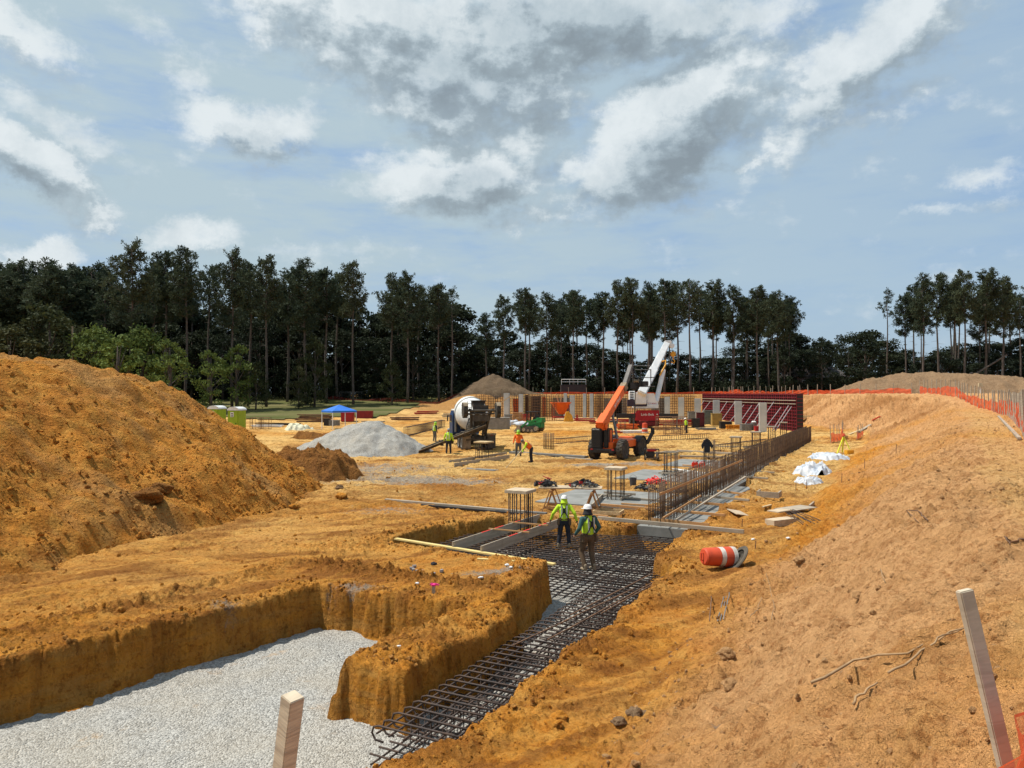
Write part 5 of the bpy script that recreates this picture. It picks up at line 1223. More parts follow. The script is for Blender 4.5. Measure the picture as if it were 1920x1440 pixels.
    # mud flaps, lights, fenders
    for s in (-1, 1):
        MB().box((s * .98, .12, .70), (.64, .05, 1.05), bev=.01).build('mud_flap', [MUD, DIRTY][s > 0], t); MB().box((s * .98, .20, 1.26), (.72, .3, .14), bev=.02).build('flap_bracket', WHITE if s < 0 else MUD, t)
        MB().box((s * 1.0, 1.7, 1.17), (.66, 2.4, .05), bev=.01).build('fender', DIRTY, t)
        MB().box((s * .98, .08, 1.22), (.16, .04, .1)).build('tail_light', REDP, t)
    MB().box((0, .15, .85), (2.1, .12, .14), bev=.01).build('rear_bumper', DIRTY, t)
    # ladder and side
    la = MB()
    for x in (-.78, -.50): la.tube([(x, .52, 1.5), (x, .70, 3.85)], .025, 6)
    for k in range(8): la.tube([(-.78, .52 + .18 * k / 8, 1.6 + k * .29), (-.50, .52 + .18 * k / 8, 1.6 + k * .29)], .02, 5)
    la.build('ladder', DIRTY, t)
    tk = MB(); tk.lathe([(.02, -.55), (.26, -.5), (.26, .5), (.02, .55)], 16, Matrix.Rotation(R(90), 3, 'Y'), (0, 5.55, 1.7)); tk.build('water_tank', GREY, t)
    # cab
    cb = MB(); cb.prism([(-1.15, 1.05), (1.15, 1.05), (1.15, 2.45), (1.02, 2.95), (-1.02, 2.95), (-1.15, 2.45)], 5.75, 7.35); cab = cb.build('cab', NAVY, t)
    MB().box((0, 6.5, 3.02), (2.05, 1.7, .16), bev=.05).build('cab_roof', WHITE, cab)
    MB().box((0, 5.73, 2.35), (1.3, .03, .6), bev=.01).build('rear_window', GLASS, cab)
    for s in (-1, 1):
        MB().box((s * 1.155, 6.6, 2.3), (.03, 1.1, .62), bev=.008).build('door_window', GLASS, cab)
        MB().box((s * 1.32, 7.3, 2.3), (.1, .08, .5), bev=.02).build('mirror', BLACK, cab); MB().tube([(s * 1.12, 7.3, 2.5), (s * 1.32, 7.3, 2.5)], .02, 5).build('mirror_arm', BLACK, cab)
        MB().box((s * 1.12, 7.35, .98), (.42, 1.25, .5), bev=.12).build('front_fender', PALEB, t)
    MB().prism([(-.85, .8), (.85, .8), (.82, 1.9), (.6, 2.05), (-.6, 2.05), (-.82, 1.9)], 7.35, 8.7).build('hood', NAVY, t)
    for s in (-.9, .9): MB().tube([(s, 5.6, 1.2), (s, 5.6, 3.5)], .09, 8).build('exhaust_stack', GREY, t)
    for s in (-.4, .4): MB().tube([(s, 6.2, 3.1), (s, 6.2, 3.28)], .06, 6).build('beacon', YELP, cab)
    hs = MB(); hs.tube([(-.7, .5, 2.5), (-.95, .3, 1.9), (-.9, .3, 1.3)], .04, 6); hs.tube([(.5, .4, 2.8), (.7, -.1, 2.2), (.6, .2, 1.4)], .035, 6); hs.build('hose', BLACK, t)
mixer()

def text_mesh(s, size, name='lettering'):
    cu = bpy.data.curves.new('tx', 'FONT'); cu.body = s; cu.size = size; cu.extrude = .006; cu.align_x = 'CENTER'; cu.align_y = 'CENTER'; cu.resolution_u = 3; o = bpy.data.objects.new('tx', cu); COL.objects.link(o)
    dg = bpy.context.evaluated_depsgraph_get(); dg.update(); me = bpy.data.meshes.new_from_object(o.evaluated_get(dg)); me.name = name; bpy.data.objects.remove(o); bpy.data.curves.remove(cu); me.materials.clear(); return me
WL = pm('white_lettering', (.75, .75, .72), (.66, .66, .64), 3, .5)
def telehandler():
    t = thing('telehandler', 'orange telescopic handler seen from behind with its boom raised to the right', 'telehandler', (6.45, 49.9, hz_at(6.45, 49.9)), R(-30))
    for y in (0, 3.25):
        for s in (-1, 1): wheel(t, (s * 1.0, y, .68), .70, .46, GREY, 18, 0 if y == 0 else R(-6))
    a = MB()
    for y in (0, 3.25): a.tube([(-.9, y, .68), (.9, y, .68)], .12, 8); a.box((0, y, .68), (.4, .4, .35), bev=.04)
    a.build('axle', DIRTY, t)
    ch = MB(); ch.box((.05, 1.7, .95), (.85, 4.2, .45), bev=.03); ch.prism([(-.45, .8), (.95, .8), (.95, 1.25), (.55, 1.35), (-.45, 1.35)], .6, 2.7); ch.box((.1, 3.0, 1.25), (.9, 1.2, .3), bev=.05); ch.build('chassis', ORANGEP, t)
    en = MB(); en.box((-.58, -.30, 1.42), (.74, .85, 1.38), bev=.05); eng = en.build('engine_cowl', BLACK, t)
    g_ = MB()
    for k in range(10): g_.box((-.58, -.735, .88 + k * .115), (.6, .03, .03))
    g_.build('grille', pm('dark_grille', (.03, .03, .03), None, 3, .6), eng)
    link('lettering', text_mesh('SKYTRAK', .12), WL, eng, (-.58, -.745, 2.03)).rotation_euler = (R(90), 0, 0)
    MB().box((.0, -.05, 1.45), (.34, .9, 1.3), bev=.05).build('side_housing', BLACK, t); MB().box((.19, -.05, 1.5), (.03, .36, .95), bev=.01).build('side_panel', ORANGEP, t)
    bp = MB(); bp.box((-.1, -.75, .62), (1.7, .2, .28), bev=.04); bp.box((-.1, -.87, .68), (.9, .04, .06)); bp.build('rear_bumper', BLACK, t)
    for s in (-.85, .65): MB().box((s, -.86, .72), (.16, .03, .09)).build('tail_light', REDP, t)
    # cab on the left side of the boom... seen dark and open
    cb = MB()
    for x in (-1.02, -.28):
        for y in (.6, 2.0): cb.tube([(x, y, 1.2), (x + (.05 if x < -.5 else 0), y, 2.45)], .045, 6)
    cb.box((-.65, 1.3, 2.48), (.9, 1.6, .08), bev=.03); cb.box((-.65, 1.3, 1.2), (.8, 1.5, .5), bev=.04); cab = cb.build('cab', BLACK, t); MB().box((-.65, 1.0, 1.65), (.5, .5, .55), bev=.08).build('seat', CHAR, cab)
    for s in (-1, 1):
        n = 8; fe = MB()
        for k in range(n):
            a0, a1 = R(30 + 120 * k / n), R(30 + 120 * (k + 1) / n); fe.bar((s * 1.0, 3.25 + math.cos(a0) * .80, .68 + math.sin(a0) * .80), (s * 1.0, 3.25 + math.cos(a1) * .80, .68 + math.sin(a1) * .80), .5, .03)
        fe.build('fender', BLACK, t)
    st = MB(); st.bar((1.28, 3.9, .9), (1.5, 4.35, 1.6), .14, .22); st.box((1.52, 4.4, 1.75), (.28, .1, .5), bev=.04); st.build('mirror_post', BLACK, t)
    # boom: three telescoping boxes
    p0 = Vector((-.30, -.75, 2.22)); el1 = R(32); dv = Vector((0, math.cos(el1), math.sin(el1)))
    bo = MB(); bo.bar(p0, p0 + dv * 4.75, .42, .52, bev=.02); boom = bo.build('boom', ORANGEP, t)
    MB().bar(p0 + dv * .02 - Vector((0, 0, .0)), p0 + dv * 1.2, .54, .62, bev=.02).build('boom_base', ORANGEP, boom)
    tx = link('lettering', text_mesh('SKYTRAK', .30), WL, boom, p0 + dv * 3.0 + Vector((.215, 0, 0))); tx.rotation_euler = (Matrix.Rotation(el1, 3, 'X') @ Euler((R(90), 0, R(90))).to_matrix()).to_euler()
    pe = p0 + dv * 4.75
    i2 = MB(); i2.bar(pe - dv * .3, pe + dv * .5, .42, .48, bev=.01); i2.build('boom_section', MUD, boom)
    for s in (-1, 1): MB().bar((s * .34 - .30, .2, 1.2), (s * .34 - .30, -.55, 2.4), .06, .35, bev=.01).build('boom_mount', ORANGEP, t)
    MB().tube([(.28, .9, 1.2), p0 + dv * 2.2 + Vector((.1, 0, -.3))], .085, 8).build('lift_cylinder', GREY, t)
    # attachment: dark jib, frame and basket-like carriage
    pj = pe + dv * .45; pk = pj + Vector((-.02, 1.35, 1.45)); at_ = MB(); at_.bar(pj, pk, .3, .32, (0, 1, 0), bev=.02); j = at_.build('jib', pm('jib_steel', (.16, .15, .14), (.10, .095, .09), 3, .6), boom)
    cg = MB(); q = pk
    for z in (0, -.28, -.85, -1.5): cg.tube([q + Vector((0, 0, z)), q + Vector((1.5, .1, z - .02))], .035, 6)
    for x in (.15, .75, 1.5): cg.tube([q + Vector((x, 0, -.3)), q + Vector((x, 0, -1.5))], .035, 6)
    for z in (-.85, -1.5): cg.tube([q + Vector((.7, .1, z)), q + Vector((.7, .9, z)), q + Vector((1.5, .9, z)), q + Vector((1.5, .1, z))], .035, 6)
    cg.bar(q + Vector((.1, 0, -.05)), q + Vector((.55, 0, -1.0)), .1, .06); cg.box(q + Vector((.75, .2, -1.3)), (.9, .35, .35), bev=.03); cg.box(q + Vector((.25, .1, -1.45)), (.6, .3, .5), bev=.04); cg.build('carriage', BLACK, boom)
    w = MB(); w.lathe([(.02, -.2), (.16, -.18), (.12, -.1), (.12, .1), (.16, .18), (.02, .2)], 14, Matrix.Rotation(R(90), 3, 'Y'), q + Vector((.4, .05, -1.1))); w.build('winch', MUD, boom)
    MB().tube([q + Vector((.28, .1, -1.6)), q + Vector((.25, .1, -3.0)), q + Vector((.12, .1, -4.6))], .035, 6).build('hanging_rod', BLACK, boom)
telehandler()

def crane():
    d = 93.0; x = (1213 - 960) / F * d; t = thing('crane', 'white and red rough-terrain crane with raised white telescopic boom', 'crane', (x, d, hz_at(x, d)), R(-2))
    CW = pm('crane_white', (.74, .75, .75), (.62, .64, .64), 1.2, .45); DR = pm('crane_red', (.36, .012, .02), (.28, .01, .016), 2, .45)
    for y in (.9, 5.2):
        for s in (-1, 1): wheel(t, (s * 1.25, y, .82), .82, .62, REDP, 16)
    MB().box((-.85, .1, 3.75), (1.5, 1.2, 1.5), bev=.08).build('boom_foot', CW, t)
    bd = MB(); bd.prism([(-1.5, .95), (1.45, .95), (1.45, 2.25), (-1.2, 2.25), (-1.5, 1.8)], -.35, .5); bd.box((0, 3.2, 1.35), (2.4, 7, .7), bev=.04); body = bd.build('chassis', DR, t)
    link('lettering', text_mesh('Link-Belt', .44), WL, body, (.0, -.365, 1.72)).rotation_euler = (R(90), 0, 0)
    for s in (-1, 1): MB().box((1.2, -.37, 1.45 + s * .3), (.14, .04, .14)).build('tail_light', WL, body)
    ob = MB(); ob.box((-2.6, -.1, 1.55), (2.4, .5, .55), bev=.03); ob.build('outrigger_beam', BLACK, t); ob = MB(); ob.box((2.6, -.1, 1.55), (2.4, .5, .55), bev=.03); ob.build('outrigger_beam', BLACK, t)
    for s in (-1, 1): MB().tube([(s * 3.7, -.1, 1.3), (s * 3.7, -.1, .12)], .09, 8).build('outrigger_leg', GREY, t); MB().lathe([(.35, 0), (.35, .1), (.1, .16)], 14, None, (s * 3.7, -.1, 0)).build('outrigger_foot', GREY, t)
    lo = MB(); lo.box((0, -.2, .6), (2.6, .5, .55), bev=.03); lo.build('rear_axle_housing', pm('crane_dark_red', (.14, .01, .015), None, 3, .6), t)
    up_ = MB(); up_.prism([(-.05, 2.55), (1.35, 2.55), (1.35, 3.2), (1.1, 3.55), (.85, 4.35), (-.05, 4.35)], -.2, 3.4); up_.box((-.05, 1.2, 2.75), (2.9, 3, .5), bev=.05); sup = up_.build('superstructure', CW, t)
    link('lettering', text_mesh('RT-8065', .30), REDP, sup, (.62, -.215, 3.05)).rotation_euler = (R(90), 0, 0)
    MB().box((-1.25, -.05, 3.15), (2.4, .7, .85), bev=.04).build('counterweight', pm('dark_purple_steel', (.045, .03, .05), (.03, .022, .032), 3, .6), t)
    wn_ = MB(); wn_.lathe([(.02, -.4), (.34, -.38), (.28, -.3), (.28, .3), (.34, .38), (.02, .4)], 16, Matrix.Rotation(R(90), 3, 'Y'), (-1.0, .4, 3.8)); wn_.build('winch', CW, t)
    co = MB(); co.box((-1.75, .9, 4.0), (.7, 1.3, 1.3), bev=.06); cab = co.build('cab', CW, t)
    for k in range(4): MB().box((-1.75, .24, 3.6 + k * .28), (.62, .03, .14)).build('cab_window', GLASS, cab)
    b0 = Vector((-.85, -.6, 4.15)); tip = at(1250, 645, d + 5.0) - t.location; tip.rotate(Euler((0, 0, R(2)))); dv = (tip - b0)
    m1 = b0 + dv * .46; MB().bar(b0, m1 + dv * .02, 1.10, 1.18, (0, -1, .3), bev=.12).build('boom', CW, t); bo = [o for o in bpy.data.objects if o.name.startswith('boom') and o.parent == t][-1]
    MB().bar(m1, b0 + dv * .8, .96, 1.04, (0, -1, .3), bev=.12).build('boom_section', CW, bo); MB().bar(b0 + dv * .78, tip, .84, .90, (0, -1, .3), bev=.1).build('boom_section', CW, bo)
    hd = MB(); hd.box(tip + Vector((.15, 0, .1)), (.9, .8, .7), bev=.1); hd.lathe([(.02, -.2), (.32, -.18), (.32, .18), (.02, .2)], 14, Matrix.Rotation(R(90), 3, 'X'), tip + Vector((.65, -.2, -.25))); hd.build('boom_head', CW, bo)
    MB().tube([Vector((1.2, .4, 3.3)), b0 + dv * .52 + Vector((1.15, .2, -.3))], .30, 12).build('lift_cylinder', CW, t)
    MB().tube([b0 + dv * .42 + Vector((1.0, 0, -.3)), b0 + dv * .50 + Vector((1.45, 0, .5)), b0 + dv * .54 + Vector((1.35, 0, .8)), b0 + dv * .55 + Vector((.8, 0, .6))], .10, 8).build('hose_guard', YELP, t)
    hk = at(1262, 671, d + 5.0) - t.location; hk.rotate(Euler((0, 0, R(2)))); h = MB(); h.box(hk + Vector((0, 0, .45)), (.55, .4, .55), bev=.08); h.lathe([(.02, -.14), (.34, -.12), (.34, .12), (.02, .14)], 14, Matrix.Rotation(R(90), 3, 'X'), hk + Vector((0, 0, .5)))
    h.tube([hk + Vector((0, 0, .2)), hk + Vector((.02, 0, -.2)), hk + Vector((.22, 0, -.4)), hk + Vector((.12, 0, -.68)), hk + Vector((-.16, 0, -.62)), hk + Vector((-.2, 0, -.48))], .075, 8); hb = h.build('hook_block', YELP, t)
    for s in (-.12, .12): MB().tube([tip + Vector((.6, -.2, -.2)), hk + Vector((s, 0, .6))], .018, 5).build('hoist_rope', BLACK, hb)
    MB().box((-.6, -.5, 2.42), (3.6, .12, .08)).build('catwalk', GREY, t); MB().tube([(-1.9, -.3, 2.4), (-1.9, -.3, 3.1), (.2, -.3, 3.1)], .03, 5).build('handrail', CW, t)
crane()

def skid():
    c = gp(999, 811); d = c.y; t = thing('skid_steer', 'green tracked skid steer with a muddy bucket facing left', 'skid steer', (c.x, c.y, hz_at(c.x, c.y)), R(62))
    for s in (-1, 1):
        pr = [(-1.05, .45), (-.85, .08), (.65, .05), (.95, .30), (.55, .62), (-.65, .78)]; tr = MB(); v = [Vector((s * .72 + k, y, z)) for k in (-.19, .19) for (y, z) in pr]; n = 6
        tr.add(v, [tuple(range(n)), tuple(range(n, 2 * n))] + [(k, (k + 1) % n, n + (k + 1) % n, n + k) for k in range(n)]); tk = tr.build('track', RUBBER, t)
        for (y, z, r) in ((-.8, .42, .24), (.7, .3, .2), (-.3, .22, .14), (.15, .22, .14)): w = MB(); w.lathe([(.02, -.2), (r, -.21), (r, .21), (.02, .2)], 14, Matrix.Rotation(R(90), 3, 'Y'), (s * .72, y, z)); w.build('roller', MUD, tk)
        ar = MB(); ar.bar((s * .66, -1.15, 1.55), (s * .66, .25, 1.15), .12, .2, bev=.02); ar.bar((s * .66, .2, 1.3), (s * .66, 1.25, .45), .12, .2, bev=.02); ar.build('lift_arm', GREENP, t)
    b = MB(); b.box((0, -.45, .85), (1.05, 1.6, .7), bev=.06); b.prism([(-.52, 1.1), (.52, 1.1), (.46, 1.65), (-.46, 1.65)], -1.35, -.65); b.build('body', GREENP, t)
    cb = MB()
    for x in (-.45, .45):
        for y in (-.6, .55): cb.tube([(x, y, 1.1), (x, y * .85, 2.25)], .075, 6)
    cb.box((0, -.02, 2.28), (1.1, 1.35, .12), bev=.03); cab = cb.build('cab_cage', BLACK, t); MB().box((0, -.3, 1.4), (.5, .4, .6), bev=.06).build('seat', CHAR, cab); MB().box((0, -.58, 1.6), (.8, .03, .8)).build('rear_screen', BLACK, cab)
    bk = MB(); v = [Vector((x, y, z)) for x in (-1.0, 1.0) for (y, z) in ((1.15, .75), (1.1, .08), (1.95, .03), (1.95, .07), (1.25, .18), (1.22, .75))]; bk.add(v, [(0, 1, 2, 3, 4, 5), (6, 11, 10, 9, 8, 7)] + [(k, (k + 1) % 6, 6 + (k + 1) % 6, 6 + k) for k in range(6)])
    for x in (-1, 1): bk.prism([(-.02, 0), (.02, 0), (.02, .0), (-.02, 0)], 0, .01) if False else bk.add([Vector((x + a_, y, z)) for a_ in (-.02, .02) for (y, z) in ((1.15, .75), (1.1, .08), (1.95, .05), (1.5, .6))], [(0, 1, 2, 3), (4, 7, 6, 5), (0, 3, 7, 4), (3, 2, 6, 7), (2, 1, 5, 6), (1, 0, 4, 5)])
    bk.build('bucket', MUD, t)
skid()

def hopper():
    c = gp(1052, 787, .3); d = 112; x = (1051 - 960) / F * d; t = thing('hopper', 'bright orange concrete placing hopper on legs left of a bare column', 'hopper', (x, d, hz_at(x, d)), R(8))
    h = MB(); h.add([Vector(p_) for p_ in ((-1.35, -.9, 2.6), (1.35, -.9, 2.6), (1.35, .9, 2.6), (-1.35, .9, 2.6), (-.25, -.25, .9), (.55, -.25, .9), (.55, .25, .9), (-.25, .25, .9))], [(0, 1, 5, 4), (1, 2, 6, 5), (2, 3, 7, 6), (3, 0, 4, 7), (4, 5, 6, 7)]); h.build('bin', ORANGEP, t)
    MB().box((0, 0, 2.65), (2.9, 1.9, .12)).build('rim', ORANGEP, t)
    for x_ in (-1.1, 1.1):
        for y_ in (-.8, .8): MB().bar((x_, y_, 0), (x_, y_, 2.4), .1, .1).build('leg', REDP, t)
    MB().box((.2, 0, .5), (2.4, 1.6, .25), bev=.04).build('skid_base', REDP, t)
    d2 = 109; x2 = (1066 - 960) / F * d2; y = MB(); y.prism([(-.7, 0), (.7, 0), (.5, .9), (0, 1.5), (-.4, 1.4)], -.4, .4); y.lathe([(.3, -.45), (.3, .45)], 12, Matrix.Rotation(R(90), 3, 'X'), (-.3, 0, .35)); tag(y.build('pump', YELP, None, (x2, d2, hz_at(x2, d2))), 'small yellow machine at the right foot of the orange hopper', 'pump')
hopper()
# ================================================================== SITE FURNITURE AND LOOSE THINGS
# sawhorse table with tool heaps
p0, p1 = gp(1024, 962), gp(1108, 966); SH = []
def sawhorse(label, p):
    t = thing('sawhorse', label, 'sawhorse', (p.x, p.y, hz_at(p.x, p.y)), ROT + .25, 'sawhorses under the plank table'); MB().box((0, 0, .82), (.09, .95, .09), bev=.006).build('beam', WOODO, t)
    for sx in (-1, 1):
        for sy in (-1, 1): MB().bar((sx * .34, sy * .42, 0), (sx * .03, sy * .36, .84), .09, .04).build('leg', WOODO, t)
    for sy in (-1, 1): MB().bar((-.26, sy * .40, .22), (.26, sy * .40, .22), .04, .09).build('stretcher', WOODO, t)
    return t
a = gp(1036, 960); b = gp(1112, 962); sawhorse('left sawhorse under the plank table', a); sawhorse('right sawhorse under the plank table', b)
zt = .93
for k in range(3):
    pa, pb = a.lerp(b, -.32), a.lerp(b, 1.22); n_ = (pb - pa).normalized(); sd_ = Vector((-n_.y, n_.x, 0)) * (-.26 + .26 * k)
    board(['nearest plank on the sawhorse table', 'middle plank on the sawhorse table', 'farthest plank on the sawhorse table'][k], (*(pa + sd_).xy, zt), (*(pb + sd_ * 1.0).xy, zt), .24, .045, PLY, world=True, group='planks laid over the sawhorses')
def tool_heap(label, c, r, n, seed, mats=(BLACK, CHAR, REDP, GREY), cat='tools', name='tool_heap'):
    rg = random.Random(seed); t = thing(name, label, cat, c); M = {m_.name: MB() for m_ in mats}
    for k in range(n):
        m_ = rg.choice(mats) if rg.random() < .7 else mats[0]; q = M[m_.name]; a_ = rg.uniform(0, 6.28); rr = r * math.sqrt(rg.random()); x, y = math.cos(a_) * rr, math.sin(a_) * rr * .7; z = .05 + rg.random() * r * .55 * (1 - rr / r)
        if rg.random() < .5: q.tube([(x + rg.uniform(-.18, .18) * .9, y + rg.uniform(-.1, .1), z + rg.uniform(-.02, .1)) for _ in range(5)], .018, 6)
        else: q.box((x, y, z), (rg.uniform(.06, .22), rg.uniform(.04, .12), rg.uniform(.04, .12)), (rg.uniform(-.6, .6), rg.uniform(-.6, .6), rg.uniform(0, 3)), .008)
    for m_ in mats:
        if M[m_.name].v: M[m_.name].build({'black_paint': 'cable_coil', 'dark_cloth': 'tool_bag', 'red_paint': 'red_tool', 'grey_metal': 'clamp'}.get(m_.name, 'piece'), m_, t)
    return t
tool_heap('heap of black tools and cables on the left end of the plank table', (a.lerp(b, -.16).x, a.lerp(b, -.16).y, zt + .03), .42, 46, 1)
tool_heap('heap of clamps and tools on the right half of the plank table', (a.lerp(b, .75).x, a.lerp(b, .75).y, zt + .03), .55, 52, 2)
mb = MB()
for (x, y, w, d_) in ((-.0, -.33, 1.0, .04), (0, .33, 1.0, .04), (-.48, 0, .04, .62), (.48, 0, .04, .62)): mb.box((x, y, .07), (w, d_, .12))
p = gp(1141, 966); tag(mb.build('timber_tray', WOOD, None, (p.x, p.y, .06), ROT + .1), 'shallow open timber frame right of the sawhorse table', 'timber frame')
# things around the second pad
def bucket(label, px, py, m, r=.16, h=.38, z=0.0):
    p = gp(px, py); t = thing('bucket', label, 'bucket', (p.x, p.y, hz_at(p.x, p.y) + z)); q = MB(); q.lathe([(r * .8, 0), (r * .82, .01), (r, h), (r * .93, h), (r * .75, .03)], 18); q.build('tub', m, t); q = MB(); q.tube([(-r, 0, h - .03), (-r * .8, 0, h + .08), (0, 0, h + .14), (r * .8, 0, h + .08), (r, 0, h - .03)], .008, 5); q.build('handle', GREY, t); return t
bucket('dark grey bucket left of the red netting heap', 1187, 914, pm('dark_bucket', (.06, .065, .075), (.045, .048, .055), 3, .5), .17, .40)
def crumple(name, label, cat, px, py, rx, ry, h, m, seed, rz=0, z=None, step=64, amp=1.0, group=None):
    """crumpled sheet: folds of a warped height field, ragged edge tucked onto the ground"""
    p = gp(px, py) if z is None else z; n = step; xs = np.linspace(-1.15, 1.15, n); X, Y = np.meshgrid(xs, xs, indexing='ij')
    A_ = np.arctan2(Y, X); rr = np.sqrt(X ** 2 + Y ** 2) * (1 + .30 * gn(np.cos(A_) * 1.3 + seed, np.sin(A_) * 1.3, seed) + .12 * gn(np.cos(A_) * 4 + seed, np.sin(A_) * 4, seed + 1))
    wx = X + .5 * gn(X * 1.2 + seed, Y * 1.2, seed + 2); wy = Y + .5 * gn(X * 1.2, Y * 1.2 + seed, seed + 3)
    fold = 1 - np.abs(gn(wx * 3.2, wy * 1.4, seed + 4)) * 1.7; fold2 = 1 - np.abs(gn(wx * 2 + 3, wy * 5, seed + 5)) * 1.7
    Z = h * (.42 * ss(1.0, .5, rr) * (.7 + .5 * gn(X * 1.5, Y * 1.5, seed + 6)) + amp * ss(1.05, .8, rr) * (.26 * fold + .15 * fold2))
    GZ = height(p.x + X * rx * math.cos(rz) - Y * ry * math.sin(rz), p.y + X * rx * math.sin(rz) + Y * ry * math.cos(rz)) ; z0 = hz_at(p.x, p.y)
    Z = np.where(rr < 1.0, np.maximum(Z, .02), -.06) + GZ - z0; k = (rr < 1.07).ravel(); fc = grid_faces(n, n)[:, ::-1]; fc = fc[k[fc].all(1)]
    me = mesh_np(name, np.stack([X * rx, Y * ry, Z], -1).reshape(-1, 3), fc, True)
    return tag(link(name, me, m, None, (p.x, p.y, z0 + .01), rz), label, cat, group)
REDN = pm('red_netting', (.80, .055, .045), (.6, .03, .03), 9, .7, .5)
p = gp(1229, 911); q = MB(); rg = random.Random(3)
for k in range(70):
    a_ = rg.uniform(0, 6.28); r_ = .42 * math.sqrt(rg.random()); cx, cy = math.cos(a_) * r_, math.sin(a_) * r_ * .7; top_ = .36 * (1 - (r_ / .5) ** 2); c_ = Vector((cx, cy, top_ * rg.uniform(.3, 1.0) + .03)); n_ = Vector((rg.uniform(-1, 1), rg.uniform(-1, 1), rg.uniform(-.6, .6))) * .16; m_ = n_.cross(Vector((0, 0, 1))).normalized() * rg.uniform(.05, .14)
    q.tube([c_ - n_, c_ - n_ * .4 + m_, c_ + n_ * .4 + m_, c_ + n_, c_ + n_ * .3 - m_], .024, 5)
q.blob((0, 0, .12), (.40, .30, .20), 4, 3, .3)
tag(q.build('netting_heap', REDN, None, (p.x, p.y, hz_at(p.x, p.y)), smooth=True), 'bright red netting heaped beside the dark bucket', 'netting')
tool_heap('scatter of black straps and offcuts left of the red netting heap', (*gp(1210, 920).xy, .04), .5, 40, 5, (CHAR, GREY, BLACK))
tool_heap('scatter of dark offcuts between the red netting and the curtain', (*gp(1262, 925).xy, .04), .6, 44, 6, (CHAR, GREY, WOODG))
def generator(label, px, py, s=1.0, m=REDP):
    p = gp(px, py); t = thing('generator', label, 'generator', (p.x, p.y, hz_at(p.x, p.y)), R(-12)); t.scale = (s,) * 3; f = MB()
    for x in (-.4, .4):
        for y in (-.25, .25): f.tube([(x, y, .0), (x, y, .62)], .022, 6)
    for z in (.12, .62):
        f.tube([(-.4, -.25, z), (.4, -.25, z), (.4, .25, z), (-.4, .25, z), (-.4, -.25, z + .01)], .022, 6)
    f.build('frame', BLACK, t); MB().box((-.08, 0, .33), (.5, .4, .34), bev=.05).build('engine', BLACK, t); MB().box((0, 0, .56), (.55, .4, .12), bev=.04).build('tank', m, t); MB().box((.3, -.03, .32), (.12, .42, .3), bev=.02).build('panel', GREY, t)
    for x in (-.33, .33): w = MB(); w.lathe([(.02, -.04), (.13, -.04), (.13, .04), (.02, .04)], 14, Matrix.Rotation(R(90), 3, 'Y'), (x, -.28, .13)); w.build('wheel', RUBBER, t)
generator('black and dark red generator at the right wheel of the telehandler', 1222, 864, 1.15)
for i, px in enumerate((1303, 1317)):
    p = gp(px, 880); t = thing('fuel_can', ['left red fuel can before the rebar curtain', 'right red fuel can before the rebar curtain'][i], 'fuel can', (p.x, p.y, hz_at(p.x, p.y)), R(20 * i), 'red fuel cans'); MB().box((0, 0, .18), (.36, .22, .34), bev=.04).build('can', pm('red_plastic', (.65, .04, .02), (.5, .03, .02), 3, .5), t); MB().tube([(-.1, 0, .34), (-.08, 0, .42), (.08, 0, .42), (.1, 0, .34)], .02, 6).build('handle', REDP, t); MB().tube([(.12, 0, .34), (.2, 0, .45)], .025, 6).build('spout', BLACK, t)
# jacket on the fourth rebar column
p = gp(1330, 868); q = MB(); q.prism([(-.30, .75), (-.36, 1.0), (-.17, 1.33), (-.06, 1.40), (.06, 1.40), (.17, 1.33), (.36, 1.0), (.30, .75), (.17, .98), (.15, .55), (-.15, .55), (-.17, .98)], -.11, .11); me_o = q.build('jacket', CHAR, None, (p.x - .25, p.y - .42, 0), ROT + .3); me_o.location.z = .15; tag(me_o, 'dark jacket hung on the rebar column beside the grey planks', 'jacket')

# ---------------------------------------------------------------- traffic drums, cone
WTAPE = pm('white_band', (.60, .57, .52), (.44, .41, .37), 6, .6); DRO = pm('drum_orange', (.62, .085, .03), (.46, .065, .03), 2, .6)
def traffic_drum(label, loc, s=1.0):
    t = thing('traffic_drum', label, 'traffic drum', loc, 0, 'orange traffic drums'); t.scale = (s,) * 3
    zs = [0, .13, .36, .50, .90]; rs = [.29, .285, .272, .262, .24]
    for k in range(4):
        q = MB(); r0, r1 = rs[k], rs[k + 1]; q.lathe([(r0 - .02, zs[k] + .002), (r0, zs[k] + .012), (r1 + .004, zs[k + 1] - .012), (r1 - .016, zs[k + 1] - .002)], 28); q.build('band', [WTAPE, DRO, WTAPE, DRO][k], t, smooth=False)
    q = MB(); q.lathe([(.24, .9), (.235, .93), (.2, .96), (.02, .965)], 28); q.build('top', DRO, t); q = MB(); q.tube([(-.1, 0, .95), (-.1, 0, 1.03), (.1, 0, 1.03), (.1, 0, .95)], .02, 6); q.build('handle', DRO, t); return t
p = gt(1352, 1068); t = traffic_drum('orange and white traffic drum lying on its side on the right bank', (p.x + .36, p.y + .15, p.z + .27), .9); t.rotation_euler = (R(4), R(-86), R(12))
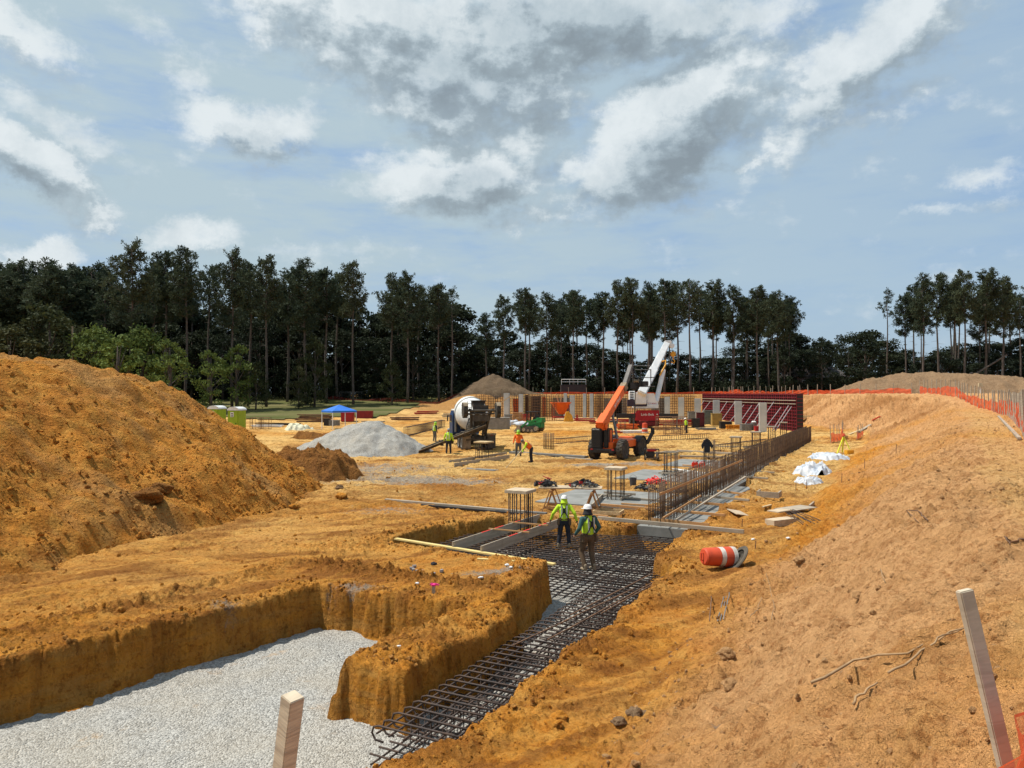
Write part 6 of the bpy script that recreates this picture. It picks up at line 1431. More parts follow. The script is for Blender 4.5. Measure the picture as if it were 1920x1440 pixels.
# its loose base ring
q = MB(); q.lathe([(.25, -.02), (.36, -.025), (.375, 0), (.35, .025), (.26, .02), (.25, -.02)], 28); o = q.build('drum_base', pm('black_rubber_base', (.07, .062, .05), (.12, .10, .075), 3, .9), None, (p.x + .40, p.y - .06, p.z + .28)); o.rotation_euler = (R(12), R(-52), R(-12)); tag(o, 'black rubber base ring leaning on the fallen traffic drum', 'base ring')
pp = gp(1209, 812); traffic_drum('upright orange and white traffic drum behind the telehandler', (pp.x, pp.y, hz_at(pp.x, pp.y)), 1.15)
d = 112; x = (1082 - 960) / F * d; t = thing('traffic_cone', 'small orange traffic cone beside the bare column', 'traffic cone', (x, d, hz_at(x, d))); q = MB(); q.lathe([(.26, .04), (.24, .06), (.05, .9), (.02, .9)], 16); q.build('cone', DRO, t); MB().box((0, 0, .02), (.6, .6, .05)).build('base', DRO, t)

# ---------------------------------------------------------------- loose stuff on the right bank
def sheet_board(label, px, py, w, l, h, m, rz, tilt=(0, 0), dz=.05, group=None, cat='board', name='board'):
    p = gt(px, py); n_ = Vector((hz_at(p.x + .3, p.y) - hz_at(p.x - .3, p.y), hz_at(p.x, p.y + .3) - hz_at(p.x, p.y - .3), 0)) / .6
    o = MB().box((0, 0, 0), (w, l, h), bev=.003).build(name, m, None, (p.x, p.y, p.z + dz)); ax_ = Matrix.Rotation(-math.atan(n_.x), 3, 'Y') @ Matrix.Rotation(math.atan(n_.y), 3, 'X') @ Matrix.Rotation(rz, 3, 'Z') @ Matrix.Rotation(tilt[0], 3, 'X') @ Matrix.Rotation(tilt[1], 3, 'Y'); o.rotation_euler = ax_.to_euler(); return tag(o, label, cat, group)
PG = 'plywood and boards dumped on the bank'
sheet_board('pale plywood offcut lying flat right of the curtain end', 1384, 967, .62, .55, .03, PLY, R(25), group=PG)
sheet_board('large grey plywood sheet at the back of the dumped stack', 1492, 962, 1.2, .9, .03, WOODG, R(20), (0, -.1), .14, group=PG)
sheet_board('front thick block of boards in the dumped stack', 1464, 984, .95, .45, .22, PLY, R(22), (0, 0), .08, group=PG)
sheet_board('upper left board of the dumped stack', 1462, 972, .7, .5, .04, PLY, R(30), (0, .05), .24, group=PG)
sheet_board('short board standing on edge right of the dumped stack', 1522, 955, .06, .7, .26, WOODG, R(-35), (0, 0), .1, group=PG)
sheet_board('thin pale board lying above the dumped stack', 1438, 952, .07, .8, .05, WOOD, R(-40), group=PG)
for i in range(6):
    c = gt(1495 + i * 3, 968); loose('loose_bar', ['first bar of the fan beside the dumped stack', 'second bar of the fan beside the dumped stack', 'third bar of the fan beside the dumped stack', 'fourth bar of the fan beside the dumped stack', 'fifth bar of the fan beside the dumped stack', 'last bar of the fan beside the dumped stack'][i], 'rebar', at(1466 + i * 4, 955, c.y + .25), gt(1506 + i * 7, 990 - i * 2) + Vector((0, 0, .03)), .012, STEEL, seed=i, group='fan of bars beside the dumped stack')
p = gt(1442, 932); q = MB(); q.box((-.42, .05, .13), (.05, .75, .24)); q.box((.42, .05, .13), (.05, .75, .24)); q.box((0, -.34, .13), (.9, .05, .24)); tag(q.build('timber_surround', WOODG, None, (p.x, p.y, p.z - .02), R(-28)), 'three-sided grey board frame on the flat right of the curtain', 'timber frame')
TARP = pm('white_tarp', (.58, .60, .62), (.40, .45, .52), 2.5, .55, .4); crumple('tarp', 'crumpled white tarp lying right of the curtain, biggest piece', 'tarp', 1524, 890, .95, 1.35, .85, TARP, 7, R(-20), amp=1.0, z=gt(1524, 886))
crumple('tarp', 'smaller crumpled white tarp between the big one and the tripod', 'tarp', 1552, 860, 1.35, 1.0, .55, TARP, 8, amp=1.0, z=gt(1554, 861)); crumple('tarp', 'small white tarp end in front of the big white tarp', 'tarp', 1515, 905, .7, .5, .45, TARP, 9, amp=1.0, z=gt(1518, 905))
for i in range(4):
    c = gt(*[(1345, 1166), (1350, 1168), (1356, 1168), (1330, 1170)][i]); e = gt(*[(1357, 1122), (1362, 1120), (1368, 1120), (1334, 1126)][i]); loose('loose_bar', ['left steel pin of the bundle below the fallen drum', 'middle steel pin of the bundle below the fallen drum', 'right steel pin of the bundle below the fallen drum', 'rusty hooked pin beside the steel pins'][i], 'steel pin', c + Vector((0, 0, .03)), e + Vector((0, 0, .04)), .011, [GREY, GREY, GREY, RUST][i], group='steel pins on the bank')
def root(label, pxs, r, m=None, lift=.04, name='root'):
    pts = [gt(*q_) + Vector((0, 0, lift)) for q_ in pxs]; P2 = []
    for i in range(len(pts) - 1):
        for k in range(4): P2.append(pts[i].lerp(pts[i + 1], k / 4) + Vector((random.uniform(-.01, .01), random.uniform(-.02, .02), random.uniform(-.01, .01))))
    P2.append(pts[-1]); c = P2[0].copy(); tag(MB().tube([q_ - c for q_ in P2], [r * (1 - .5 * i / len(P2)) for i in range(len(P2))], 8).build(name, m or pm('root_wood', (.36, .24, .13), (.26, .17, .09), 6, .9, .4), None, c, smooth=True), label, 'root', 'roots lying on the bank')
root('longest bare root running up towards the tall stake', [(1522, 1296), (1600, 1262), (1700, 1232), (1812, 1190)], .011)
root('forked root crossing the longest one', [(1666, 1276), (1720, 1245), (1760, 1218), (1805, 1185)], .009)
root('short dark root below the forked one', [(1596, 1330), (1620, 1312), (1645, 1294)], .010)
root('thin twig beside the steel pins', [(1407, 1170), (1420, 1150), (1428, 1135)], .008); root('thin twig curving up right of the steel pins', [(1447, 1175), (1452, 1140), (1436, 1085)], .007); root('thin dry twig above the steel pins', [(1650, 1085), (1660, 1100)], .007)
root('dark hooked wire at the right edge of the bank', [(1920, 1022), (1895, 1026), (1885, 1020), (1893, 1030)], .010, RUST); root('bent wire pieces high on the bank', [(1740, 985), (1722, 975), (1700, 968), (1722, 980)], .010, RUST)
for i, (px, py, h) in enumerate([(1492, 922, .45), (1512, 918, .45), (1578, 905, .4), (1391, 990, .3), (1416, 1030, .25), (1680, 855, .5), (1621, 882, .5)]):
    p = gt(px, py); o = MB().tube([(0, 0, 0), (.02, 0, h)], .014, 6).build('marker_pin', RUST, None, (p.x, p.y, p.z - .03)); tag(o, ['steel pin left of the pair before the white tarp', 'steel pin right of the pair before the white tarp', 'steel pin right of the white tarps', 'thin wire marker by the long pale board end', 'short thin pin above the fallen drum', 'lone pin high on the bank below the orange fence', 'thin pale pin up the bank right of the tripod'][i], 'steel pin', 'upright pins on the bank')
# survey tripod
p = gt(1582, 850); t = thing('survey_tripod', 'yellow survey tripod standing on the bank behind the white tarps', 'tripod', (p.x, p.y, p.z)); TY = pm('tripod_yellow', (.70, .74, .05), (.6, .62, .05), 3, .5)
for a_ in (0, 2.1, 4.2): MB().bar((math.cos(a_ + 3.4) * .55, math.sin(a_ + 3.4) * .55, 0), (0, 0, 1.25), .09, .05).build('leg', TY, t)
MB().lathe([(.13, 0), (.13, .06), (.08, .1), (.08, .2)], 12, None, (0, 0, 1.24)).build('head', DRO, t)
p = gt(1592, 852); tag(MB().box((0, 0, .15), (.6, .35, .32), bev=.03).build('case', YELP, None, (p.x, p.y, p.z), R(20)), 'orange-yellow instrument case beside the tripod', 'case')
board('dark plank lying on the bank above the fallen netting', (*gt(1608, 812).xy, gt(1608, 812).z + .06), (*gt(1632, 800).xy, gt(1632, 800).z + .06), .3, .06, WOODG, world=True); board('pale plank lying on the bank below the dark one', (*gt(1592, 815).xy, gt(1592, 815).z + .05), (*gt(1618, 806).xy, gt(1618, 806).z + .05), .3, .05, WOOD, world=True)
board('orange strip of board lying high on the bank', (*gt(1636, 792).xy, gt(1636, 792).z + .06), (*gt(1650, 783).xy, gt(1650, 783).z + .06), .25, .04, REDN, world=True)
# pale timber stack right of the red forms
for i in range(5):
    d = 92 + i * .6; p = gt(1510 + i * 3, 786); z = gt(1515, 786).z
    tag(MB().box((0, 0, 0), (2.9 - .2 * i, .28, .12)).build('timber', WOOD, None, (gt(1515, 786).x + .1 * i, gt(1515, 786).y + .3 * i, z + .15 + .13 * (i % 3)), R(12 + 3 * i)), ['lowest pale timber in the stack right of the red forms', 'second pale timber in the stack right of the red forms', 'third pale timber in the stack right of the red forms', 'fourth pale timber in the stack right of the red forms', 'last pale timber in the stack right of the red forms'][i], 'timber', 'pale timbers stacked right of the red forms')
# pavers, stake, litter by the near pit
for i, (px, py) in enumerate([(772, 1068), (777, 1062), (791, 1069), (783, 1074), (813, 1076), (828, 1071), (775, 1074)]):
    p = gp(px, py); o = MB().box((0, 0, .03), (.10, .07, .065), bev=.004).build('spacer_block', pm('grey_block', (.30, .28, .27), (.22, .2, .2), 5, .9), None, (p.x, p.y, hz_at(p.x, p.y)), R(15 * i)); tag(o, ['leftmost small concrete spacer on the flat by the near pit', 'farthest small concrete spacer on the flat', 'small concrete spacer in the middle of the scatter', 'nearest small concrete spacer of the cluster', 'lone small spacer right of the cluster', 'rightmost small concrete spacer', 'half-sunk small spacer at the left of the cluster'][i], 'spacer block', 'concrete spacers scattered by the pit')
p = gp(813, 1058); tag(MB().blob((0, 0, .03), (.10, .07, .05), 5, 1).build('rag', CHAR, None, (p.x, p.y, hz_at(p.x, p.y))), 'dark rag lying behind the concrete spacers', 'rag')
p = gp(813, 1117); t = thing('survey_hub', 'short grey stake with a bright pink ribbon at the pit corner', 'stake', (p.x, p.y, hz_at(p.x, p.y) - .02)); MB().box((0, 0, .11), (.07, .05, .24)).build('stake', WOODG, t); pk_ = pm('pink_ribbon', (.80, .05, .28), (.7, .04, .25), 4, .7)
q = MB(); q.box((0, 0, .22), (.10, .07, .04), (.2, .1, .3)); q.box((.07, 0, .23), (.10, .03, .03), (0, .3, 0)); q.box((-.05, 0, .24), (.06, .03, .03), (0, -.5, 0)); q.build('ribbon', pk_, t)
for i, (px, py, s) in enumerate([(783, 1108, .04), (902, 1097, .05), (951, 1065, .05), (958, 1070, .04), (749, 1218, .035), (1412, 1015, .05), (1478, 1012, .05), (686, 1412, .09)]):
    p = gt(px, py); m_ = WHITE; q = MB(); q.blob((0, 0, s * .5), (s * 1.3, s, s * .6), i, 2, .35); tag(q.build('litter', m_, None, (p.x, p.y, p.z), smooth=True), ['white scrap by the pink-ribbon stake', 'white scrap on the flat near the pit shoulder', 'larger white scrap before the yellow plank', 'smaller white scrap before the yellow plank', 'white scrap on top of the soil block', 'white scrap above the fallen drum', 'pale scrap right of the one above the drum', 'crushed plastic bottle at the near lip of the trench'][i], 'litter', 'white scraps on the soil')
# rocks
BCM = bpy.data.materials['bank_clod_soil']
for i, (px, py, s, m_) in enumerate([(640, 935, .22, SOIL), (552, 953, .16, SOIL), (636, 918, .16, BROWN), (1500, 1060, .10, BCM), (1190, 1345, .10, BROWN), (1160, 1362, .08, BROWN), (1212, 1340, .07, BROWN), (1610, 1120, .07, BCM), (1362, 1235, .12, BCM), (1370, 1290, .11, BCM), (1048, 1350, .10, SOIL), (1040, 1366, .09, SOIL), (540, 862, .4, DARKCLOD), (275, 985, .4, DARKCLOD), (300, 975, .3, DARKCLOD)]):
    p = gt(px, py) if i < 12 else gp(px, py, .2); z = p.z
    if i >= 12:
        X, Y, Z, dd = MG; k = np.argmin((X - p.x) ** 2 + (Y - p.y) ** 2); z = float(Z.ravel()[k])
    q = MB(); q.blob((0, 0, s * .3), (s * 1.2, s, s * .7), i + 3, 3, .28, 1.3); tag(q.build('soil_lump', m_, None, (p.x, p.y, z), smooth=False), ['big lump of clay on the flat left of the dark boards', 'lump of clay left of the big one', 'small lump of brown soil behind the big clay lump', 'brown lump right of the fallen drum', 'largest grey-brown lump at the foot of the bank', 'left lump at the foot of the bank', 'small lump right of the largest one at the foot of the bank', 'brown lump high on the near bank', 'slab-like lump below the steel pins', 'flat slab lump under the other slab', 'clay lump at the near lip of the trench', 'second clay lump at the near lip of the trench', 'pale block in the clod heap', 'large boulder-like clod at the mound foot', 'second large clod at the mound foot'][i], 'soil lump', 'loose soil lumps')
# near stakes and the near corner of netting
def stake(label, top, d, w, th, h, lean, rz, m):
    p = at(*top, d); t = MB(); t.box((0, 0, -h / 2), (w, th, h), bev=.003); o = t.build('stake', m, None, p); o.rotation_euler = Euler((lean[0], lean[1], rz)); return tag(o, label, 'stake')
def m_stake(name, c1, c2, sc=38):
    t = NT(name); v = t.mapv((3, 3, sc)); n = t.noise(1.0, 6, .65, v, 1.2); col = t.mix(t.mr(n, .38, .62), c1, c2); col = t.mix(t.mr(t.noise(4, 5), .5, .7, 0, .45), col, tuple(x * .6 for x in c1)); return t.fin(col, .85, t.bump(n, .5, .003), spec=.15)
stake('thick pale wooden stake rising from the bottom edge over the gravel', (549, 1305), 2.75, .062, .062, 1.9, (R(2), R(13)), R(-38), m_stake('stake_wood', (.62, .52, .38), (.42, .34, .25)))
stake('slim weathered stake leaning at the lower right', (1808, 1106), 2.15, .042, .025, 1.3, (R(-4), R(-11)), R(6), m_stake('stake_wood_grey', (.52, .45, .34), (.42, .36, .27), 20))

# ---------------------------------------------------------------- orange safety netting fences
def m_net(name, c, holes=.0, cell=26):
    t = NT(name); tr = t.n.new('ShaderNodeBsdfTransparent'); mx = t.n.new('ShaderNodeMixShader'); uv = t.tc.outputs['UV']; t.fin(t.mix(t.mr(t.noise(1.5, 4), .4, .6), c, tuple(x * .75 for x in c)), .7, spec=.2)
    tl = t.n.new('ShaderNodeBsdfTranslucent'); m2 = t.n.new('ShaderNodeMixShader'); m2.inputs[0].default_value = .35; tl.inputs[0].default_value = (*c, 1); t.l.new(t.b.outputs[0], m2.inputs[1]); t.l.new(tl.outputs[0], m2.inputs[2])
    if holes:
        s_ = t.n.new('ShaderNodeSeparateXYZ'); t.l.new(uv, s_.inputs[0]); a_ = t.math('FRACT', t.math('MULTIPLY', s_.outputs[0], cell)); b_ = t.math('FRACT', t.math('MULTIPLY', s_.outputs[1], cell * .55))
        ha = t.math('MULTIPLY', t.math('GREATER_THAN', a_, .35), t.math('GREATER_THAN', b_, .4)); t.l.new(t.math('MULTIPLY', ha, holes), mx.inputs[0])
    else: mx.inputs[0].default_value = .22
    t.l.new(m2.outputs[0], mx.inputs[1]); t.l.new(tr.outputs[0], mx.inputs[2]); t.l.new(mx.outputs[0], t.out.inputs[0]); return t.m
NET = m_net('orange_netting', (.85, .13, .045)); NETN = m_net('orange_netting_near', (.88, .16, .06), .55, 22)
def fence(label, pts, h, sp, seed, m=NET, sag=.25, post_h=1.3, postr=.022, base=None, postm=WOODG, group='orange netting fences', holes=None, step=.35, dip=None):
    rg = random.Random(seed); P2 = []; 
    for i in range(len(pts) - 1):
        a_, b_ = Vector((*pts[i], 0)), Vector((*pts[i + 1], 0)); n = max(1, int((b_ - a_).length / step))
        for k in range(n): P2.append(a_.lerp(b_, k / n))
    P2.append(Vector((*pts[-1], 0))); c = P2[0].copy(); zc = hz_at(c.x, c.y) if base is None else base(c.x, c.y); c.z = zc
    t = thing('netting_fence', label, 'fence', c, 0, group); V = []; UVs = []; s = 0; n = len(P2); rows = 7; dist_ = []
    for i, p in enumerate(P2):
        if i: s += (p - P2[i - 1]).length
        dist_.append(s)
    sarr = np.array(dist_); top = h * (1 - sag * np.clip(.45 + gn(sarr * .13, sarr * 0 + seed, seed) * 1.2, 0, 1)); wob = .14 * gn(sarr * .9, sarr * 0, seed + 2)
    if dip is not None: top = top * dip(sarr)
    for i, p in enumerate(P2):
        z0 = hz_at(p.x, p.y) if base is None else base(p.x, p.y); d_ = (P2[min(i + 1, n - 1)] - P2[max(i - 1, 0)]).normalized(); nn_ = Vector((-d_.y, d_.x, 0))
        for j in range(rows):
            f_ = j / (rows - 1); q_ = p + nn_ * (wob[i] * math.sin(f_ * 3.1) + .04 * math.sin(f_ * 9 + i)); V.append((q_.x - c.x, q_.y - c.y, z0 - zc + .04 + float(top[i]) * f_)); UVs.append((sarr[i] * .5, f_))
    me = mesh_np('netting', V, grid_faces(n, rows)); uvl = me.uv_layers.new(name='uv'); li = np.zeros(len(me.loops), np.int32); me.loops.foreach_get('vertex_index', li); uvl.data.foreach_set('uv', np.array(UVs, np.float32)[li].ravel()); link('netting', me, m, t)
    pm_ = MB().box((0, 0, post_h / 2 - .1), (postr * 2, postr * 2, post_h)).mesh('post'); k = 0; last = -9
    for i, p in enumerate(P2):
        if dist_[i] - last >= sp and k < 95:
            last = dist_[i]; k += 1; z0 = hz_at(p.x, p.y) if base is None else base(p.x, p.y); o = link('post', pm_, postm, t, (p.x - c.x, p.y - c.y, z0 - zc)); o.rotation_euler = (rg.uniform(-.06, .06), rg.uniform(-.06, .06), rg.uniform(-.3, .3))
    return t
fence('orange netting fence along the crest of the right bank, nearest stretch', [(13.6, 19.3), (16.5, 24), (21.5, 31.5), (28.2, 42), (35.5, 53.5)], 1.15, 1.05, 1, post_h=1.75, sag=.12, postr=.028)
fence('orange netting fence on the far part of the bank crest', [(35.8, 54), (43, 67), (50, 84), (53.5, 98)], 1.1, 1.7, 2, post_h=2.0, sag=.35, postr=.035)
fence('orange netting fence running left from the bank crest towards the red forms', [(53, 99), (50, 104), (46, 112), (44, 122), (39, 134)], .8, 2.4, 3, sag=.5, post_h=1.6, postr=.04)
fence('orange netting fence above the red wall forms', [(34.2, 86.2), (34.4, 100), (34.2, 126)], .42, 2.2, 4, sag=.45, base=lambda x_, y_: 4.35, post_h=1.2, postr=.03)
fence('thin red netting fence behind the far retaining wall', [(39, 134), (24, 133.5), (8, 133.5), (-3, 133)], .42, 3.0, 5, sag=.5, post_h=1.3, postr=.04)
fence('sagging dark red netting fence at the edge of the wood on the left', [(-4, 134), (-16, 137), (-27, 142), (-36, 146)], .8, 5, 6, m=m_net('dull_red_netting', (.22, .035, .025)), sag=.6, post_h=.9, step=.6)
fence('fallen orange netting at the far end of the curtain', [(xy(71, -5.3)), (xy(78, -4.8)), (xy(84, -5.2))], 1.1, 1.6, 7, sag=.4, post_h=1.7)
fence('short crumpled orange netting beside the fallen stretch', [(xy(79, -3.6)), (xy(86, -3.3))], .9, 2.0, 8, sag=.5, post_h=1.4)
fence('near end of the orange netting in the lower right corner', [(.93, 1.56), (1.08, 1.65), (1.30, 1.84), (1.9, 2.5), (3.2, 4.2)], .80, 9, 9, m=NETN, sag=.03, post_h=.7, base=lambda x_, y_: float(np.interp(x_, [.93, 1.1, 1.30, 1.9, 3.2], [2.755, 2.80, 2.785, 2.6, 2.2])), step=.06)
fence('orange netting hanging at the right edge before the crest path', [(11.2, 14.6), (13.4, 19)], 1.15, 2.2, 10, sag=.1, post_h=1.4, postr=.028)
board('long straight pole lying along the crest path', (*gt(1872, 782).xy, gt(1872, 782).z + .06), (*gt(1912, 828).xy, gt(1912, 828).z + .06), .12, .08, WOODG, world=True)

# ---------------------------------------------------------------- far left: toilets, canopy, boxes
def toilet(label, px, py, hgt=2.9, side=1):
    p = gp(px, py); t = thing('portable_toilet', label, 'portable toilet', (p.x, p.y, hz_at(p.x, p.y)), R(-14), 'lime green portable toilets'); s = hgt / 2.3; t.scale = (s,) * 3
    TG = pm('toilet_green', (.30, .42, .02), (.26, .37, .02), 1.5, .5); MB().box((0, 0, 1.02), (1.1, 1.1, 1.96), bev=.03).build('cabin', TG, t); ro = MB(); n = 9; poly = [(-.60, 1.98), (.60, 1.98)] + [(.60 * math.cos(a_), 2.0 + .30 * math.sin(a_)) for a_ in [math.pi * k / n for k in range(n + 1)]]
    ro.prism(poly, -.60, .60); ro.build('roof', pm('toilet_roof', (.72, .73, .72), None, 2, .5), t)
    dr = MB().box((0, -.565, 1.0), (.86, .03, 1.8), bev=.01).build('door', TG, t); MB().box((.30, -.59, .85), (.07, .03, .10)).build('latch', BLACK, dr); sg = MB().box((-.08, -.59, 1.62), (.32, .02, .42)).build('sign', WL, dr)
    MB().box((-.08, -.603, 1.70), (.20, .01, .13)).build('sign_mark', GREY, sg); MB().box((-.08, -.603, 1.50), (.24, .01, .07)).build('sign_mark', BLACK, sg); MB().box((0, 0, .04), (1.2, 1.2, .1)).build('base', BLACK, t)
toilet('lime green portable toilet with white roof, fully seen at the mound edge', 444, 811, 2.95); toilet('lime green portable toilet mostly hidden by the mound', 407, 809, 2.95)
def canopy():
    p = gp(636, 797); d = 92; x = (636 - 960) / F * d; t = thing('canopy_tent', 'blue pop-up canopy on white legs in front of the grass', 'canopy', (x, d, hz_at(x, d)), R(38)); BL = pm('blue_canvas', (.03, .17, .62), (.025, .14, .52), 1.2, .6); h = 2.25; w = 1.6
    q = MB(); v = [(-w, -w, h), (w, -w, h), (w, w, h), (-w, w, h), (0, 0, h + .72), (-w, -w, h - .22), (w, -w, h - .22), (w, w, h - .22), (-w, w, h - .22)]; q.add(v, [(0, 1, 4), (1, 2, 4), (2, 3, 4), (3, 0, 4), (0, 5, 6, 1), (1, 6, 7, 2), (2, 7, 8, 3), (3, 8, 5, 0)]); q.build('roof', BL, t)
    for a_ in (-1, 1):
        for b_ in (-1, 1): MB().box((a_ * (w - .05), b_ * (w - .05), h / 2), (.07, .07, h)).build('leg', WL, t)
canopy()
crumple('tarp', 'cream tarp draped over a heap left of the canopy', 'tarp', 557, 806, 1.7, 1.5, 1.35, pm('cream_tarp', (.62, .60, .42), (.5, .48, .36), 2, .7, .3), 11, amp=.6)
def crate(label, px, py, w, h, d_, m, cat='box', rz=0, y=None, name='crate', lid=None):
    if y: yy = y; x_ = (px - 960) / F * y
    else: p = gp(px, py); x_ = p.x; yy = p.y
    t = thing(name, label, cat, (x_, yy, hz_at(x_, yy) - .03), rz); q = MB(); q.box((0, 0, h / 2), (w, d_, h), bev=.03); q.build('body', m, t); q = MB()
    for k in (-1, 1): q.box((k * w * .42, -d_ / 2 - .015, h / 2), (.08, .03, h * .9))
    q.build('rib', m, t); MB().box((0, 0, h + .03), (w + .06, d_ + .06, .06)).build('lid', lid or m, t)
crate('red skip box standing under the blue canopy', 652, 796, 1.7, 1.2, 1.2, REDP); crate('low red skip box right of the canopy', 684, 794, 2.3, 1.0, 1.2, pm('dull_red', (.26, .025, .02), (.2, .02, .02), 2, .6)); crate('low grey box on the ground left of the red skip box', 627, 800, 1.3, .7, .9, GREY); crate('black barrel-like box left of the grey one', 613, 800, .7, .9, .7, BLACK)
crate('red box crate behind the upright traffic drum', 1208, 797, 1.25, .95, 1.0, pm('faded_red', (.40, .10, .08), (.32, .07, .06), 2, .7)); crate('stack of grey concrete blocks right of the mixer truck', 933, 806, 2.9, 1.35, 1.4, pm('block_grey', (.27, .25, .22), (.2, .185, .16), 2, .85), 'block stack', R(-4)); crate('grey metal box at the foot of the second column', 1296, 785, .95, 1.4, .8, GREY, y=108); crate('tall grey cabinet right of the red machine', 1327, 785, 1.1, 1.9, .8, pm('green_grey', (.16, .18, .15), None, 2, .7), y=102)
crate('yellow box standing before the third column', 1343, 782, 1.3, 1.6, .8, pm('ochre', (.36, .24, .07), None, 2, .7), y=100); crate('dark toolbox cart right of the distant worker', 1304, 800, .9, 1.2, .8, BLACK, y=95); crate('dark red machine right of the dark toolbox cart', 1313, 798, .9, 1.8, .8, pm('deep_red', (.14, .02, .025), None, 2, .6), y=97); crate('low dark bench right of the yellow box', 1360, 800, 1.4, .8, .8, BLACK, y=93); crate('low grey crate left of the rubbish bin', 1398, 808, 1.2, .8, .8, GREY, y=88); crate('red low box right of the rubbish bin', 1421, 806, .8, .55, .6, REDP, y=87)
crate('dark container with a railing at the edge of the wood', 1075, 738, 4.6, 1.7, 2.4, pm('dark_container', (.05, .035, .035), (.035, .028, .03), 2, .7), 'container', y=136, name='container')
q = MB(); x_ = (1075 - 960) / F * 136
for k in range(4): q.tube([(-2.2 + 1.47 * k, 0, 0), (-2.2 + 1.47 * k, 0, .95)], .04, 5)
for z in (.5, .95): q.tube([(-2.2, 0, z), (2.2, 0, z)], .05, 5)
tag(q.build('guard_rail', WL, None, (x_, 135.2, hz_at(x_, 136) + 1.73)), 'pale guard rail standing on the dark container', 'railing')
# yellow beam stack, bin
d = 91; x_ = (1384 - 960) / F * d; t = thing('beam_stack', 'yellow steel spreader beam lying before the red forms', 'steel beam', (x_, d, hz_at(x_, d)), R(2)); OY = pm('orange_yellow', (.78, .33, .03), (.62, .25, .03), 2, .5)
for z in (.12, .52): MB().box((0, 0, z), (3.0, .5, .10)).build('flange', OY, t)
MB().box((0, 0, .32), (3.0, .08, .32)).build('web', OY, t)
for k in range(5): MB().box((-1.3 + k * .65, -.16, .32), (.06, .26, .32)).build('stiffener', OY, t)
d = 88; x_ = (1413 - 960) / F * d; t = thing('rubbish_bin', 'grey rubbish bin with a white bag, before the red forms', 'bin', (x_, d, hz_at(x_, d))); MB().lathe([(.28, 0), (.38, .95), (.34, .95), (.25, .04)], 18).build('tub', GREY, t); MB().blob((0, 0, 1.0), (.3, .3, .16), 3, 2, .25).build('bag', WL, t)
# bags and clutter behind the mixer and skid steer
for i, (px, y_, sx, h) in enumerate([(948, 98, 1.3, .9), (962, 101, 1.1, .7), (978, 97, 1.4, .6), (991, 98, 1.2, .5)]):
    x_ = (px - 960) / F * y_; q = MB(); q.blob((0, 0, h * .45), (sx * .7, .6, h * .6), i, 3, .25); tag(q.build('bulk_bag', TARP, None, (x_, y_, hz_at(x_, y_)), smooth=True), ['big white sack right of the mixer wheels', 'white sack behind the block stack', 'low white sack left of the skid steer', 'flat white sack at the skid steer cab'][i], 'sack', 'white sacks behind the mixer')
for i, (px, y_, w, h, m_) in enumerate([(970, 106, 1.4, 1.5, WOODO), (956, 108, 1.6, 1.1, GREY), (985, 112, 1.2, 1.0, REDP), (1097, 110, 3.0, .5, REDP), (1160, 108, 5.0, .45, REDP), (1120, 104, 2.0, .4, pm('dull_red', (.26, .025, .02))), (1175, 92, 2.6, .6, ORANGEP), (1255, 100, 3.5, .7, REDP), (1284, 99, 2.8, .8, REDP), (1240, 90, 2.0, .5, WOODO), (1190, 84, 3.0, .35, WL), (1150, 84, 2.6, .3, DRO), (1325, 90, 2.4, .3, GREY), (845, 112, 2.5, .6, WOODG), (760, 108, 4, .5, RUST), (800, 116, 3.4, .5, REDP), (700, 104, 3, .4, WOODG), (590, 106, 5, 1.1, RUST), (520, 100, 6, .35, BLACK), (500, 96, 4, .3, WL), (905, 108, 1.5, .8, WOODG)]):
    x_ = (px - 960) / F * y_; rg = random.Random(i); t = thing('material_stack', ['brown pallet stack behind the white sacks', 'grey pallet stack left of the brown one', 'small red stack left of the tall dark screen', 'long red form stack left of the telehandler boom', 'long red form stack behind the telehandler boom', 'dull red stack beside the small cone', 'orange form stack between boom and crane', 'red form stack right of the crane', 'second red form stack, before the bare columns', 'brown timber stack in front of the crane outrigger', 'white sheet stack before the crane', 'orange sheet pile right of the boom base', 'grey pipe stack right of the distant worker', 'weathered timber stack behind the mixer cab', 'rusty rebar stack left of the mixer cab', 'red form stack on the soil slope behind the mixer', 'timber stack right of the canopy', 'rusty rebar stack behind the cream tarp', 'black pipe stack right of the green toilet', 'white sheet pile at the foot of the green toilet', 'timber stack hidden behind the drum'][i], 'material stack', (x_, y_, hz_at(x_, y_)), rg.uniform(-.2, .2)); n = max(2, int(h / .18))
    for k in range(n):
        for j in range(3): MB().box((rg.uniform(-.12, .12) * w * .5, -.4 + j * .4, .09 + k * h / n), (w * rg.uniform(.8, 1.05), .3, h / n * .7), (0, rg.uniform(-.02, .02), rg.uniform(-.08, .08))).build('layer', m_, t)
# pole at the wood edge, chain link fence, hidden house, sprinkler head on the crest
p = at(136, 612, 112); z = hz_at(p.x, 112); q = MB(); q.tube([(0, 0, 0), (0, 0, p.z - z)], [.16, .12], 10); tag(q.build('wooden_pole', WOODG, None, (p.x, 112, z)), 'bare grey pole rising behind the big mound', 'pole')
def chain_fence():
    t = thing('chain_link_fence', 'low grey chain-link fence at the foot of the left wood', 'fence', (-34, 147, hz_at(-34, 147))); zf = lambda x_: hz_at(-34 + x_, 147) - hz_at(-34, 147)
    for k in range(7): MB().tube([(k * 2.2, 0, zf(k * 2.2)), (k * 2.2, 0, zf(k * 2.2) + 1.5)], .06, 6).build('post', GREY, t)
    MB().tube([(k * 2.2, 0, zf(k * 2.2) + 1.5) for k in range(7)], .045, 5).build('top_rail', GREY, t); me = MB()
    for k in range(66): x_ = k * .2; me.tube([(x_, 0, zf(x_)), (x_, 0, zf(x_) + 1.45)], .012, 4)
    me.build('wire_mesh', GREY, t)
chain_fence()
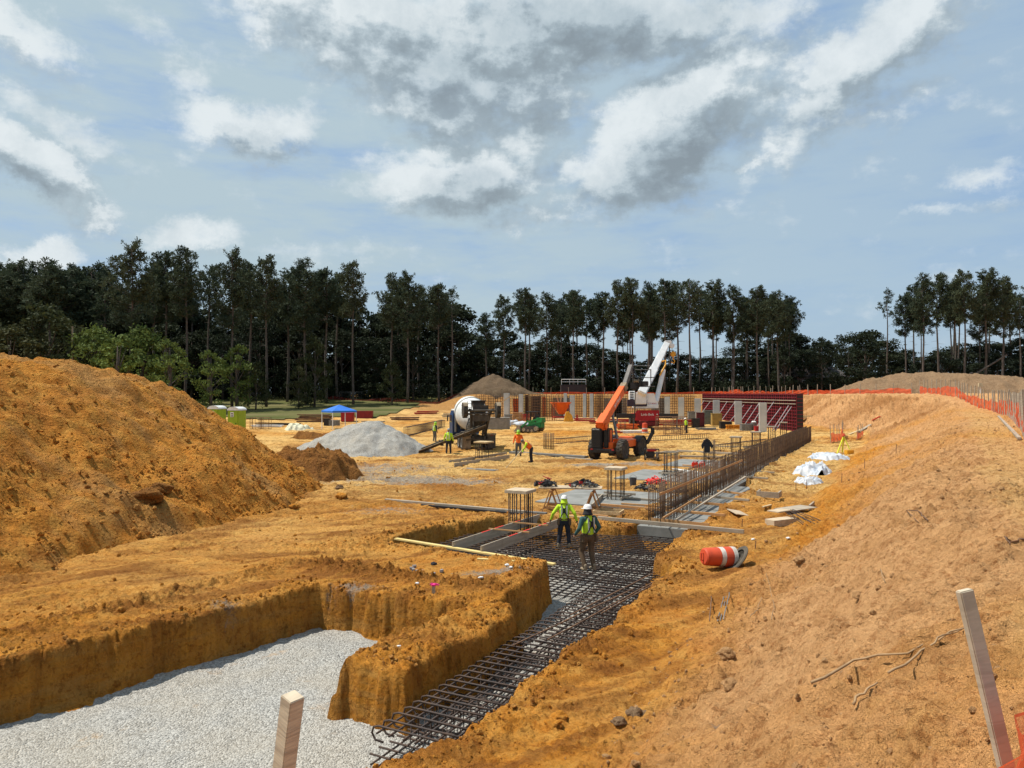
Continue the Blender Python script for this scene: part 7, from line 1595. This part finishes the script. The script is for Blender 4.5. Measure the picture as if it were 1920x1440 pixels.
def house():
    d = 158; x_ = (1525 - 960) / F * d; z = hz_at(x_, d); t = thing('house', 'pale brick house half hidden behind the trees', 'house', (x_, d, z), R(8)); HB = pm('house_brick', (.24, .17, .15), (.18, .13, .12), 1.5, .9); RF = pm('house_roof', (.10, .09, .09), None, 1, .9)
    MB().box((0, 0, 1.8), (11, 7, 3.8)).build('wall', HB, t); q = MB(); q.add([(-6, -4, 3.6), (6, -4, 3.6), (6, 4, 3.6), (-6, 4, 3.6), (-3.6, 0, 6.4), (3.6, 0, 6.4)], [(0, 1, 5, 4), (1, 2, 5), (2, 3, 4, 5), (3, 0, 4), (0, 3, 2, 1)]); q.build('roof', RF, t)
    q = MB(); q.add([(-2, -4.6, 3.3), (2, -4.6, 3.3), (0, -4.6, 5.6), (-2, 0, 3.3), (2, 0, 3.3), (0, 0, 5.6)], [(0, 1, 2), (0, 2, 5, 3), (1, 4, 5, 2), (0, 3, 4, 1)]); q.build('gable', pm('house_gable', (.30, .27, .26), None, 1, .9), t)
    for k in (-4, -.6, .9, 4): w = MB().box((k, -3.53, 2.1), (1.0, .08, 1.5)).build('window', WL, t); MB().box((k, -3.58, 2.1), (.8, .03, 1.3)).build('pane', GLASS, w)
house()
p = gt(1839, 742); t = thing('survey_target', 'small pale target on a thin staff above the orange fence', 'survey target', (p.x, min(p.y, 112), hz_at(p.x, min(p.y, 112)))); y_ = 100; x_ = (1838 - 960) / F * y_; t.location = (x_, y_, hz_at(x_, y_)); zt_ = H + (738 - 722) / F * y_ - t.location.z
MB().tube([(0, 0, 0), (0, 0, zt_)], .05, 6).build('staff', WL, t); MB().box((0, 0, zt_), (.5, .2, .55), bev=.03).build('target', pm('target_cream', (.60, .52, .35), None, 3, .6), t)
x_, y_ = (1850 - 960) / F * 140, 140
for i, (dx, dz, ln, ti) in enumerate([(0, 1.2, 8, .55), (-2.2, .6, 3, .5)]):
    z = hz_at(x_, y_); q = MB(); q.tube([(0, 0, 0), (ln * math.cos(ti), 0, ln * math.sin(ti))], .16, 8); tag(q.build('fallen_trunk', BARK, None, (x_ + dx - 3, y_, z + dz + 2)), ['leaning pale dead trunk above the long spoil heap', 'short dead trunk below the leaning one'][i], 'fallen trunk')
